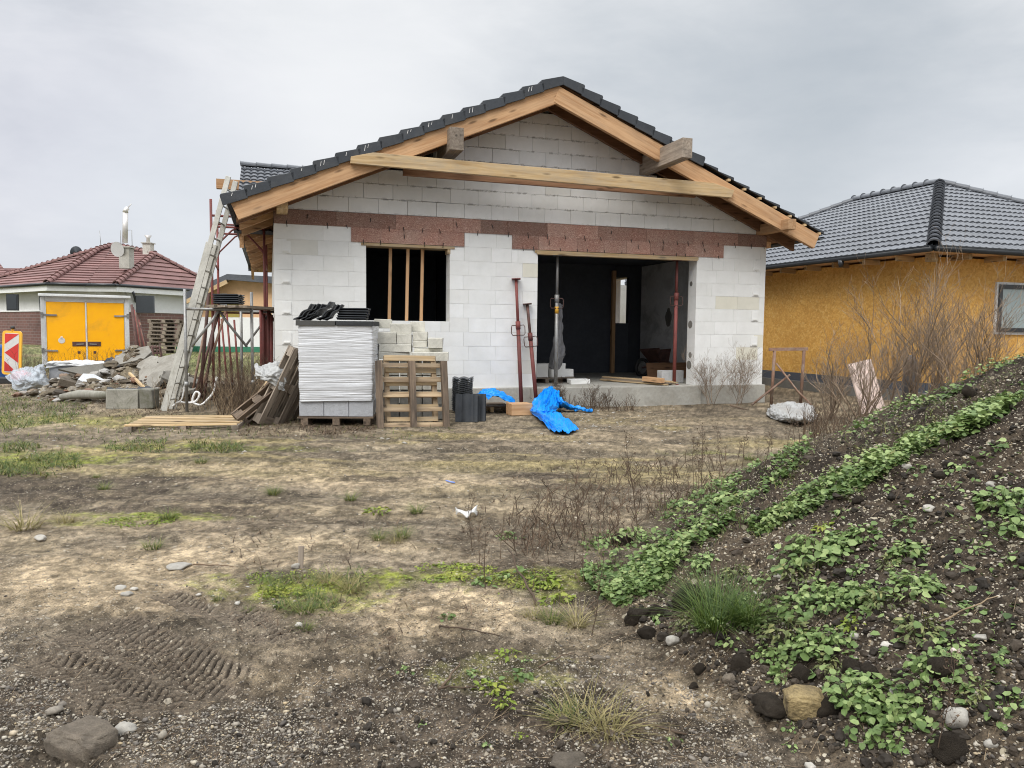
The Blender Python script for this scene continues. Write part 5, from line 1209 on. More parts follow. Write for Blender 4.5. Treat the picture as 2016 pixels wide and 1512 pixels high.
# ================================================================ rubble heap
def heap_z(x, y):
    z = np.zeros(x.shape)
    for px, py, Y, rx, ry, h in ((270, 720, 16.0, 1.0, .9, .92), (195, 745, 15.6, 1.0, .8, .66), (330, 745, 15.6, 1.0, .7, .62), (235, 775, 14.7, 1.4, .6, .44), (120, 775, 15.2, .9, .5, .30), (390, 765, 15.2, 1.0, .6, .42), (300, 740, 15.2, .8, .6, .55)):
        c = D(px, py, Y); z = np.maximum(z, h*np.exp(-(((x-c.x)/rx)**2+((y-c.y)/ry)**2)*1.1))
    z = z*(.82+.4*(fbm(x, y, 2.2, 4, 80)))+(fbm(x, y, 7, 4, 81)-.5)*.22*sst(.05, .3, z)+(fbm(x, y, 24, 3, 82)-.5)*.06*sst(.05, .3, z)
    return z-.09
def heap_top(x, y): a_ = np.array([float(x)]); b_ = np.array([float(y)]); return max(float(heap_z(a_, b_)[0])+float(base_z(a_, b_)[0]), tz(x, y, False))
xs = np.arange(-10.6, -4.9, .028); ys = np.arange(13.2, 17.6, .03); X, Y = np.meshgrid(xs, ys); x = X.ravel(); y = Y.ravel(); z = heap_z(x, y)+base_z(x, y)
i = (np.arange(len(ys)-1)[:, None]*len(xs)+np.arange(len(xs)-1)[None, :]).ravel()
o = npmesh('rubble_heap', np.stack([x, y, z], 1), np.stack([i, i+1, i+len(xs)+1, i+len(xs)], 1), 'mound')
n1 = fbm(x, y, 3, 4, 83); n2 = fbm(x, y, 12, 4, 84); c = np.array((.10, .08, .055))[None]*np.ones((len(x), 1)); t_ = sst(.45, .62, n1)[:, None]*.8; c = c*(1-t_)+np.array((.23, .195, .14))[None]*t_; t_ = sst(.55, .68, n2)[:, None]*.7; c = c*(1-t_)+np.array((.32, .30, .27))[None]*t_
colour_attr(o, c); tag(o, 'heap of earth and building rubble behind the ladder', 'rubble heap')
nd = 1100; dx_ = rng.uniform(-10.0, -5.2, nd*3); dy_ = rng.uniform(13.3, 16.6, nd*3); hz_ = heap_z(dx_, dy_); kk = np.nonzero(hz_ > .02)[0][:nd]; dx_, dy_, hz_ = dx_[kk], dy_[kk], hz_[kk]+base_z(dx_[kk], dy_[kk])
DB = [(188, 738, 15.4, .85, .5, .05, 'concrete', 'large flat triangular slab tilted on the left face of the rubble heap', (.9, .5, .5)), (270, 709, 15.9, .62, .45, .10, 'concrete', 'pale slab crowning the rubble heap', (.5, -.25, .3)),
      (195, 790, 14.3, .0, 0, 0, '', '', 0), (322, 735, 15.2, .70, .60, .07, 'concrete', 'grey paving slab leaning on the right side of the rubble heap', (.75, -.3, .2)), (308, 758, 14.9, .42, .40, .07, 'concrete', 'square grey slab under the leaning paving slab', (.9, -.2, -.4)),
      (345, 722, 15.6, .55, .3, .06, 'concrete', 'thin slab piece at the upper right of the rubble', (.3, .2, .6)), (352, 752, 15.0, .45, .3, .08, 'concrete', 'broken slab behind the ladder', (.5, .4, .1)), (298, 722, 15.6, .4, .3, .08, 'concrete', 'small grey slab just right of the crown', (.2, -.5, .9)),
      (150, 760, 15.2, .4, .3, .12, 'rock', 'brownish lump on the left slope of the rubble', (.2, .3, .5)), (192, 762, 15.0, .45, .28, .14, 'sheet_white', 'crushed pale bag in the middle of the rubble', (.6, .5, .3)), (395, 762, 14.9, .5, .4, .08, 'concrete', 'slab fragment right of the ladder', (.3, .3, .9)), (372, 775, 14.6, .4, .3, .07, 'concrete', 'small slab fragment low behind the ladder', (.2, -.2, .4))]
for k, (px, py, Y_, sx, sy, sz_, mt, lb, rt) in enumerate(DB):
    if not sx: continue
    p = D(px, py, Y_); mb = MB(); mb.prism([(-sx/2, -sy/2), (sx*.3, -sy*.5), (sx/2, -sy*.1), (sx*.42, sy*.45), (-sx*.2, sy*.5), (-sx*.5, sy*.15)] if k != 0 else [(-sx*.55, -sy*.5), (sx*.35, -sy*.1), (sx*.5, sy*.5), (sx*.1, sy*.5)], -sz_/2, sz_/2, None, lambda a, b, c: Vector((a, c, b)))
    o = mb.build('broken_slab', 'slab' if mt == 'concrete' else mt, None, (0, 0, 0), bevel=.006); put(o, p+Vector((0, -.12, .07)), rt, 1.15); tag(o, lb, 'slab')
mb = MB(); mb.beam(D(255, 735, 14.9), D(285, 765, 14.3), .05, .04); o = mb.build('wooden_stick', 'wood_board', None, D(285, 765, 14.3)); tag(o, 'yellow wooden stick slanting down the front of the rubble', 'stick')
cloth('roofing_felt', [dict(ctrl=[[D(205, 712, 15.9), D(225, 708, 16.0), D(245, 712, 16.0), D(262, 722, 15.9)], [D(208, 718, 15.5), D(228, 720, 15.4), D(248, 726, 15.5), D(268, 724, 15.6)]], nu=60, nv=24, amp=.09, freq=5, seed=41)], 'cloth_dark', 'crumpled black roofing felt on top of the rubble', 'felt')
cloth('roofing_felt', [dict(ctrl=[[D(210, 768, 13.6), D(240, 770, 13.8), D(270, 768, 13.7), D(296, 764, 13.8)], [D(212, 774, 13.2), D(240, 776, 13.1), D(272, 772, 13.1), D(300, 770, 13.2)]], nu=60, nv=24, amp=.07, freq=6, seed=43)], 'cloth_dark', 'torn dark felt lying over the two grey kerb blocks', 'felt')
for x0, x1, yb, lb in ((207, 272, 812, 'long weathered concrete block at the foot of the rubble'), (273, 300, 806, 'short upright concrete block right of the long one')):
    p = gz(D(x0, yb, 13.0)); w = D(x1, yb, 13).x-p.x; mb = MB(); mb.box((w/2, .16, .17), (w*.98, .32, .34), jit=.012); o = mb.build('kerb_block', 'kerb', None, (0, 0, 0), bevel=.02); put(o, p, (0, 0, .05)); tag(o, lb, 'block')
mb = MB(); p = gz(D(178, 790, 14.0)); mb.tube([p+Vector((-.55, 0, .12)), p+Vector((-.2, .02, .17)), p+Vector((.2, 0, .16)), p+Vector((.5, .05, .15))], [.05, .085, .075, .04], 9); o = mb.build('log', 'kerb', None, p); tag(o, 'mossy log lying along the front of the rubble', 'log')
# small wrapped pallet and plastic
p = gz(D(97, 765, 17.0)); wv = D(206, 765, 17.0).x-p.x; zt2 = D(150, 716, 17).z-p.z
wp = thing('wrapped_pallet', 'low film-wrapped pallet of grey blocks before the yellow box', 'wrapped pallet', p, .03)
mb = MB(); mb.box((wv/2, .5, zt2/2+.06), (wv, 1.0, zt2-.12), jit=.02); mb.build('blocks', m_plain('filmed_block_grey', (.33, .34, .36), .35, .25, 7, bump=.6, dirt=(.5, .5, .52), dirt_amt=.6), wp, bevel=.03)
mb = MB(); mb.box((wv/2, .5, .06), (wv, 1.0, .11)); mb.build('pallet', 'wood_old', wp)
o = cloth('plastic_cover', [dict(ctrl=[[(0-.03, -.05, zt2-.10), (wv*.3, -.06, zt2-.05), (wv*.7, -.06, zt2-.06), (wv+.03, -.05, zt2-.12)], [(0, .0, zt2+.05), (wv*.3, .0, zt2+.06), (wv*.7, .02, zt2+.02), (wv, .0, zt2+.05)], [(0, 1.0, zt2+.05), (wv*.3, 1, zt2+.03), (wv*.7, 1, zt2+.03), (wv, 1, zt2)]], nu=60, nv=30, amp=.06, freq=5, seed=51)], 'sheet_white', None, None); o.parent = wp
pc = gz(D(60, 765, 16.4)); K = lambda px, py, Y: D(px, py, Y)
cloth('clear_plastic', [dict(ctrl=[[K(18, 738, 16.6), K(26, 765, 16.4), K(45, 770, 16.2), K(62, 770, 16.1), K(105, 772, 16.4)], [K(22, 732, 16.9), K(38, 745, 16.3), K(55, 745, 16.1), K(75, 750, 16.1), K(102, 762, 16.4)], [K(45, 725, 17.0), K(52, 728, 16.7), K(66, 724, 16.6), K(85, 730, 16.7), K(95, 745, 16.8)], [K(60, 722, 17.5), K(70, 718, 17.3), K(80, 716, 17.2), K(88, 718, 17.2), K(92, 735, 17.3)]], nu=80, nv=60, amp=.10, freq=4, seed=55)], 'clear', 'crumpled clear plastic sheeting left of the wrapped pallet', 'plastic sheet')
# pallets stacked far behind
q0 = D(292, 690, 29.5); proto = None
for k in range(9):
    e = euro_pallet('pallet in the grey stack before the brick plinth', 'wood_grey', 'wood_grey', group='pallets stacked before the brick house') if k == 0 else copy_tree(proto)
    proto = proto or e; put(e, (q0.x+random.uniform(-.05, .05), q0.y, tz(q0.x, q0.y, False)+.146*k), (0, 0, .03+random.uniform(-.05, .05)))
# small coloured things at the left margin
p = gz(D(-4, 730, 19.5)); mb = MB(); mb.tube([(0, 0, 0), (0, 0, .08), (0, 0, .8), (0, 0, .88)], [.27, .29, .29, .26], 20); mb.tube([(0, 0, .28), (0, 0, .31)], .30, 20); mb.tube([(0, 0, .58), (0, 0, .61)], .30, 20); o = mb.build('barrel', m_plain('blue_barrel', (.03, .10, .32), .5), None, (0, 0, 0)); put(o, p); tag(o, 'blue barrel half cut off at the left edge', 'barrel')
V, Fc = rock_mesh(5); o = npmesh('rubble_sack', V*np.array((.28, .2, .16)), Fc, m_film('red_sack_film', (.60, .10, .09), .5)); put(o, gz(D(40, 740, 17.8))+Vector((0, 0, .2))); tag(o, 'small red sack beside the striped beacon', 'sack')

# ================================================================ right of the house
tp = gz(G(1510, 798)); tl_, tr2 = D(1514, 688, 14.5), D(1590, 687, 14.5)
ts = thing('rusty_trestle', 'rusty builder trestle standing between the two houses', 'trestle', tp); LTs = lambda p: Vector(p)-tp
mb = MB(); mb.beam(LTs(tl_), LTs(tr2), .05, .06); mb.build('top_bar', 'rust_wood', ts)
for px, pyb in ((1524, 800), (1582, 790)):
    mb = MB(); A = D(px+1, 690, 14.5); Bz = D(px-6, pyb, 14.5); mb.tube([LTs(A), LTs(Vector((Bz.x, 14.5, tz(Bz.x, 14.5))))], .03, 7); mb.build('leg', 'rust_wood', ts)
mb = MB(); mb.tube([LTs(D(1528, 715, 14.5)), LTs(D(1570, 770, 14.3)), LTs(D(1600, 800, 14.1))], .018, 6); mb.tube([LTs(D(1480, 797, 14.3)), LTs(D(1555, 738, 14.5))], .022, 6); mb.build('brace', 'rust_wood', ts)
mb = MB(); bp = gz(G(1722, 815)); mb.box((0, 0, .47), (.44, .05, .95), jit=.01); o = mb.build('insulation_board', 'foam_pink', None, (0, 0, 0), bevel=.005); put(o, gz(D(1722, 800, 13.4)), (R(-10), R(-14), .1)); tag(o, 'pale pink board leaning among the bare shrubs', 'board')
cloth('plastic_sheet', [dict(ctrl=[[Gp(1512, 806, .03), Gp(1525, 796, .1), Gp(1560, 792, .14), Gp(1600, 798, .05)], [Gp(1510, 816, .03), Gp(1530, 808, .13), Gp(1565, 806, .06), Gp(1605, 810, .05)], [Gp(1522, 824, .02), Gp(1545, 822, .10), Gp(1575, 822, .14), Gp(1610, 822, .04)], [Gp(1540, 828, .01), Gp(1560, 830, .04), Gp(1580, 832, .03), Gp(1600, 830, .02)]], nu=110, nv=90, amp=.045, freq=11, seed=61)], 'sheet_dirty', 'crumpled white plastic sheeting on the dirt near the right shrubs', 'plastic sheet', above=.004)
p = D(1790, 750, 12.6); mb = MB(); mb.tube([(0, 0, -.6), (.02, 0, .2), (.0, .0, .33), (.02, 0, .42)], [.10, .12, .10, .04], 10); o = mb.build('wrapped_post', 'cloth_grey', None, (0, 0, 0)); put(o, p); tag(o, 'grey wrapped post stub among the bare shrubs', 'post')

# ================================================================ plants and stones
def surf(x, y): return np.maximum(ground_z(x, y), mound_z(x, y))
def hits(px, py):
    """ground or mound points seen at the given photo pixels (arrays)"""
    px = np.asarray(px, float); py = np.asarray(py, float); a = (px-1008)/FPX; b = (756-py)/FPX
    dx = _cr*a+_sr*b; dy0 = -_sr*a+_cr*b; dy = _c+dy0*_s; dz = -_s+dy0*_c
    t = np.full(px.shape, 1.2); done = np.zeros(px.shape, bool); st = .05
    for _ in range(420):
        z = CZ+dz*t; below = z < np.maximum(base_z(dx*t, dy*t), mound_z(dx*t, dy*t, False)); done |= below
        if done.all(): break
        t = np.where(done, t, t+st*np.maximum(1, t/6))
    lo = t-st*np.maximum(1, t/6); hi = t.copy()
    for _ in range(14):
        m = (lo+hi)/2; below = CZ+dz*m < surf(dx*m, dy*m); hi = np.where(below, m, hi); lo = np.where(below, lo, m)
    return dx*hi, dy*hi, surf(dx*hi, dy*hi)
def hit(px, py):
    d = ray(px, py); lo, hi = 1.2, 40.0
    for n in (260, 40, 30):
        t = np.linspace(lo, hi, n) if n < 100 else np.geomspace(lo, hi, n); b = np.nonzero(CZ+d.z*t < surf(d.x*t, d.y*t))[0]; k = b[0] if len(b) else n-1; lo, hi = t[max(k-1, 0)], t[k]
    return Vector((d.x*hi, d.y*hi, float(surf(np.array([d.x*hi]), np.array([d.y*hi]))[0])))
def in_px(poly, n):
    P = np.array(poly, float); lo, hi = P.min(0), P.max(0); out = np.zeros((0, 2))
    while len(out) < n:
        q = rng.uniform(lo, hi, (n*2, 2)); out = np.vstack([out, q[inside(q[:, 0], q[:, 1], [tuple(p) for p in poly])]])
    return out[:n]
import bmesh as _bm
def ico(sub):
    b = _bm.new(); _bm.ops.create_icosphere(b, subdivisions=sub, radius=1); V = np.array([v.co[:] for v in b.verts]); Fc = np.array([[v.index for v in f.verts] for f in b.faces]); b.free(); return V, Fc
def scatter(name, x, y, z, size, mat, tint=None, sink=.25, flat=.6, sub=1):
    V, Fc = ico(sub); n = len(x); m = len(V)
    sc = size[:, None]*np.stack([rng.uniform(.7, 1.3, n), rng.uniform(.55, 1.0, n), rng.uniform(flat*.7, flat*1.2, n)], 1)
    an = rng.uniform(0, 6.28, n); ca, sa = np.cos(an), np.sin(an); tl = rng.uniform(-.4, .4, n)
    ph_ = rng.uniform(0, 6.28, (n, 3, 1)); lump_ = 1+.22*np.sin(V[None, :, 0]*2.3+ph_[:, 0])*np.sin(V[None, :, 1]*2.6+ph_[:, 1])+.16*np.sin(V[None, :, 2]*4.1+V[None, :, 0]*3+ph_[:, 2])
    P = V[None]*(lump_[:, :, None]+rng.uniform(-.13, .13, (n, m, 1)))*sc[:, None, :]
    X = P[:, :, 0]*ca[:, None]-P[:, :, 1]*sa[:, None]; Y = P[:, :, 0]*sa[:, None]+P[:, :, 1]*ca[:, None]; Z = P[:, :, 2]+X*tl[:, None]*.5
    W_ = np.stack([X+x[:, None], Y+y[:, None], Z+(z+sc[:, 2]*(1-2*sink))[:, None]], 2).reshape(-1, 3)
    T = np.repeat(rng.random(n) if tint is None else tint, m); Fa = (Fc[None]+(np.arange(n)*m)[:, None, None]).reshape(-1, 3)
    return npmesh(name, W_, Fa, mat, lc=W_, tint=T, smooth=(sub == 1))
def m_pebble(name, cols):
    m, nt, b = newmat(name); t = NT(nt); tint = t.attr('tint').outputs['Fac']; lc = t.attr('lc').outputs['Vector']
    c = t.ramp(tint, [(k/(len(cols)-1), q) for k, q in enumerate(cols)]); n = t.noise(lc, 70, 4, .7)
    c = t.mix(1, c, t.ramp(n, [(.3, (.7, .7, .7)), (.7, (1.15, 1.15, 1.15))]), 'MULTIPLY')
    t.l(c, b.inputs['Base Color']); b.inputs['Roughness'].default_value = .8; b.inputs['Specular IOR Level'].default_value = .25; return m
M['pebble'] = m_pebble('pebbles', [(.07, .06, .052), (.13, .115, .10), (.20, .175, .145), (.31, .275, .225), (.46, .42, .345), (.40, .31, .19), (.58, .56, .51)])
M['debris'] = m_pebble('rubble_bits', [(.05, .04, .03), (.10, .08, .055), (.17, .14, .10), (.24, .205, .155), (.20, .10, .06), (.33, .31, .28), (.40, .385, .36)])
M['clod'] = m_pebble('clods', [(.022, .018, .014), (.036, .029, .022), (.055, .043, .032), (.085, .067, .049)])
# gravel on the yard: denser in the dark foreground
q = np.vstack([in_px([(0, 1215), (120, 1270), (300, 1400), (560, 1370), (660, 1290), (860, 1300), (1200, 1290), (1420, 1380), (1560, 1512), (0, 1512)], 15600), in_px([(0, 1260), (200, 1360), (560, 1400), (760, 1512), (0, 1512)], 6500), in_px([(0, 870), (1300, 870), (1250, 1200), (1500, 1380), (0, 1380)], 5200)])
x, y, z = hits(q[:, 0], q[:, 1]); _, tk = tracks(x, y); ok = (fbm(x, y, 2.2, 3, 90)+rng.uniform(-.15, .15, len(x)) > .44) & (tk < .05)
x, y, z = x[ok], y[ok], z[ok]; s = np.exp(rng.normal(math.log(.0027), .50, len(x)))*(.75+.10*y); tag(scatter('gravel', x, y, z, s, 'pebble', tint=np.clip(rng.beta(1.7, 2.4, len(x)), 0, 1)), 'fine grey and pale gravel strewn over the dirt yard', 'gravel', kind='stuff')
q = in_px([(1230, 1215), (1340, 1010), (1600, 885), (1760, 795), (2016, 680), (2016, 1512), (1700, 1512), (1500, 1390)], 9500)
x, y, z = hits(q[:, 0], q[:, 1]); s = np.minimum(np.exp(rng.normal(math.log(.0034), .52, len(x))), .011)*(.7+.11*y); tag(scatter('mound_pebbles', x, y, z, s, 'pebble', tint=np.clip(rng.beta(2.4, 1.7, len(x)), 0, 1)), 'pale pebbles scattered all over the dark soil mound', 'pebbles', kind='stuff')
q = np.vstack([in_px([(1230, 1215), (1340, 1010), (1600, 885), (1760, 795), (2016, 680), (2016, 1512), (1700, 1512), (1500, 1390)], 3200), in_px([(1220, 1190), (1330, 1190), (1560, 1330), (1760, 1500), (1620, 1500), (1430, 1360)], 420), in_px([(500, 1400), (1300, 1320), (1500, 1512), (400, 1512)], 160)])
x, y, z = hits(q[:, 0], q[:, 1]); s = np.minimum(np.exp(rng.normal(math.log(.0058), .55, len(x))), .024)*(.8+.1*y); tag(scatter('soil_clods', x, y, z, s, 'clod', sub=2, flat=.8), 'dark crumbs and clods of soil on and below the mound', 'soil clods', kind='stuff')
q = np.vstack([in_px([(1100, 800), (1330, 790), (1330, 850), (1120, 850)], 260), in_px([(0, 800), (900, 850), (1400, 830), (1400, 880), (0, 900)], 260), in_px([(300, 1130), (560, 1150), (520, 1200), (420, 1190)], 50)])
x, y, z = hits(q[:, 0], q[:, 1]); s = np.exp(rng.normal(math.log(.010), .6, len(x)))*np.clip(y/11, .3, 1); tag(scatter('white_chips', x, y, z, s, 'rock_pale', flat=.35), 'white chips of block scattered on the yard', 'chips', kind='stuff')
# stones one can tell apart: (px, py, width px, height/width, material, label)
ST = [(147, 1471, 104, .45, 'rock', 'large angular brown-grey stone in the bottom left foreground'), (238, 1440, 42, .4, 'rock_pale', 'flat pale stone to the right of the large angular stone'), (76, 1062, 27, .45, 'rock_pale', 'single grey stone on bare dirt beside the pale grass tuft'),
      (348, 1118, 46, .22, 'rock_pale', 'flat pale plate half sunk in the sandy dirt'), (236, 1158, 20, .5, 'rock_pale', 'white chip, left one of three in the sand'), (262, 1160, 14, .6, 'rock_pale', 'white chip, right one of three in the sand'), (248, 1171, 24, .35, 'rock_pale', 'white chip, lower one of three in the sand'),
      (582, 1116, 18, .7, 'rock_pale', 'white stone at the foot of the upright wood sliver'), (587, 1230, 17, .6, 'rock_pale', 'white stone beside the green tyre-side grass'), (1118, 1506, 75, .3, 'rock', 'broad pale stone cut by the bottom edge of the photo'),
      (1256, 1214, 58, .75, 'rock_dark', 'largest black clod of the heap at the mound foot'), (1272, 1246, 40, .7, 'rock_dark', 'black clod lying in front of the largest one'), (1296, 1206, 40, .8, 'rock_dark', 'black clod leaning right against the largest one'), (1358, 1176, 62, .85, 'rock_dark', 'tall black clod above the grass clump on the mound foot'),
      (1325, 1264, 27, .8, 'rock_pale', 'white sharp-edged stone at the foot of the mound'), (1377, 1318, 27, 1.0, 'rock_dark', 'round black clod on the dirt before the mound'), (1367, 1352, 18, .9, 'rock_dark', 'small black clod in front of the round one'), (1462, 1310, 44, .9, 'rock_dark', 'black clod under the broad weed at mound foot'), (1437, 1338, 27, .8, 'rock', 'grey speckled stone at the mound foot'),
      (1590, 1392, 80, .62, 'rock_yellow', 'ochre encrusted lump of rubble at the mound foot'), (1530, 1400, 90, .45, 'rock_dark', 'flat dark clod left of the ochre lump'), (1640, 1395, 48, 1.0, 'rock_dark', 'black clod to the right of the ochre lump'), (1682, 1318, 42, .9, 'rock_dark', 'dark rounded clod in the middle of lower mound'), (1718, 1322, 34, .8, 'rock_dark', 'dark clod right next to the rounded one'), (1585, 1330, 46, .8, 'rock_dark', 'dark clod below the broad leaf clumps'),
      (1892, 1420, 44, .75, 'rock_pale', 'rounded pinkish-grey stone low on the right of mound'), (1868, 1318, 52, .8, 'rock_dark', 'black clod under the flat pinkish shard'), (1894, 1294, 46, .35, 'foam_pink', 'flat pinkish shard lying on the mound at right'), (1957, 956, 22, .6, 'rock_pale', 'large white pebble high on the mound at right'), (1535, 1136, 18, .8, 'rock_pale', 'pale pebble left of the big weed clump'), (1788, 920, 18, .7, 'rock_pale', 'pale pebble below the green band on mound'), (1855, 935, 24, .6, 'rock_dark', 'black clod high on the mound slope'), (1690, 985, 24, .8, 'rock_dark', 'black clod in the middle of the mound slope'), (1832, 1002, 26, .5, 'rock_pale', 'flat grey stone on upper mound slope'),
      (1685, 1256, 20, .7, 'rock_pale', 'white pebble between two weed clumps on the mound'), (1762, 1364, 16, 1.1, 'rock_pale', 'upright white pebble low on the mound'), (1955, 1468, 20, .7, 'rock_pale', 'white pebble near the bottom right corner'), (1595, 1512, 20, .7, 'rock_pale', 'white pebble at the bottom edge before the mound'), (1880, 1480, 60, .8, 'rock_dark', 'big black clod in the bottom right corner'), (1340, 1085, 34, .8, 'rock_dark', 'dark clod among the weeds at the left foot'), (1228, 1062, 40, .8, 'rock_dark', 'dark clod at the back of the weed patch'), (1912, 770, 26, 1.2, 'rock_dark', 'black clod near the crest of the mound'), (1750, 1272, 22, .6, 'rock_pale', 'pale oval pebble right of the lower weeds'), (1180, 1298, 26, .4, 'rock', 'flat grey stone on gravel left of the mound'), (1940, 1258, 26, .4, 'rock_pale', 'pale flat pebble on the right slope')]
for k, (px, py, wpx, hr, mt, lb) in enumerate(ST):
    p = hit(px, py+wpx*hr*.35); dist = (p-Vector((0, 0, CZ))).length; w = wpx/FPX*dist; 
    if mt == 'foam_pink':
        mb = MB(); mb.prism([(-w*.5, -w*.3), (w*.45, -w*.25), (w*.5, w*.2), (-w*.3, w*.3)], 0, .012, None, lambda a, b, c: Vector((a, c, b))); o = mb.build('stone_shard', mt, None, (0, 0, 0)); put(o, p+Vector((0, 0, .012)), (.5, .1, .3)); tag(o, lb, 'shard'); continue
    nm = 'soil_clod' if mt == 'rock_dark' else 'stone'
    rock(nm, p+Vector((0, .25*w, w*hr*(.18 if mt == 'rock_dark' else .26))), (w, w*.8, w*hr), mt, lb, 'clod' if nm == 'soil_clod' else 'stone', seed=100+k, rz=random.uniform(-.4, .4), sub=4 if wpx > 50 else 3, planes=9 if mt == 'rock_dark' else 10, blocky=(k == 0 or mt == 'rock_yellow'))
# ---- leaves
LT_ = np.array([(0, 0, 0), (.18, .38, .07), (.66, .36, .05), (1, 0, -.10), (.66, -.36, .05), (.18, -.38, .07), (.3, 0, .0), (.66, 0, -.02)])
LF_ = np.array([(0, 6, 1), (6, 7, 2), (6, 2, 1), (7, 3, 2), (0, 5, 6), (6, 5, 4), (6, 4, 7), (7, 4, 3)])
def leaves(P, head, pitch, roll, size, tint, wid=1.0):
    n = len(P); T = LT_*np.array((1, wid, 1)); T = T[None]*size[:, None, None]
    cr_, sr_ = np.cos(roll)[:, None], np.sin(roll)[:, None]; x, y, z = T[..., 0], T[..., 1]*cr_-T[..., 2]*sr_, T[..., 1]*sr_+T[..., 2]*cr_
    cp_, sp__ = np.cos(pitch)[:, None], np.sin(pitch)[:, None]; x, z = x*cp_+z*sp__, -x*sp__+z*cp_
    ch_, sh_ = np.cos(head)[:, None], np.sin(head)[:, None]; x, y = x*ch_-y*sh_, x*sh_+y*ch_
    V = np.stack([x, y, z], 2)+P[:, None, :]; return V.reshape(-1, 3), (LF_[None]+(np.arange(n)*8)[:, None, None]).reshape(-1, 3), np.repeat(tint, 8)
def stalks_np(A, B, w):
    """thin three-sided stalks from A to B"""
    n = len(A); an = np.array([0, 2.1, 4.2]); off = np.stack([np.cos(an), np.sin(an), 0*an], 1)*w
    V = np.concatenate([A[:, None]+off[None], B[:, None]+off[None]*.6], 1).reshape(-1, 3); f = []
    for k in range(3): f += [(k, (k+1) % 3, 3+(k+1) % 3), (k, 3+(k+1) % 3, 3+k)]
    return V, (np.array(f)[None]+(np.arange(n)*6)[:, None, None]).reshape(-1, 3)
def clump_mesh(name, n, Rr, Hh, s0, s1, mat, wid=1.0, seed=0):
    ph = rng.uniform(0, 6.28, n); r = Rr*np.sqrt(rng.random(n)); lop = 1+.15*np.cos(ph*2+seed)+.15*np.cos(ph*3+seed*2); r = r*lop
    h = Hh*(1.0-.75*(r/(Rr*1.3))**2)*rng.uniform(.35, 1, n); P = np.stack([r*np.cos(ph), r*np.sin(ph), h], 1); sz = rng.uniform(s0, s1, n)
    P2 = P-np.stack([np.cos(ph), np.sin(ph), 0*ph], 1)*sz[:, None]*.35
    V, Fc, T = leaves(P2, ph+rng.normal(0, .7, n), rng.normal(.25, .32, n), rng.normal(0, .35, n), sz, np.clip(.25+.6*(h/Hh)+rng.normal(0, .18, n), 0, 1), wid)
    base = np.stack([P[:, 0]*.45, P[:, 1]*.45, 0*h-.02], 1); Vs, Fs = stalks_np(base, P2, .0016)
    return npmesh(name, np.vstack([V, Vs]), np.vstack([Fc, Fs+len(V)]), mat, tint=np.concatenate([T, np.full(len(Vs), .35)]), smooth=False)
big = [clump_mesh('weed_clump', n, .15, .10, .021, .041, 'leaf', 1.05, k) for k, n in enumerate((130, 165, 110, 145))]
mid_ = [clump_mesh('weed_clump', n, .10, .07, .019, .037, 'leaf', 1.05, 9+k) for k, n in enumerate((55, 72, 48, 62))]
sml = [clump_mesh('weed_clump', n, .06, .04, .018, .034, 'leaf', .95, 20+k) for k, n in enumerate((14, 20, 17))]
yel = [clump_mesh('weed_clump', n, .07, .045, .022, .04, 'leaf_yellow', .6, 30+k) for k, n in enumerate((22, 28))]
alt = [clump_mesh('weed_clump', n, .11, .09, .022, .046, 'leaf_mixed', .5, 40+k) for k, n in enumerate((70, 90))]
firsts = set()
def use(kindlist, k):
    o = kindlist[k % len(kindlist)]
    if o.name in firsts: o = o.copy(); COL.objects.link(o)
    else: firsts.add(o.name)
    return o
def slope_rot(p):
    e = .12; f = lambda a, b: float(np.maximum(base_z(np.array([a]), np.array([b])), mound_z(np.array([a]), np.array([b]), False))[0])
    n = Vector((f(p.x-e, p.y)-f(p.x+e, p.y), f(p.x, p.y-e)-f(p.x, p.y+e), 2*e)).normalized(); n = (n+Vector((0, 0, .8))).normalized()
    return (Vector((0, 0, 1)).rotation_difference(n) @ __import__('mathutils').Euler((0, 0, random.uniform(0, 6.28))).to_quaternion()).to_euler()
CL = [(1600, 1100, 72), (1640, 1078, 45), (1565, 1130, 38), (1700, 1050, 36), (1780, 1030, 26), (1790, 1095, 42), (1752, 1112, 26), (1985, 1000, 58), (2000, 1045, 44), (1880, 920, 24), (1805, 925, 22), (1920, 1080, 28), (2000, 1105, 26), (1880, 1110, 20), (1600, 1172, 48), (1556, 1200, 42), (1640, 1188, 52), (1700, 1185, 56), (1742, 1190, 40), (1800, 1160, 52), (1836, 1168, 30), (1762, 1125, 28), (1545, 1250, 44), (1600, 1280, 55), (1515, 1288, 36), (1645, 1262, 40), (1812, 1240, 42), (1838, 1255, 26), (1885, 1285, 34), (1545, 1335, 40), (1655, 1338, 30), (1690, 1372, 58), (1742, 1392, 58), (1795, 1412, 48), (1728, 1440, 48), (1762, 1458, 36), (1836, 1322, 48), (1856, 1300, 36), (1932, 1368, 34), (1982, 1390, 42), (1300, 1215, 22), (1396, 1228, 34), (1355, 1228, 30), (1452, 1192, 34), (1490, 1230, 30), (1380, 1112, 36), (1450, 1130, 28), (1500, 1140, 24), (1745, 1285, 18), (1970, 1290, 18), (1690, 1120, 20), (1620, 1040, 22), (1905, 1190, 20), (1660, 1010, 24), (1585, 1060, 18), (1960, 880, 24), (1900, 850, 24), (1750, 960, 20), (1640, 1310, 30), (1570, 1390, 20), (1850, 1370, 34), (1760, 1350, 26), (1900, 1330, 24), (1945, 1400, 24), (1680, 1230, 24), (1560, 1430, 18), (1555, 1470, 16), (1850, 1460, 20), (1325, 1455, 16), (1440, 1265, 24), (1470, 1175, 22), (1525, 1300, 30)]
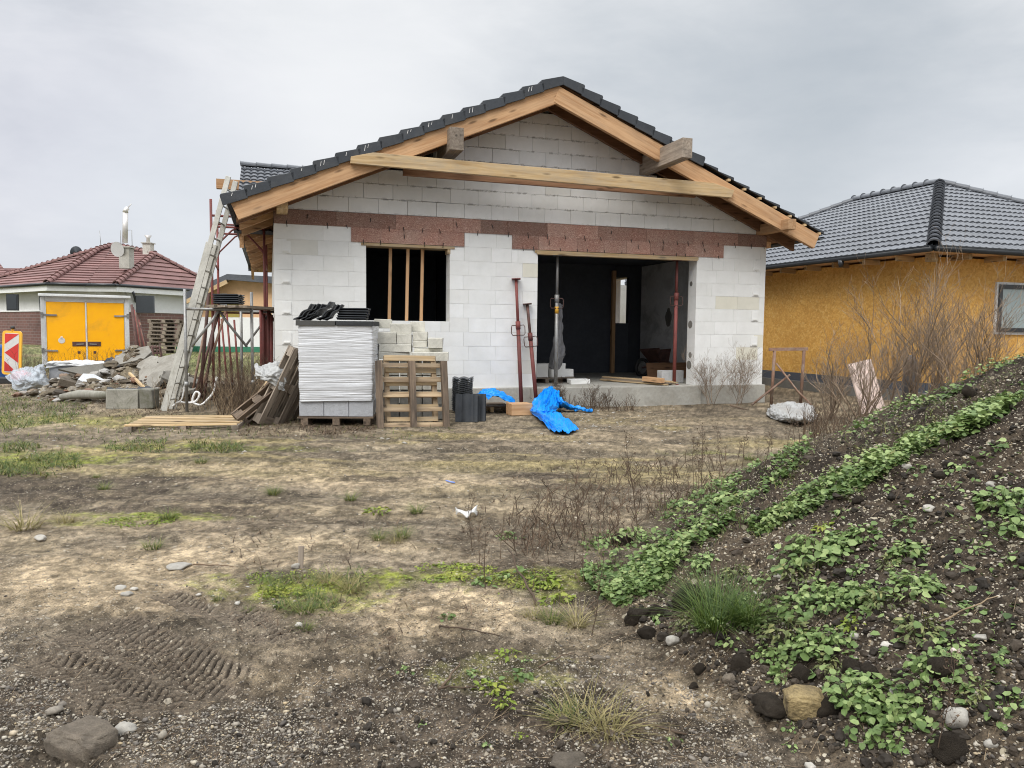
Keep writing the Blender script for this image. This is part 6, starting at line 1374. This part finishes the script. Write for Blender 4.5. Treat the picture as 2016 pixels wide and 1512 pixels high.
special = {0: 'largest clump of broad green leaves in the middle of the mound', 7: 'dense green leaf clump at the right edge of the photo', 33: 'leafy green clump low on the mound above the bottom edge', 31: 'leafy clump right of the ochre rubble lump', 23: 'broad green leaf clump beside the grass tuft at the foot'}
for k, (px, py, rp) in enumerate(CL):
    p = hit(px, py); d = (p-Vector((0, 0, CZ))).length; rw = rp/FPX*d
    lst, r0 = (big, .165) if rw > .115 else (mid_, .11) if rw > .07 else (sml, .066)
    if k % 13 == 12 and rp < 26: lst, r0 = yel, .075
    elif k % 4 == 2 and 24 < rp < 46: lst, r0 = alt, .12
    o = use(lst, k); put(o, p-Vector((0, 0, .01)), slope_rot(p), rw/r0*1.05)
    tag(o, special.get(k, 'small yellow-green rosette on the dark soil of the mound' if lst is yel else 'leafy green weed clump rooted in dark soil of the mound' if rp > 30 else 'small sprig of green leaves on the dark mound'), 'weed', 'leaf clumps on the mound')
for k, (px, py, rp) in enumerate([(1000, 1292, 24), (1020, 1330, 30), (962, 1342, 20), (975, 1362, 34), (930, 1325, 18), (1035, 1300, 16), (990, 1388, 22), (880, 1215, 20), (800, 1320, 18), (745, 1010, 22), (1000, 1060, 26), (1030, 1135, 34), (1070, 1150, 30), (950, 1150, 28), (990, 1140, 24), (1100, 1185, 30), (960, 1470, 16), (830, 1425, 14), (1020, 1450, 14)]):
    p = hit(px, py); d = (p-Vector((0, 0, CZ))).length; o = use(sml if k % 3 else yel, k); put(o, p-Vector((0, 0, .006)), (0, 0, random.uniform(0, 6)), rp/FPX*d/.066); tag(o, 'low green weed growing flat on the open dirt', 'weed', 'low weeds on the dirt')
# ---- continuous green cover on the mound
def cover(name, polys, label, mat='leaf', s0=.018, s1=.038, h=.06, wid=1.05, cat='ground cover', keep=.47):
    V, Fc, T, b = [], [], [], 0
    for poly, n in polys:
        q = in_px(poly, n); x, y, z = hits(q[:, 0], q[:, 1]); ok = fbm(x, y, 2.6, 4, 95)*.65+fbm(x, y, 8, 3, 94)*.35+rng.uniform(-.10, .10, n) > keep; x, y, z = x[ok], y[ok], z[ok]; n = len(x)
        hh_ = h*rng.uniform(.15, 1, n)*np.clip(2.6*fbm(x, y, 5, 3, 96)-.45, .1, 1.7); sz = rng.uniform(s0, s1, n)*(.7+.8*fbm(x, y, 3, 2, 93)); P = np.stack([x, y, z+hh_], 1)
        v, f, t = leaves(P, rng.uniform(0, 6.28, n), rng.normal(.2, .35, n), rng.normal(0, .35, n), sz, np.clip(.2+.6*hh_/h+rng.normal(0, .18, n), 0, 1), wid); V.append(v); Fc.append(f+b); T.append(t); b += len(v)
    return tag(npmesh(name, np.vstack(V), np.vstack(Fc), mat, tint=np.concatenate(T), smooth=False), label, cat, kind='stuff')
cover('leafy_ground_cover', [([(1140, 1085), (1200, 1055), (1330, 1050), (1440, 1000), (1450, 1030), (1350, 1095), (1300, 1160), (1210, 1195), (1155, 1150)], 6200), ([(1300, 1010), (1390, 960), (1520, 912), (1605, 876), (1560, 935), (1480, 995), (1400, 1035), (1330, 1050)], 3000), ([(1470, 1035), (1560, 985), (1700, 920), (1790, 872), (1850, 845), (1862, 866), (1780, 920), (1650, 985), (1540, 1042), (1495, 1056)], 5400), ([(1840, 858), (1930, 805), (2016, 755), (2016, 795), (1940, 845), (1870, 875)], 1900), ([(1640, 866), (1700, 825), (1760, 797), (1850, 742), (1900, 712), (2016, 676), (2016, 715), (1940, 745), (1850, 790), (1760, 832), (1690, 868)], 2000), ([(1700, 1010), (2016, 880), (2016, 1300), (1820, 1500), (1560, 1300), (1500, 1150)], 350)], 'bands of broad-leaved green weeds covering the mound', h=.075)
cover('mossy_ground_cover', [([(480, 1130), (620, 1128), (740, 1132), (745, 1150), (640, 1170), (520, 1180)], 2200), ([(790, 1118), (880, 1108), (980, 1120), (960, 1145), (850, 1150), (790, 1140)], 1800), ([(190, 1028), (300, 1010), (360, 1012), (340, 1030), (240, 1040)], 1100), ([(920, 1130), (1090, 1125), (1110, 1160), (990, 1175)], 900)], 'yellow-green creeping weeds in patches on the dirt', 'leaf_yellow', .008, .02, .02, .8, keep=.44)
BANDS = [([(1130, 1060), (1230, 1040), (1340, 1040), (1460, 990), (1470, 1030), (1370, 1100), (1310, 1170), (1200, 1200)], 900), ([(1280, 1010), (1400, 940), (1530, 895), (1625, 860), (1580, 940), (1480, 1010), (1380, 1050)], 1000), ([(1450, 1040), (1560, 975), (1700, 905), (1870, 835), (1880, 880), (1690, 985), (1500, 1070)], 900), ([(1640, 870), (1850, 740), (2016, 672), (2016, 800), (1860, 850), (1700, 900)], 1000)]
cover('mixed_ground_cover', BANDS, 'paler mixed weeds among the green bands on the mound', 'leaf_mixed', .012, .03, .09, .55, keep=.42)
# ---- grass
def blades(P, L, lean_, head, w, tint, seg=4):
    n = len(P); s = np.linspace(0, 1, seg+1); out = []
    for t in s:
        r = L*(t*np.sin(lean_*.35)+t*t*np.sin(lean_)*.75); zz = L*(t*np.cos(lean_*.5)-t*t*.35*np.sin(lean_))
        c = P+np.stack([np.cos(head)*r, np.sin(head)*r, np.maximum(zz, .004)], 1); ww = (w*(1-t*.92))[:, None]*np.stack([-np.sin(head), np.cos(head), 0*head], 1); out += [c-ww, c+ww]
    V = np.stack(out, 1); f = []
    for k in range(seg): e = 2*k; f += [(e, e+1, e+3, e+2)]
    m = 2*(seg+1); return V.reshape(-1, 3), (np.array(f)[None]+(np.arange(n)*m)[:, None, None]).reshape(-1, 4), np.repeat(tint, m)
def tuft_mesh(n, Rr, L0, L1, mat, ln=.7, w=.0022):
    ph = rng.uniform(0, 6.28, n); r = Rr*np.sqrt(rng.random(n)); P = np.stack([r*np.cos(ph), r*np.sin(ph), 0*r-.005], 1)
    V, Fc, T = blades(P, rng.uniform(L0, L1, n), np.abs(rng.normal(ln, .35, n)), ph+rng.normal(0, .6, n), np.full(n, w), rng.random(n)); return npmesh('grass_tuft', V, Fc, mat, tint=T, smooth=False)
tg = [tuft_mesh(130, .05, .07, .16, 'grass', .9), tuft_mesh(110, .06, .06, .14, 'grass', 1.0)]; td = [tuft_mesh(300, .06, .12, .26, 'grass_dark', .95, .0018)]; ty = [tuft_mesh(110, .05, .10, .24, 'grass_dry', 1.25, .0025), tuft_mesh(90, .06, .08, .2, 'grass_dry', 1.2, .0025)]
TU = [(1408, 1236, 75, td, 'dense deep-green grass clump at the foot of the mound'), (1408, 1190, 45, td, 'upright deep-green grass tuft just above the dense clump'), (1475, 1222, 55, td, 'deep-green grass tuft right of the dense clump'), (540, 974, 28, tg, 'small round green grass tuft alone on the yard'), (205, 964, 22, tg, 'green grass tuft at the edge of a dark patch'), (396, 911, 22, tg, 'flat green grass tuft below the flat pallet'),
      (50, 1040, 48, ty, 'large pale yellow grass tuft on the left dirt'), (128, 1028, 30, ty, 'smaller yellow grass tuft right of the large pale one'), (190, 940, 14, tg, 'tiny grass tuft near the left grass bank'), (330, 1022, 30, tg, 'green grass tuft on the mossy strip at left'), (745, 1062, 30, tg, 'grass tuft left of the two on mid dirt'), (795, 1058, 34, tg, 'longer grass tuft on mid dirt near the white scrap'), (780, 1068, 26, ty, 'dry grass between the two mid-dirt tufts'), (1085, 1225, 45, tg, 'loose green grass below the fallen twig'), (1135, 1232, 45, ty, 'straw-coloured grass beside the fallen twig'), (1050, 1215, 34, ty, 'straw-coloured grass left of the fallen twig'),
      (1150, 1425, 80, ty, 'big flattened straw tuft in the centre foreground'), (1200, 1440, 70, ty, 'right part straw tuft by the dark stick in the foreground'), (1110, 1420, 60, tg, 'greener grass at the left of the big straw tuft'), (300, 1080, 32, tg, 'sparse green grass tuft on sandy dirt'), (620, 1180, 40, tg, 'green grass tuft in the front of the grass patch'), (600, 1205, 40, tg, 'green grass tuft lowest of the grass patch'), (690, 1165, 36, ty, 'dry grass tuft at the right of the grass patch'), (545, 1165, 34, tg, 'grass tuft at the left of the grass patch'), (650, 1150, 34, ty, 'dry tuft at the middle of the grass patch'), (490, 1205, 18, tg, 'tiny tuft left of the grass patch'), (430, 1180, 16, tg, 'tiny tuft near the tyre tracks'), (1680, 985, 22, tg, 'grass in the green band of the mound'), (1475, 905, 20, tg, 'bushy tuft behind the mound weeds'), (600, 1240, 26, tg, 'thin grass beside the white stone'), (820, 1010, 30, tg, 'grass tuft left of the white scrap'), (690, 985, 26, tg, 'thin flat grass on the middle track')]
for px, py, rp, lst, lb in TU:
    p = hit(px, py); d = (p-Vector((0, 0, CZ))).length; o = use(lst, random.randrange(9)); put(o, p-Vector((0, 0, .004)), (0, 0, random.uniform(0, 6.3)), rp/FPX*d/(.14 if lst is not td else .13)); tag(o, lb, 'grass tuft')
def turf(name, polys, label, mat, L0, L1, ln, w=.0025, keep=.42, kf=2.5):
    V, Fc, T, b = [], [], [], 0
    for poly, n in polys:
        q = in_px(poly, n); x, y, z = hits(q[:, 0], q[:, 1]); ok = fbm(x, y, kf, 3, 97)+rng.uniform(-.1, .1, n) > keep; x, y, z = x[ok], y[ok], z[ok]; n = len(x)
        wv = w*(1+.10*y); v, f, t = blades(np.stack([x, y, z-.004], 1), rng.uniform(L0, L1, n), np.abs(rng.normal(ln, .4, n)), rng.uniform(0, 6.28, n), wv, rng.random(n), 3); V.append(v); Fc.append(f+b); T.append(t); b += len(v)
    return tag(npmesh(name, np.vstack(V), np.vstack(Fc), mat, tint=np.concatenate(T), smooth=False), label, 'grass', kind='stuff')
turf('grass', [([(0, 875), (60, 868), (160, 895), (165, 930), (90, 940), (0, 940)], 2600), ([(0, 760), (60, 770), (210, 770), (140, 830), (0, 850)], 3000), ([(200, 870), (330, 865), (320, 890), (210, 890)], 500), ([(370, 870), (480, 872), (480, 892), (380, 892)], 500), ([(330, 690), (540, 690), (540, 735), (330, 740)], 1500), ([(500, 1140), (730, 1130), (720, 1180), (640, 1215), (540, 1200)], 900), ([(0, 800), (900, 845), (900, 865), (0, 870)], 900)], 'short green grass on the left bank and in patches', 'grass', .04, .13, 1.25, keep=.40)
turf('mound_grass', [(p_, n_//2) for p_, n_ in BANDS], 'thin grass blades among the weeds on the mound', 'grass', .04, .12, .9, .0016, keep=.45)
turf('dry_grass', [([(0, 745), (110, 770), (420, 800), (300, 830), (0, 800)], 2200), ([(590, 835), (740, 835), (740, 862), (600, 858)], 500), ([(300, 690), (420, 700), (400, 800), (310, 790)], 900), ([(1060, 850), (1250, 930), (1330, 1000), (1100, 1090), (880, 1060), (1000, 960)], 1100), ([(450, 1000), (1200, 1000), (1250, 1200), (700, 1280), (450, 1250)], 700), ([(460, 825), (600, 830), (600, 862), (470, 860)], 900), ([(590, 838), (740, 840), (740, 856), (600, 856)], 900)], 'dry straw grass and dead stems lying about the yard', 'grass_dead', .03, .11, 1.5, keep=.36)
# ---- dry stalks
def stalk_mesh(seed, mat, nb=12, twigs=5, leafy=True):
    r = random.Random(seed); mb = MB(); p = Vector((0, 0, -.02)); pts = [p.copy()]; d = Vector((r.uniform(-.1, .1), r.uniform(-.1, .1), 1))
    for k in range(8): d = (d+Vector((r.uniform(-.13, .13), r.uniform(-.13, .13), .1))).normalized(); p = p+d*.128; pts.append(p.copy())
    mb.tube(pts, [.0075-.0007*k for k in range(9)], 4, False)
    sc_ = [(pts[-1], .05)]
    for k in range(nb):
        i = r.randrange(2, 8); f = r.random(); q = pts[i].lerp(pts[i+1] if i < 8 else pts[i], f); a_ = r.uniform(0, 6.28); L = r.uniform(.08, .26)*(1.15-i*.07); e = q+Vector((math.cos(a_)*L*.55, math.sin(a_)*L*.55, L*.85)); mid = q.lerp(e, .5)+Vector((math.cos(a_)*L*.1, math.sin(a_)*L*.1, -.01))
        mb.tube([q, mid, e], [.0035, .0026, .0012], 3, False); sc_.append((e, .03)); sc_.append((mid, .02))
        for j in range(twigs): t = r.uniform(.3, 1); qq = q.lerp(e, t); b_ = r.uniform(0, 6.28); mb.tube([qq, qq+Vector((math.cos(b_)*.03, math.sin(b_)*.03, r.uniform(.0, .05)))], [.0015, .0008], 3, False)
    if leafy:
        for q, s_ in sc_:
            for j in range(4):
                c = q+Vector((r.uniform(-s_, s_), r.uniform(-s_, s_), r.uniform(-s_, s_))); a_ = Vector((r.uniform(-1, 1), r.uniform(-1, 1), r.uniform(-1, 1)))*.014; b_ = Vector((r.uniform(-1, 1), r.uniform(-1, 1), r.uniform(-1, 1)))*.009
                mb.add([c-a_, c+b_, c+a_, c-b_], [(0, 1, 2, 3)])
    return mb.build('dry_stalk', mat)
stk = [stalk_mesh(k, 'dry_stem', 14, 4) for k in range(5)]; stp = [stalk_mesh(20+k, 'dry_pale', 12, 3) for k in range(2)]
SK = [(1250, 1000, 862), (1238, 985, 905), (1262, 1010, 930), (1225, 1000, 940), (1335, 985, 905), (1382, 965, 848), (1375, 960, 880), (1420, 925, 832), (1445, 940, 862), (1545, 905, 835), (1490, 915, 872), (1290, 1000, 905), (1205, 1005, 935), (1180, 1020, 945), (1060, 1060, 968), (1035, 1085, 1005), (985, 1100, 1012), (930, 1085, 990), (945, 1110, 1020), (922, 1030, 965), (955, 1160, 1040), (1080, 1075, 990), (1110, 1060, 985), (1140, 1040, 965), (1160, 1030, 950), (1310, 1010, 925), (1350, 1000, 930), (1275, 1030, 960), (768, 1290, 1245), (1165, 1250, 1100), (1130, 1110, 1040), (1215, 1090, 1010), (690, 1120, 1090), (1050, 1160, 1100), (1545, 1395, 1330), (1842, 1500, 1330), (1400, 1000, 930), (1325, 960, 890), (1460, 930, 840), (1505, 915, 850), (1400, 945, 860), (1520, 900, 850), (1300, 1000, 890), (1255, 1040, 940), (1180, 1060, 970), (1080, 1110, 1020), (1150, 1150, 1060), (1015, 1060, 985), (1365, 960, 865), (1575, 880, 820), (1620, 860, 800)]
for k, (px, pb, pt_) in enumerate(SK):
    p = hit(px, pb); d = (p-Vector((0, 0, CZ))).length; h = max(.08, (pb-pt_)/FPX*d); o = use(stp if k in (3, 12, 21, 27) else stk, k); put(o, p, (random.uniform(-.12, .12), random.uniform(-.15, .15), random.uniform(0, 6.3)), (h, h, h)); o.scale = (max(h, .35)*1.0, max(h, .35)*1.0, h)
    tag(o, {0: 'tallest dry brown weed stalk left of the mound', 7: 'dry stalk seen highest against the far dirt behind the mound', 9: 'dry stalk standing alone by the mound crest', 28: 'tiny dry stalk alone in the foreground dirt', 35: 'withered brown weed in the bottom right corner'}.get(k, 'dry brown weed stalk standing in the rough before the mound'), 'dry weed', 'dry weed stalks')
def thicket(name, spots, label, mat, hgt, n, seed, spread=.35, cat='dry weeds', fine=4):
    r = random.Random(seed); mb = MB()
    for i in range(n):
        x, y, z = spots(r); h = hgt*r.uniform(.35, 1.0); a_ = r.uniform(0, 6.28); s = r.uniform(.0, spread)
        p0 = Vector((x, y, z-.01)); p2 = p0+Vector((math.cos(a_)*s*h, math.sin(a_)*s*h, h)); p1 = p0.lerp(p2, .5)+Vector((r.uniform(-.05, .05), r.uniform(-.05, .05), .03)); tn = r.random()
        mb.tube([p0, p1, p2], [.0042, .003, .0014], 3, False, tn)
        for j in range(fine):
            t = r.uniform(.3, 1); q = p1.lerp(p2, t) if r.random() < .7 else p0.lerp(p1, t); L = h*r.uniform(.1, .3); b_ = r.uniform(0, 6.28); mb.tube([q, q+Vector((math.cos(b_)*L*.6, math.sin(b_)*L*.6, L*.7))], [.002, .001], 3, False, tn)
    return tag(mb.build(name, mat), label, cat, kind='stuff')
def spot_px(poly, Yr=None):
    P = [tuple(p) for p in poly]; q = in_px(P, 900)
    if Yr is None: x, y, z = hits(q[:, 0], q[:, 1])
    else: y = rng.uniform(Yr[0], Yr[1], 900); x = np.array([D(a_, 700, b_).x for a_, b_ in zip(q[:, 0], y)])
    z = surf(x, y); return lambda r: (lambda i: (float(x[i]), float(y[i]), float(z[i])))(r.randrange(900))
thicket('dry_undergrowth', spot_px([(1000, 1010), (1180, 925), (1430, 900), (1420, 970), (1240, 1080), (1010, 1100)]), 'dense brown dead undergrowth left of the mound', 'dry_stem', .19, 290, 3, 1.3, fine=5)
thicket('dead_weeds', spot_px([(425, 700), (590, 700), (590, 720), (425, 720)], (11.9, 13.6)), 'dense dead brown weeds between scaffold and wrapped stack', 'dry_stem', .95, 330, 4, .5, fine=6)
thicket('straw_weeds', spot_px([(425, 700), (600, 700), (600, 720), (425, 720)], (11.6, 13.6)), 'pale straw weeds among the dead brown ones by the scaffold', 'dry_pale', .75, 260, 14, .6, fine=5)
thicket('withered_weeds', spot_px([(20, 700), (330, 700), (330, 720), (20, 720)], (17.8, 20.5)), 'withered weeds around the yellow box and beacon', 'dry_stem', .85, 320, 5, .35)
thicket('dry_twigs', spot_px([(1060, 800), (1250, 800), (1250, 806), (1060, 806)], (13.4, 14.3)), 'tangle of low dry twigs at the slab below the garage', 'dry_stem', .28, 170, 6, .9)
thicket('brown_litter', spot_px([(1150, 782), (1260, 782), (1255, 800), (1160, 800)]), 'brown plant litter on the dirt before the garage slab', 'dry_stem', .05, 260, 8, 2.5)
thicket('rubble_weeds', spot_px([(290, 760), (420, 760), (420, 805), (300, 805)], (12.7, 16.5)), 'thin pale weeds growing between the rubble and ladder', 'dry_pale', .5, 160, 9, .5)
thicket('mound_edge_weeds', spot_px([(1560, 860), (1720, 800), (1780, 800), (1600, 880)], (9.5, 11.8)), 'brittle stems along the back foot of the mound', 'dry_stem', .5, 200, 10, .6)
# ---- leafless shrubs
def shrub_mesh(seed, H=1.0, stems=8, mat='twig', fan=.55, tw=.012):
    r = random.Random(seed); mb = MB()
    def br(p, d, L, rad, lev):
        pts = [p.copy()]; n = 5
        for k in range(n): d = (d+Vector((r.uniform(-.16, .16), r.uniform(-.16, .16), r.uniform(-.02, .12)))).normalized(); p = p+d*L/n; pts.append(p.copy())
        mb.tube(pts, [max(.0014, rad*(1-.75*k/n)) for k in range(n+1)], 5 if lev == 0 else 3, False, None)
        if lev < 3:
            for k in range((8, 5, 3)[lev]):
                i = r.randrange(1, n); q = pts[i].lerp(pts[i+1], r.random()); a_ = r.uniform(0, 6.28); side = d.orthogonal(); side.rotate(Matrix.Rotation(a_, 3, d)); dd_ = (d*1.0+side*r.uniform(.35, .8)+Vector((0, 0, .25))).normalized(); br(q, dd_, L*r.uniform(.32, .6), rad*.45, lev+1)
    for k in range(stems):
        a_ = r.uniform(0, 6.28); s = r.uniform(.05, fan); br(Vector((r.uniform(-.08, .08), r.uniform(-.08, .08), -.03)), Vector((math.cos(a_)*s, math.sin(a_)*s, 1)).normalized(), H*r.uniform(.6, .95), tw*r.uniform(.7, 1.1), 0)
    return mb.build('bare_shrub', mat)
def shrub(px, Y, ytop, seed, label, stems=8, fan=.55, mat='twig', tw=.017):
    x = D(px, 700, Y).x; z = tz(x, Y, True); h = D(px, ytop, Y).z-z; o = shrub_mesh(seed, h, stems, mat, fan, tw); put(o, (x, Y, z)); return tag(o, label, 'shrub', 'bare shrubs at the right')
shrub(1700, 11.6, 655, 1, 'leafless shrub in front of the pale pink board', 8, .75); shrub(1800, 11.9, 560, 2, 'tallest leafless shrub standing before the ochre house corner', 9, .5); shrub(1905, 11.2, 600, 3, 'leafless shrub just left of the ochre house window', 8, .5); shrub(1640, 12.3, 700, 4, 'low leafless shrub by the rusty trestle with drooping twigs', 7, .9); shrub(1960, 10.8, 560, 7, 'thin leafless shrub in front of the window', 3, .35, 'twig', .006)
shrub(1750, 12.2, 620, 21, 'leafless shrub behind the pale pink board', 5, .7); shrub(1850, 12.6, 590, 22, 'leafless shrub between the tallest one and the one by the window', 8, .6)
o = shrub(1945, 9.8, 640, 9, 'dark withered weed rising from the crest of the mound', 3, .3, 'dry_stem', .008)
shrub(1400, 14.9, 700, 11, 'dry twiggy bush against the white wall right of the garage, left one', 6, .6, 'twig', .006); shrub(1455, 14.9, 690, 12, 'dry twiggy bush near the right corner of the white wall', 7, .6, 'twig', .006); shrub(1110, 14.0, 755, 13, 'small dry bush below the left side of the garage slab', 5, .8, 'dry_stem', .005); shrub(1180, 13.9, 760, 14, 'small dry bush below the middle of the garage slab', 6, .9, 'dry_stem', .005)
# ---- straw, twiglets and rubble bits lying about
def litter(name, polys, label, mat, L0, L1, w):
    A, B = [], []
    for poly, n in polys:
        q = in_px(poly, n); x, y, z = hits(q[:, 0], q[:, 1]); ok = fbm(x, y, 1.8, 3, 98)+rng.uniform(-.2, .2, n) > .45; x, y = x[ok], y[ok]; L = rng.uniform(L0, L1, len(x))*(.6+.08*y); a_ = rng.normal(0, .9, len(x)); x2 = x+np.cos(a_)*L; y2 = y+np.sin(a_)*L
        A.append(np.stack([x, y, surf(x, y)+.004], 1)); B.append(np.stack([x2, y2, surf(x2, y2)+.005+rng.random(len(x))**4*.03], 1))
    A = np.vstack(A); B = np.vstack(B); V, Fc = stalks_np(A, B, w); return tag(npmesh(name, V, Fc, mat, tint=np.repeat(rng.random(len(A)), 6)), label, 'litter', kind='stuff')
YARD = [(0, 860), (1450, 850), (1300, 1010), (1200, 1200), (1480, 1390), (1650, 1512), (0, 1512)]
litter('twig_litter', [(YARD, 2600), ([(850, 980), (1250, 1000), (1250, 1260), (900, 1250)], 900), ([(1250, 1180), (1700, 1000), (2016, 900), (2016, 1512), (1700, 1512)], 1100)], 'dark twiglets and dead stems scattered over the dirt', 'dry_stem', .02, .12, .0016)
litter('straw_litter', [(YARD, 2600), ([(850, 980), (1250, 1000), (1250, 1300), (900, 1280)], 1100), ([(1250, 1180), (1700, 1000), (2016, 900), (2016, 1512), (1700, 1512)], 500)], 'pale straw bits scattered over the dirt', 'dry_pale', .02, .09, .0014)
tag(scatter('rubble_debris', dx_, dy_, hz_, np.minimum(np.exp(rng.normal(math.log(.034), .7, len(dx_))), .16), 'debris', flat=.45, sub=2), 'broken grey bits of concrete and stone on the rubble heap', 'rubble', kind='stuff')
# ---- odds and ends on the ground
def stick(a_, b_, r_, mat, label, z0=.012, z1=.012):
    p, q = hit(*a_), hit(*b_); p.z += z0; q.z += z1; n = 7; P_ = [p.lerp(q, k/n)+Vector((random.uniform(-1, 1), random.uniform(-1, 1), .3))*(.012 if 0 < k < n else 0) for k in range(n+1)]
    mb = MB(); mb.tube(P_, [r_*(1-.5*k/n) for k in range(n+1)], 6); tag(mb.build('twig', mat, None, p), label, 'twig')
stick((1200, 1422), (1352, 1452), .008, 'dry_stem', 'dark stick running right out of the straw tuft'); stick((865, 1237), (985, 1257), .005, 'dry_stem', 'thin curved twig on the bare sand in the centre'); stick((862, 1362), (940, 1358), .005, 'dry_stem', 'short straight twig on dark dirt'); stick((1055, 1195), (1000, 1120), .008, 'dry_stem', 'reddish fallen stalk rising out of the dry grass', .01, .12)
stick((870, 1358), (905, 1308), .006, 'dry_stem', 'twig lying steeply beside the short straight one'); stick((1850, 1230), (1965, 1180), .004, 'dry_pale', 'thin pale twig lying on the right slope of mound'); stick((1435, 1090), (1510, 1075), .004, 'dry_stem', 'brown twig lying on the middle slope of mound'); stick((1060, 1320), (1130, 1290), .004, 'dry_stem', 'bent twig beside the low weeds in the foreground'); stick((380, 1115), (460, 1120), .005, 'dry_stem', 'dark twig left of the wood sliver')
p = hit(592, 1118); mb = MB(); mb.beam((0, 0, 0), (0, .02, .125), .030, .008, up=(0, 1, 0), jit=.002); o = mb.build('wood_sliver', 'wood_grey', None, (0, 0, 0)); put(o, p); tag(o, 'upright grey wood sliver stuck in the dirt', 'wood piece')
g = lambda x, y, z=.0: hit(x, y)+Vector((0, 0, z))
cloth('plastic_scrap', [dict(ctrl=[[g(897, 1012, .05), g(905, 1018, .05), g(918, 1020, .05), g(930, 1016, .05), g(938, 1010, .06)], [g(899, 1016, .01), g(907, 1022, .05), g(919, 1024, .01), g(930, 1022, .05), g(938, 1016, .0)]], nu=40, nv=14, amp=.02, freq=4, seed=71)], 'white', 'crumpled white plastic scrap alone on the dirt', 'plastic scrap')
mb = MB(); mb.tube([g(878, 948, .01), g(888, 951, .01), g(895, 952, .01)], .006, 6); tag(mb.build('plastic_strip', m_plain('blue_strip', (.16, .25, .62), .5), None, hit(878, 948)), 'thin light-blue plastic strip on the bare dirt', 'plastic strip')
mb = MB(); mb.box((0, 0, .02), (.34, .06, .03), jit=.006); o = mb.build('wood_piece', 'wood_old', None, (0, 0, 0)); put(o, hit(1455, 805), (0, .2, -.7)); tag(o, 'short dark wood piece lying before the right house corner', 'wood piece')
for px, py in ((330, 1010), (1120, 860)): pass
for o in [q for q in COL.objects if q.type == 'MESH' and q.parent is None and 'label' not in q]: bpy.data.objects.remove(o)

# ================================================================ overcast sky and daylight
SUN_EL, SUN_AZ = 48, 205          # degrees; azimuth clockwise from +Y (the camera looks along +Y)
w = bpy.data.worlds.new('World'); scene.world = w; w.use_nodes = True
nt = w.node_tree; t = NT(nt); bg = nt.nodes['Background']
co = t.n('ShaderNodeTexCoord').outputs['Generated']
sky = t.n('ShaderNodeTexSky', sky_type='NISHITA'); sky.sun_disc = False; sky.sun_elevation = R(SUN_EL); sky.sun_rotation = R(SUN_AZ)
mp = t.n('ShaderNodeMapping'); mp.inputs['Scale'].default_value = (1, 1, 2.6); mp.inputs['Location'].default_value = (3.1, .4, 1.7); t.l(co, mp.inputs['Vector'])
n1 = t.noise(mp.outputs[0], 1.6, 6, .55, .35); n2 = t.noise(mp.outputs[0], 4.2, 5, .6, .4)
n3 = t.noise(mp.outputs[0], 11, 4, .6, .3); nn = t.math('MULTIPLY_ADD', n3, .10, t.math('MULTIPLY_ADD', n2, .38, t.math('MULTIPLY', n1, .52)))
cl = t.ramp(nn, [(.38, (.40, .43, .47)), (.47, (.52, .545, .575)), (.55, (.62, .635, .655)), (.64, (.74, .745, .755))])
sx = t.n('ShaderNodeSeparateXYZ'); t.l(co, sx.inputs[0])
def toward(px, py, pw, rng_):
    d = ray(px, py).normalized(); v = t.n('ShaderNodeVectorMath', operation='DISTANCE'); t.l(co, v.inputs[0]); v.inputs[1].default_value = d
    r = t.n('ShaderNodeMapRange', interpolation_type='SMOOTHSTEP'); r.inputs['From Min'].default_value = rng_; r.inputs['From Max'].default_value = 0; r.inputs['To Max'].default_value = pw; t.l(v.outputs['Value'], r.inputs['Value']); return r.outputs[0]
cl = t.mix(toward(1600, 230, .75, .40), cl, (.345, .385, .425)); cl = t.mix(toward(1000, 60, .35, .4), cl, (.50, .53, .56))
cl = t.mix(toward(660, 230, .85, .36), cl, (.72, .728, .742)); cl = t.mix(toward(130, 330, .6, .32), cl, (.585, .585, .65)); cl = t.mix(toward(330, 430, .4, .2), cl, (.60, .645, .675)); cl = t.mix(toward(1950, 420, .4, .22), cl, (.66, .68, .72))
zen = t.n('ShaderNodeMapRange', interpolation_type='SMOOTHSTEP'); zen.inputs['From Min'].default_value = .40; zen.inputs['From Max'].default_value = .80; zen.inputs['To Min'].default_value = 1.0; zen.inputs['To Max'].default_value = 3.2; t.l(sx.outputs['Z'], zen.inputs['Value'])
sc1 = t.n('ShaderNodeVectorMath', operation='SCALE'); t.l(cl, sc1.inputs[0]); t.l(zen.outputs[0], sc1.inputs['Scale'])
sc2 = t.n('ShaderNodeVectorMath', operation='SCALE'); t.l(sky.outputs[0], sc2.inputs[0]); sc2.inputs['Scale'].default_value = .05
mixs = t.mix(.92, sc2.outputs[0], sc1.outputs[0]); t.l(mixs, bg.inputs['Color']); bg.inputs['Strength'].default_value = 1.0
sd_ = bpy.data.lights.new('sun', 'SUN'); sd_.energy = 1.5; sd_.angle = R(28); sd_.color = (1.0, .965, .91); so = bpy.data.objects.new('sun', sd_); COL.objects.link(so)
az, el = R(SUN_AZ), R(SUN_EL); sv = Vector((math.sin(az)*math.cos(el), math.cos(az)*math.cos(el), math.sin(el))); so.rotation_euler = (-sv).to_track_quat('-Z', 'Y').to_euler()
vs_ = scene.view_settings; vs_.view_transform = 'Standard'; vs_.look = 'None'; vs_.exposure = 0.45; vs_.gamma = 1; vs_.use_curve_mapping = False
scene.render.engine = 'CYCLES'; scene.cycles.max_bounces = 6; scene.cycles.diffuse_bounces = 4; scene.cycles.transparent_max_bounces = 8; scene.cycles.use_denoising = True; scene.cycles.denoising_prefilter = 'ACCURATE'; scene.cycles.filter_width = 1.05
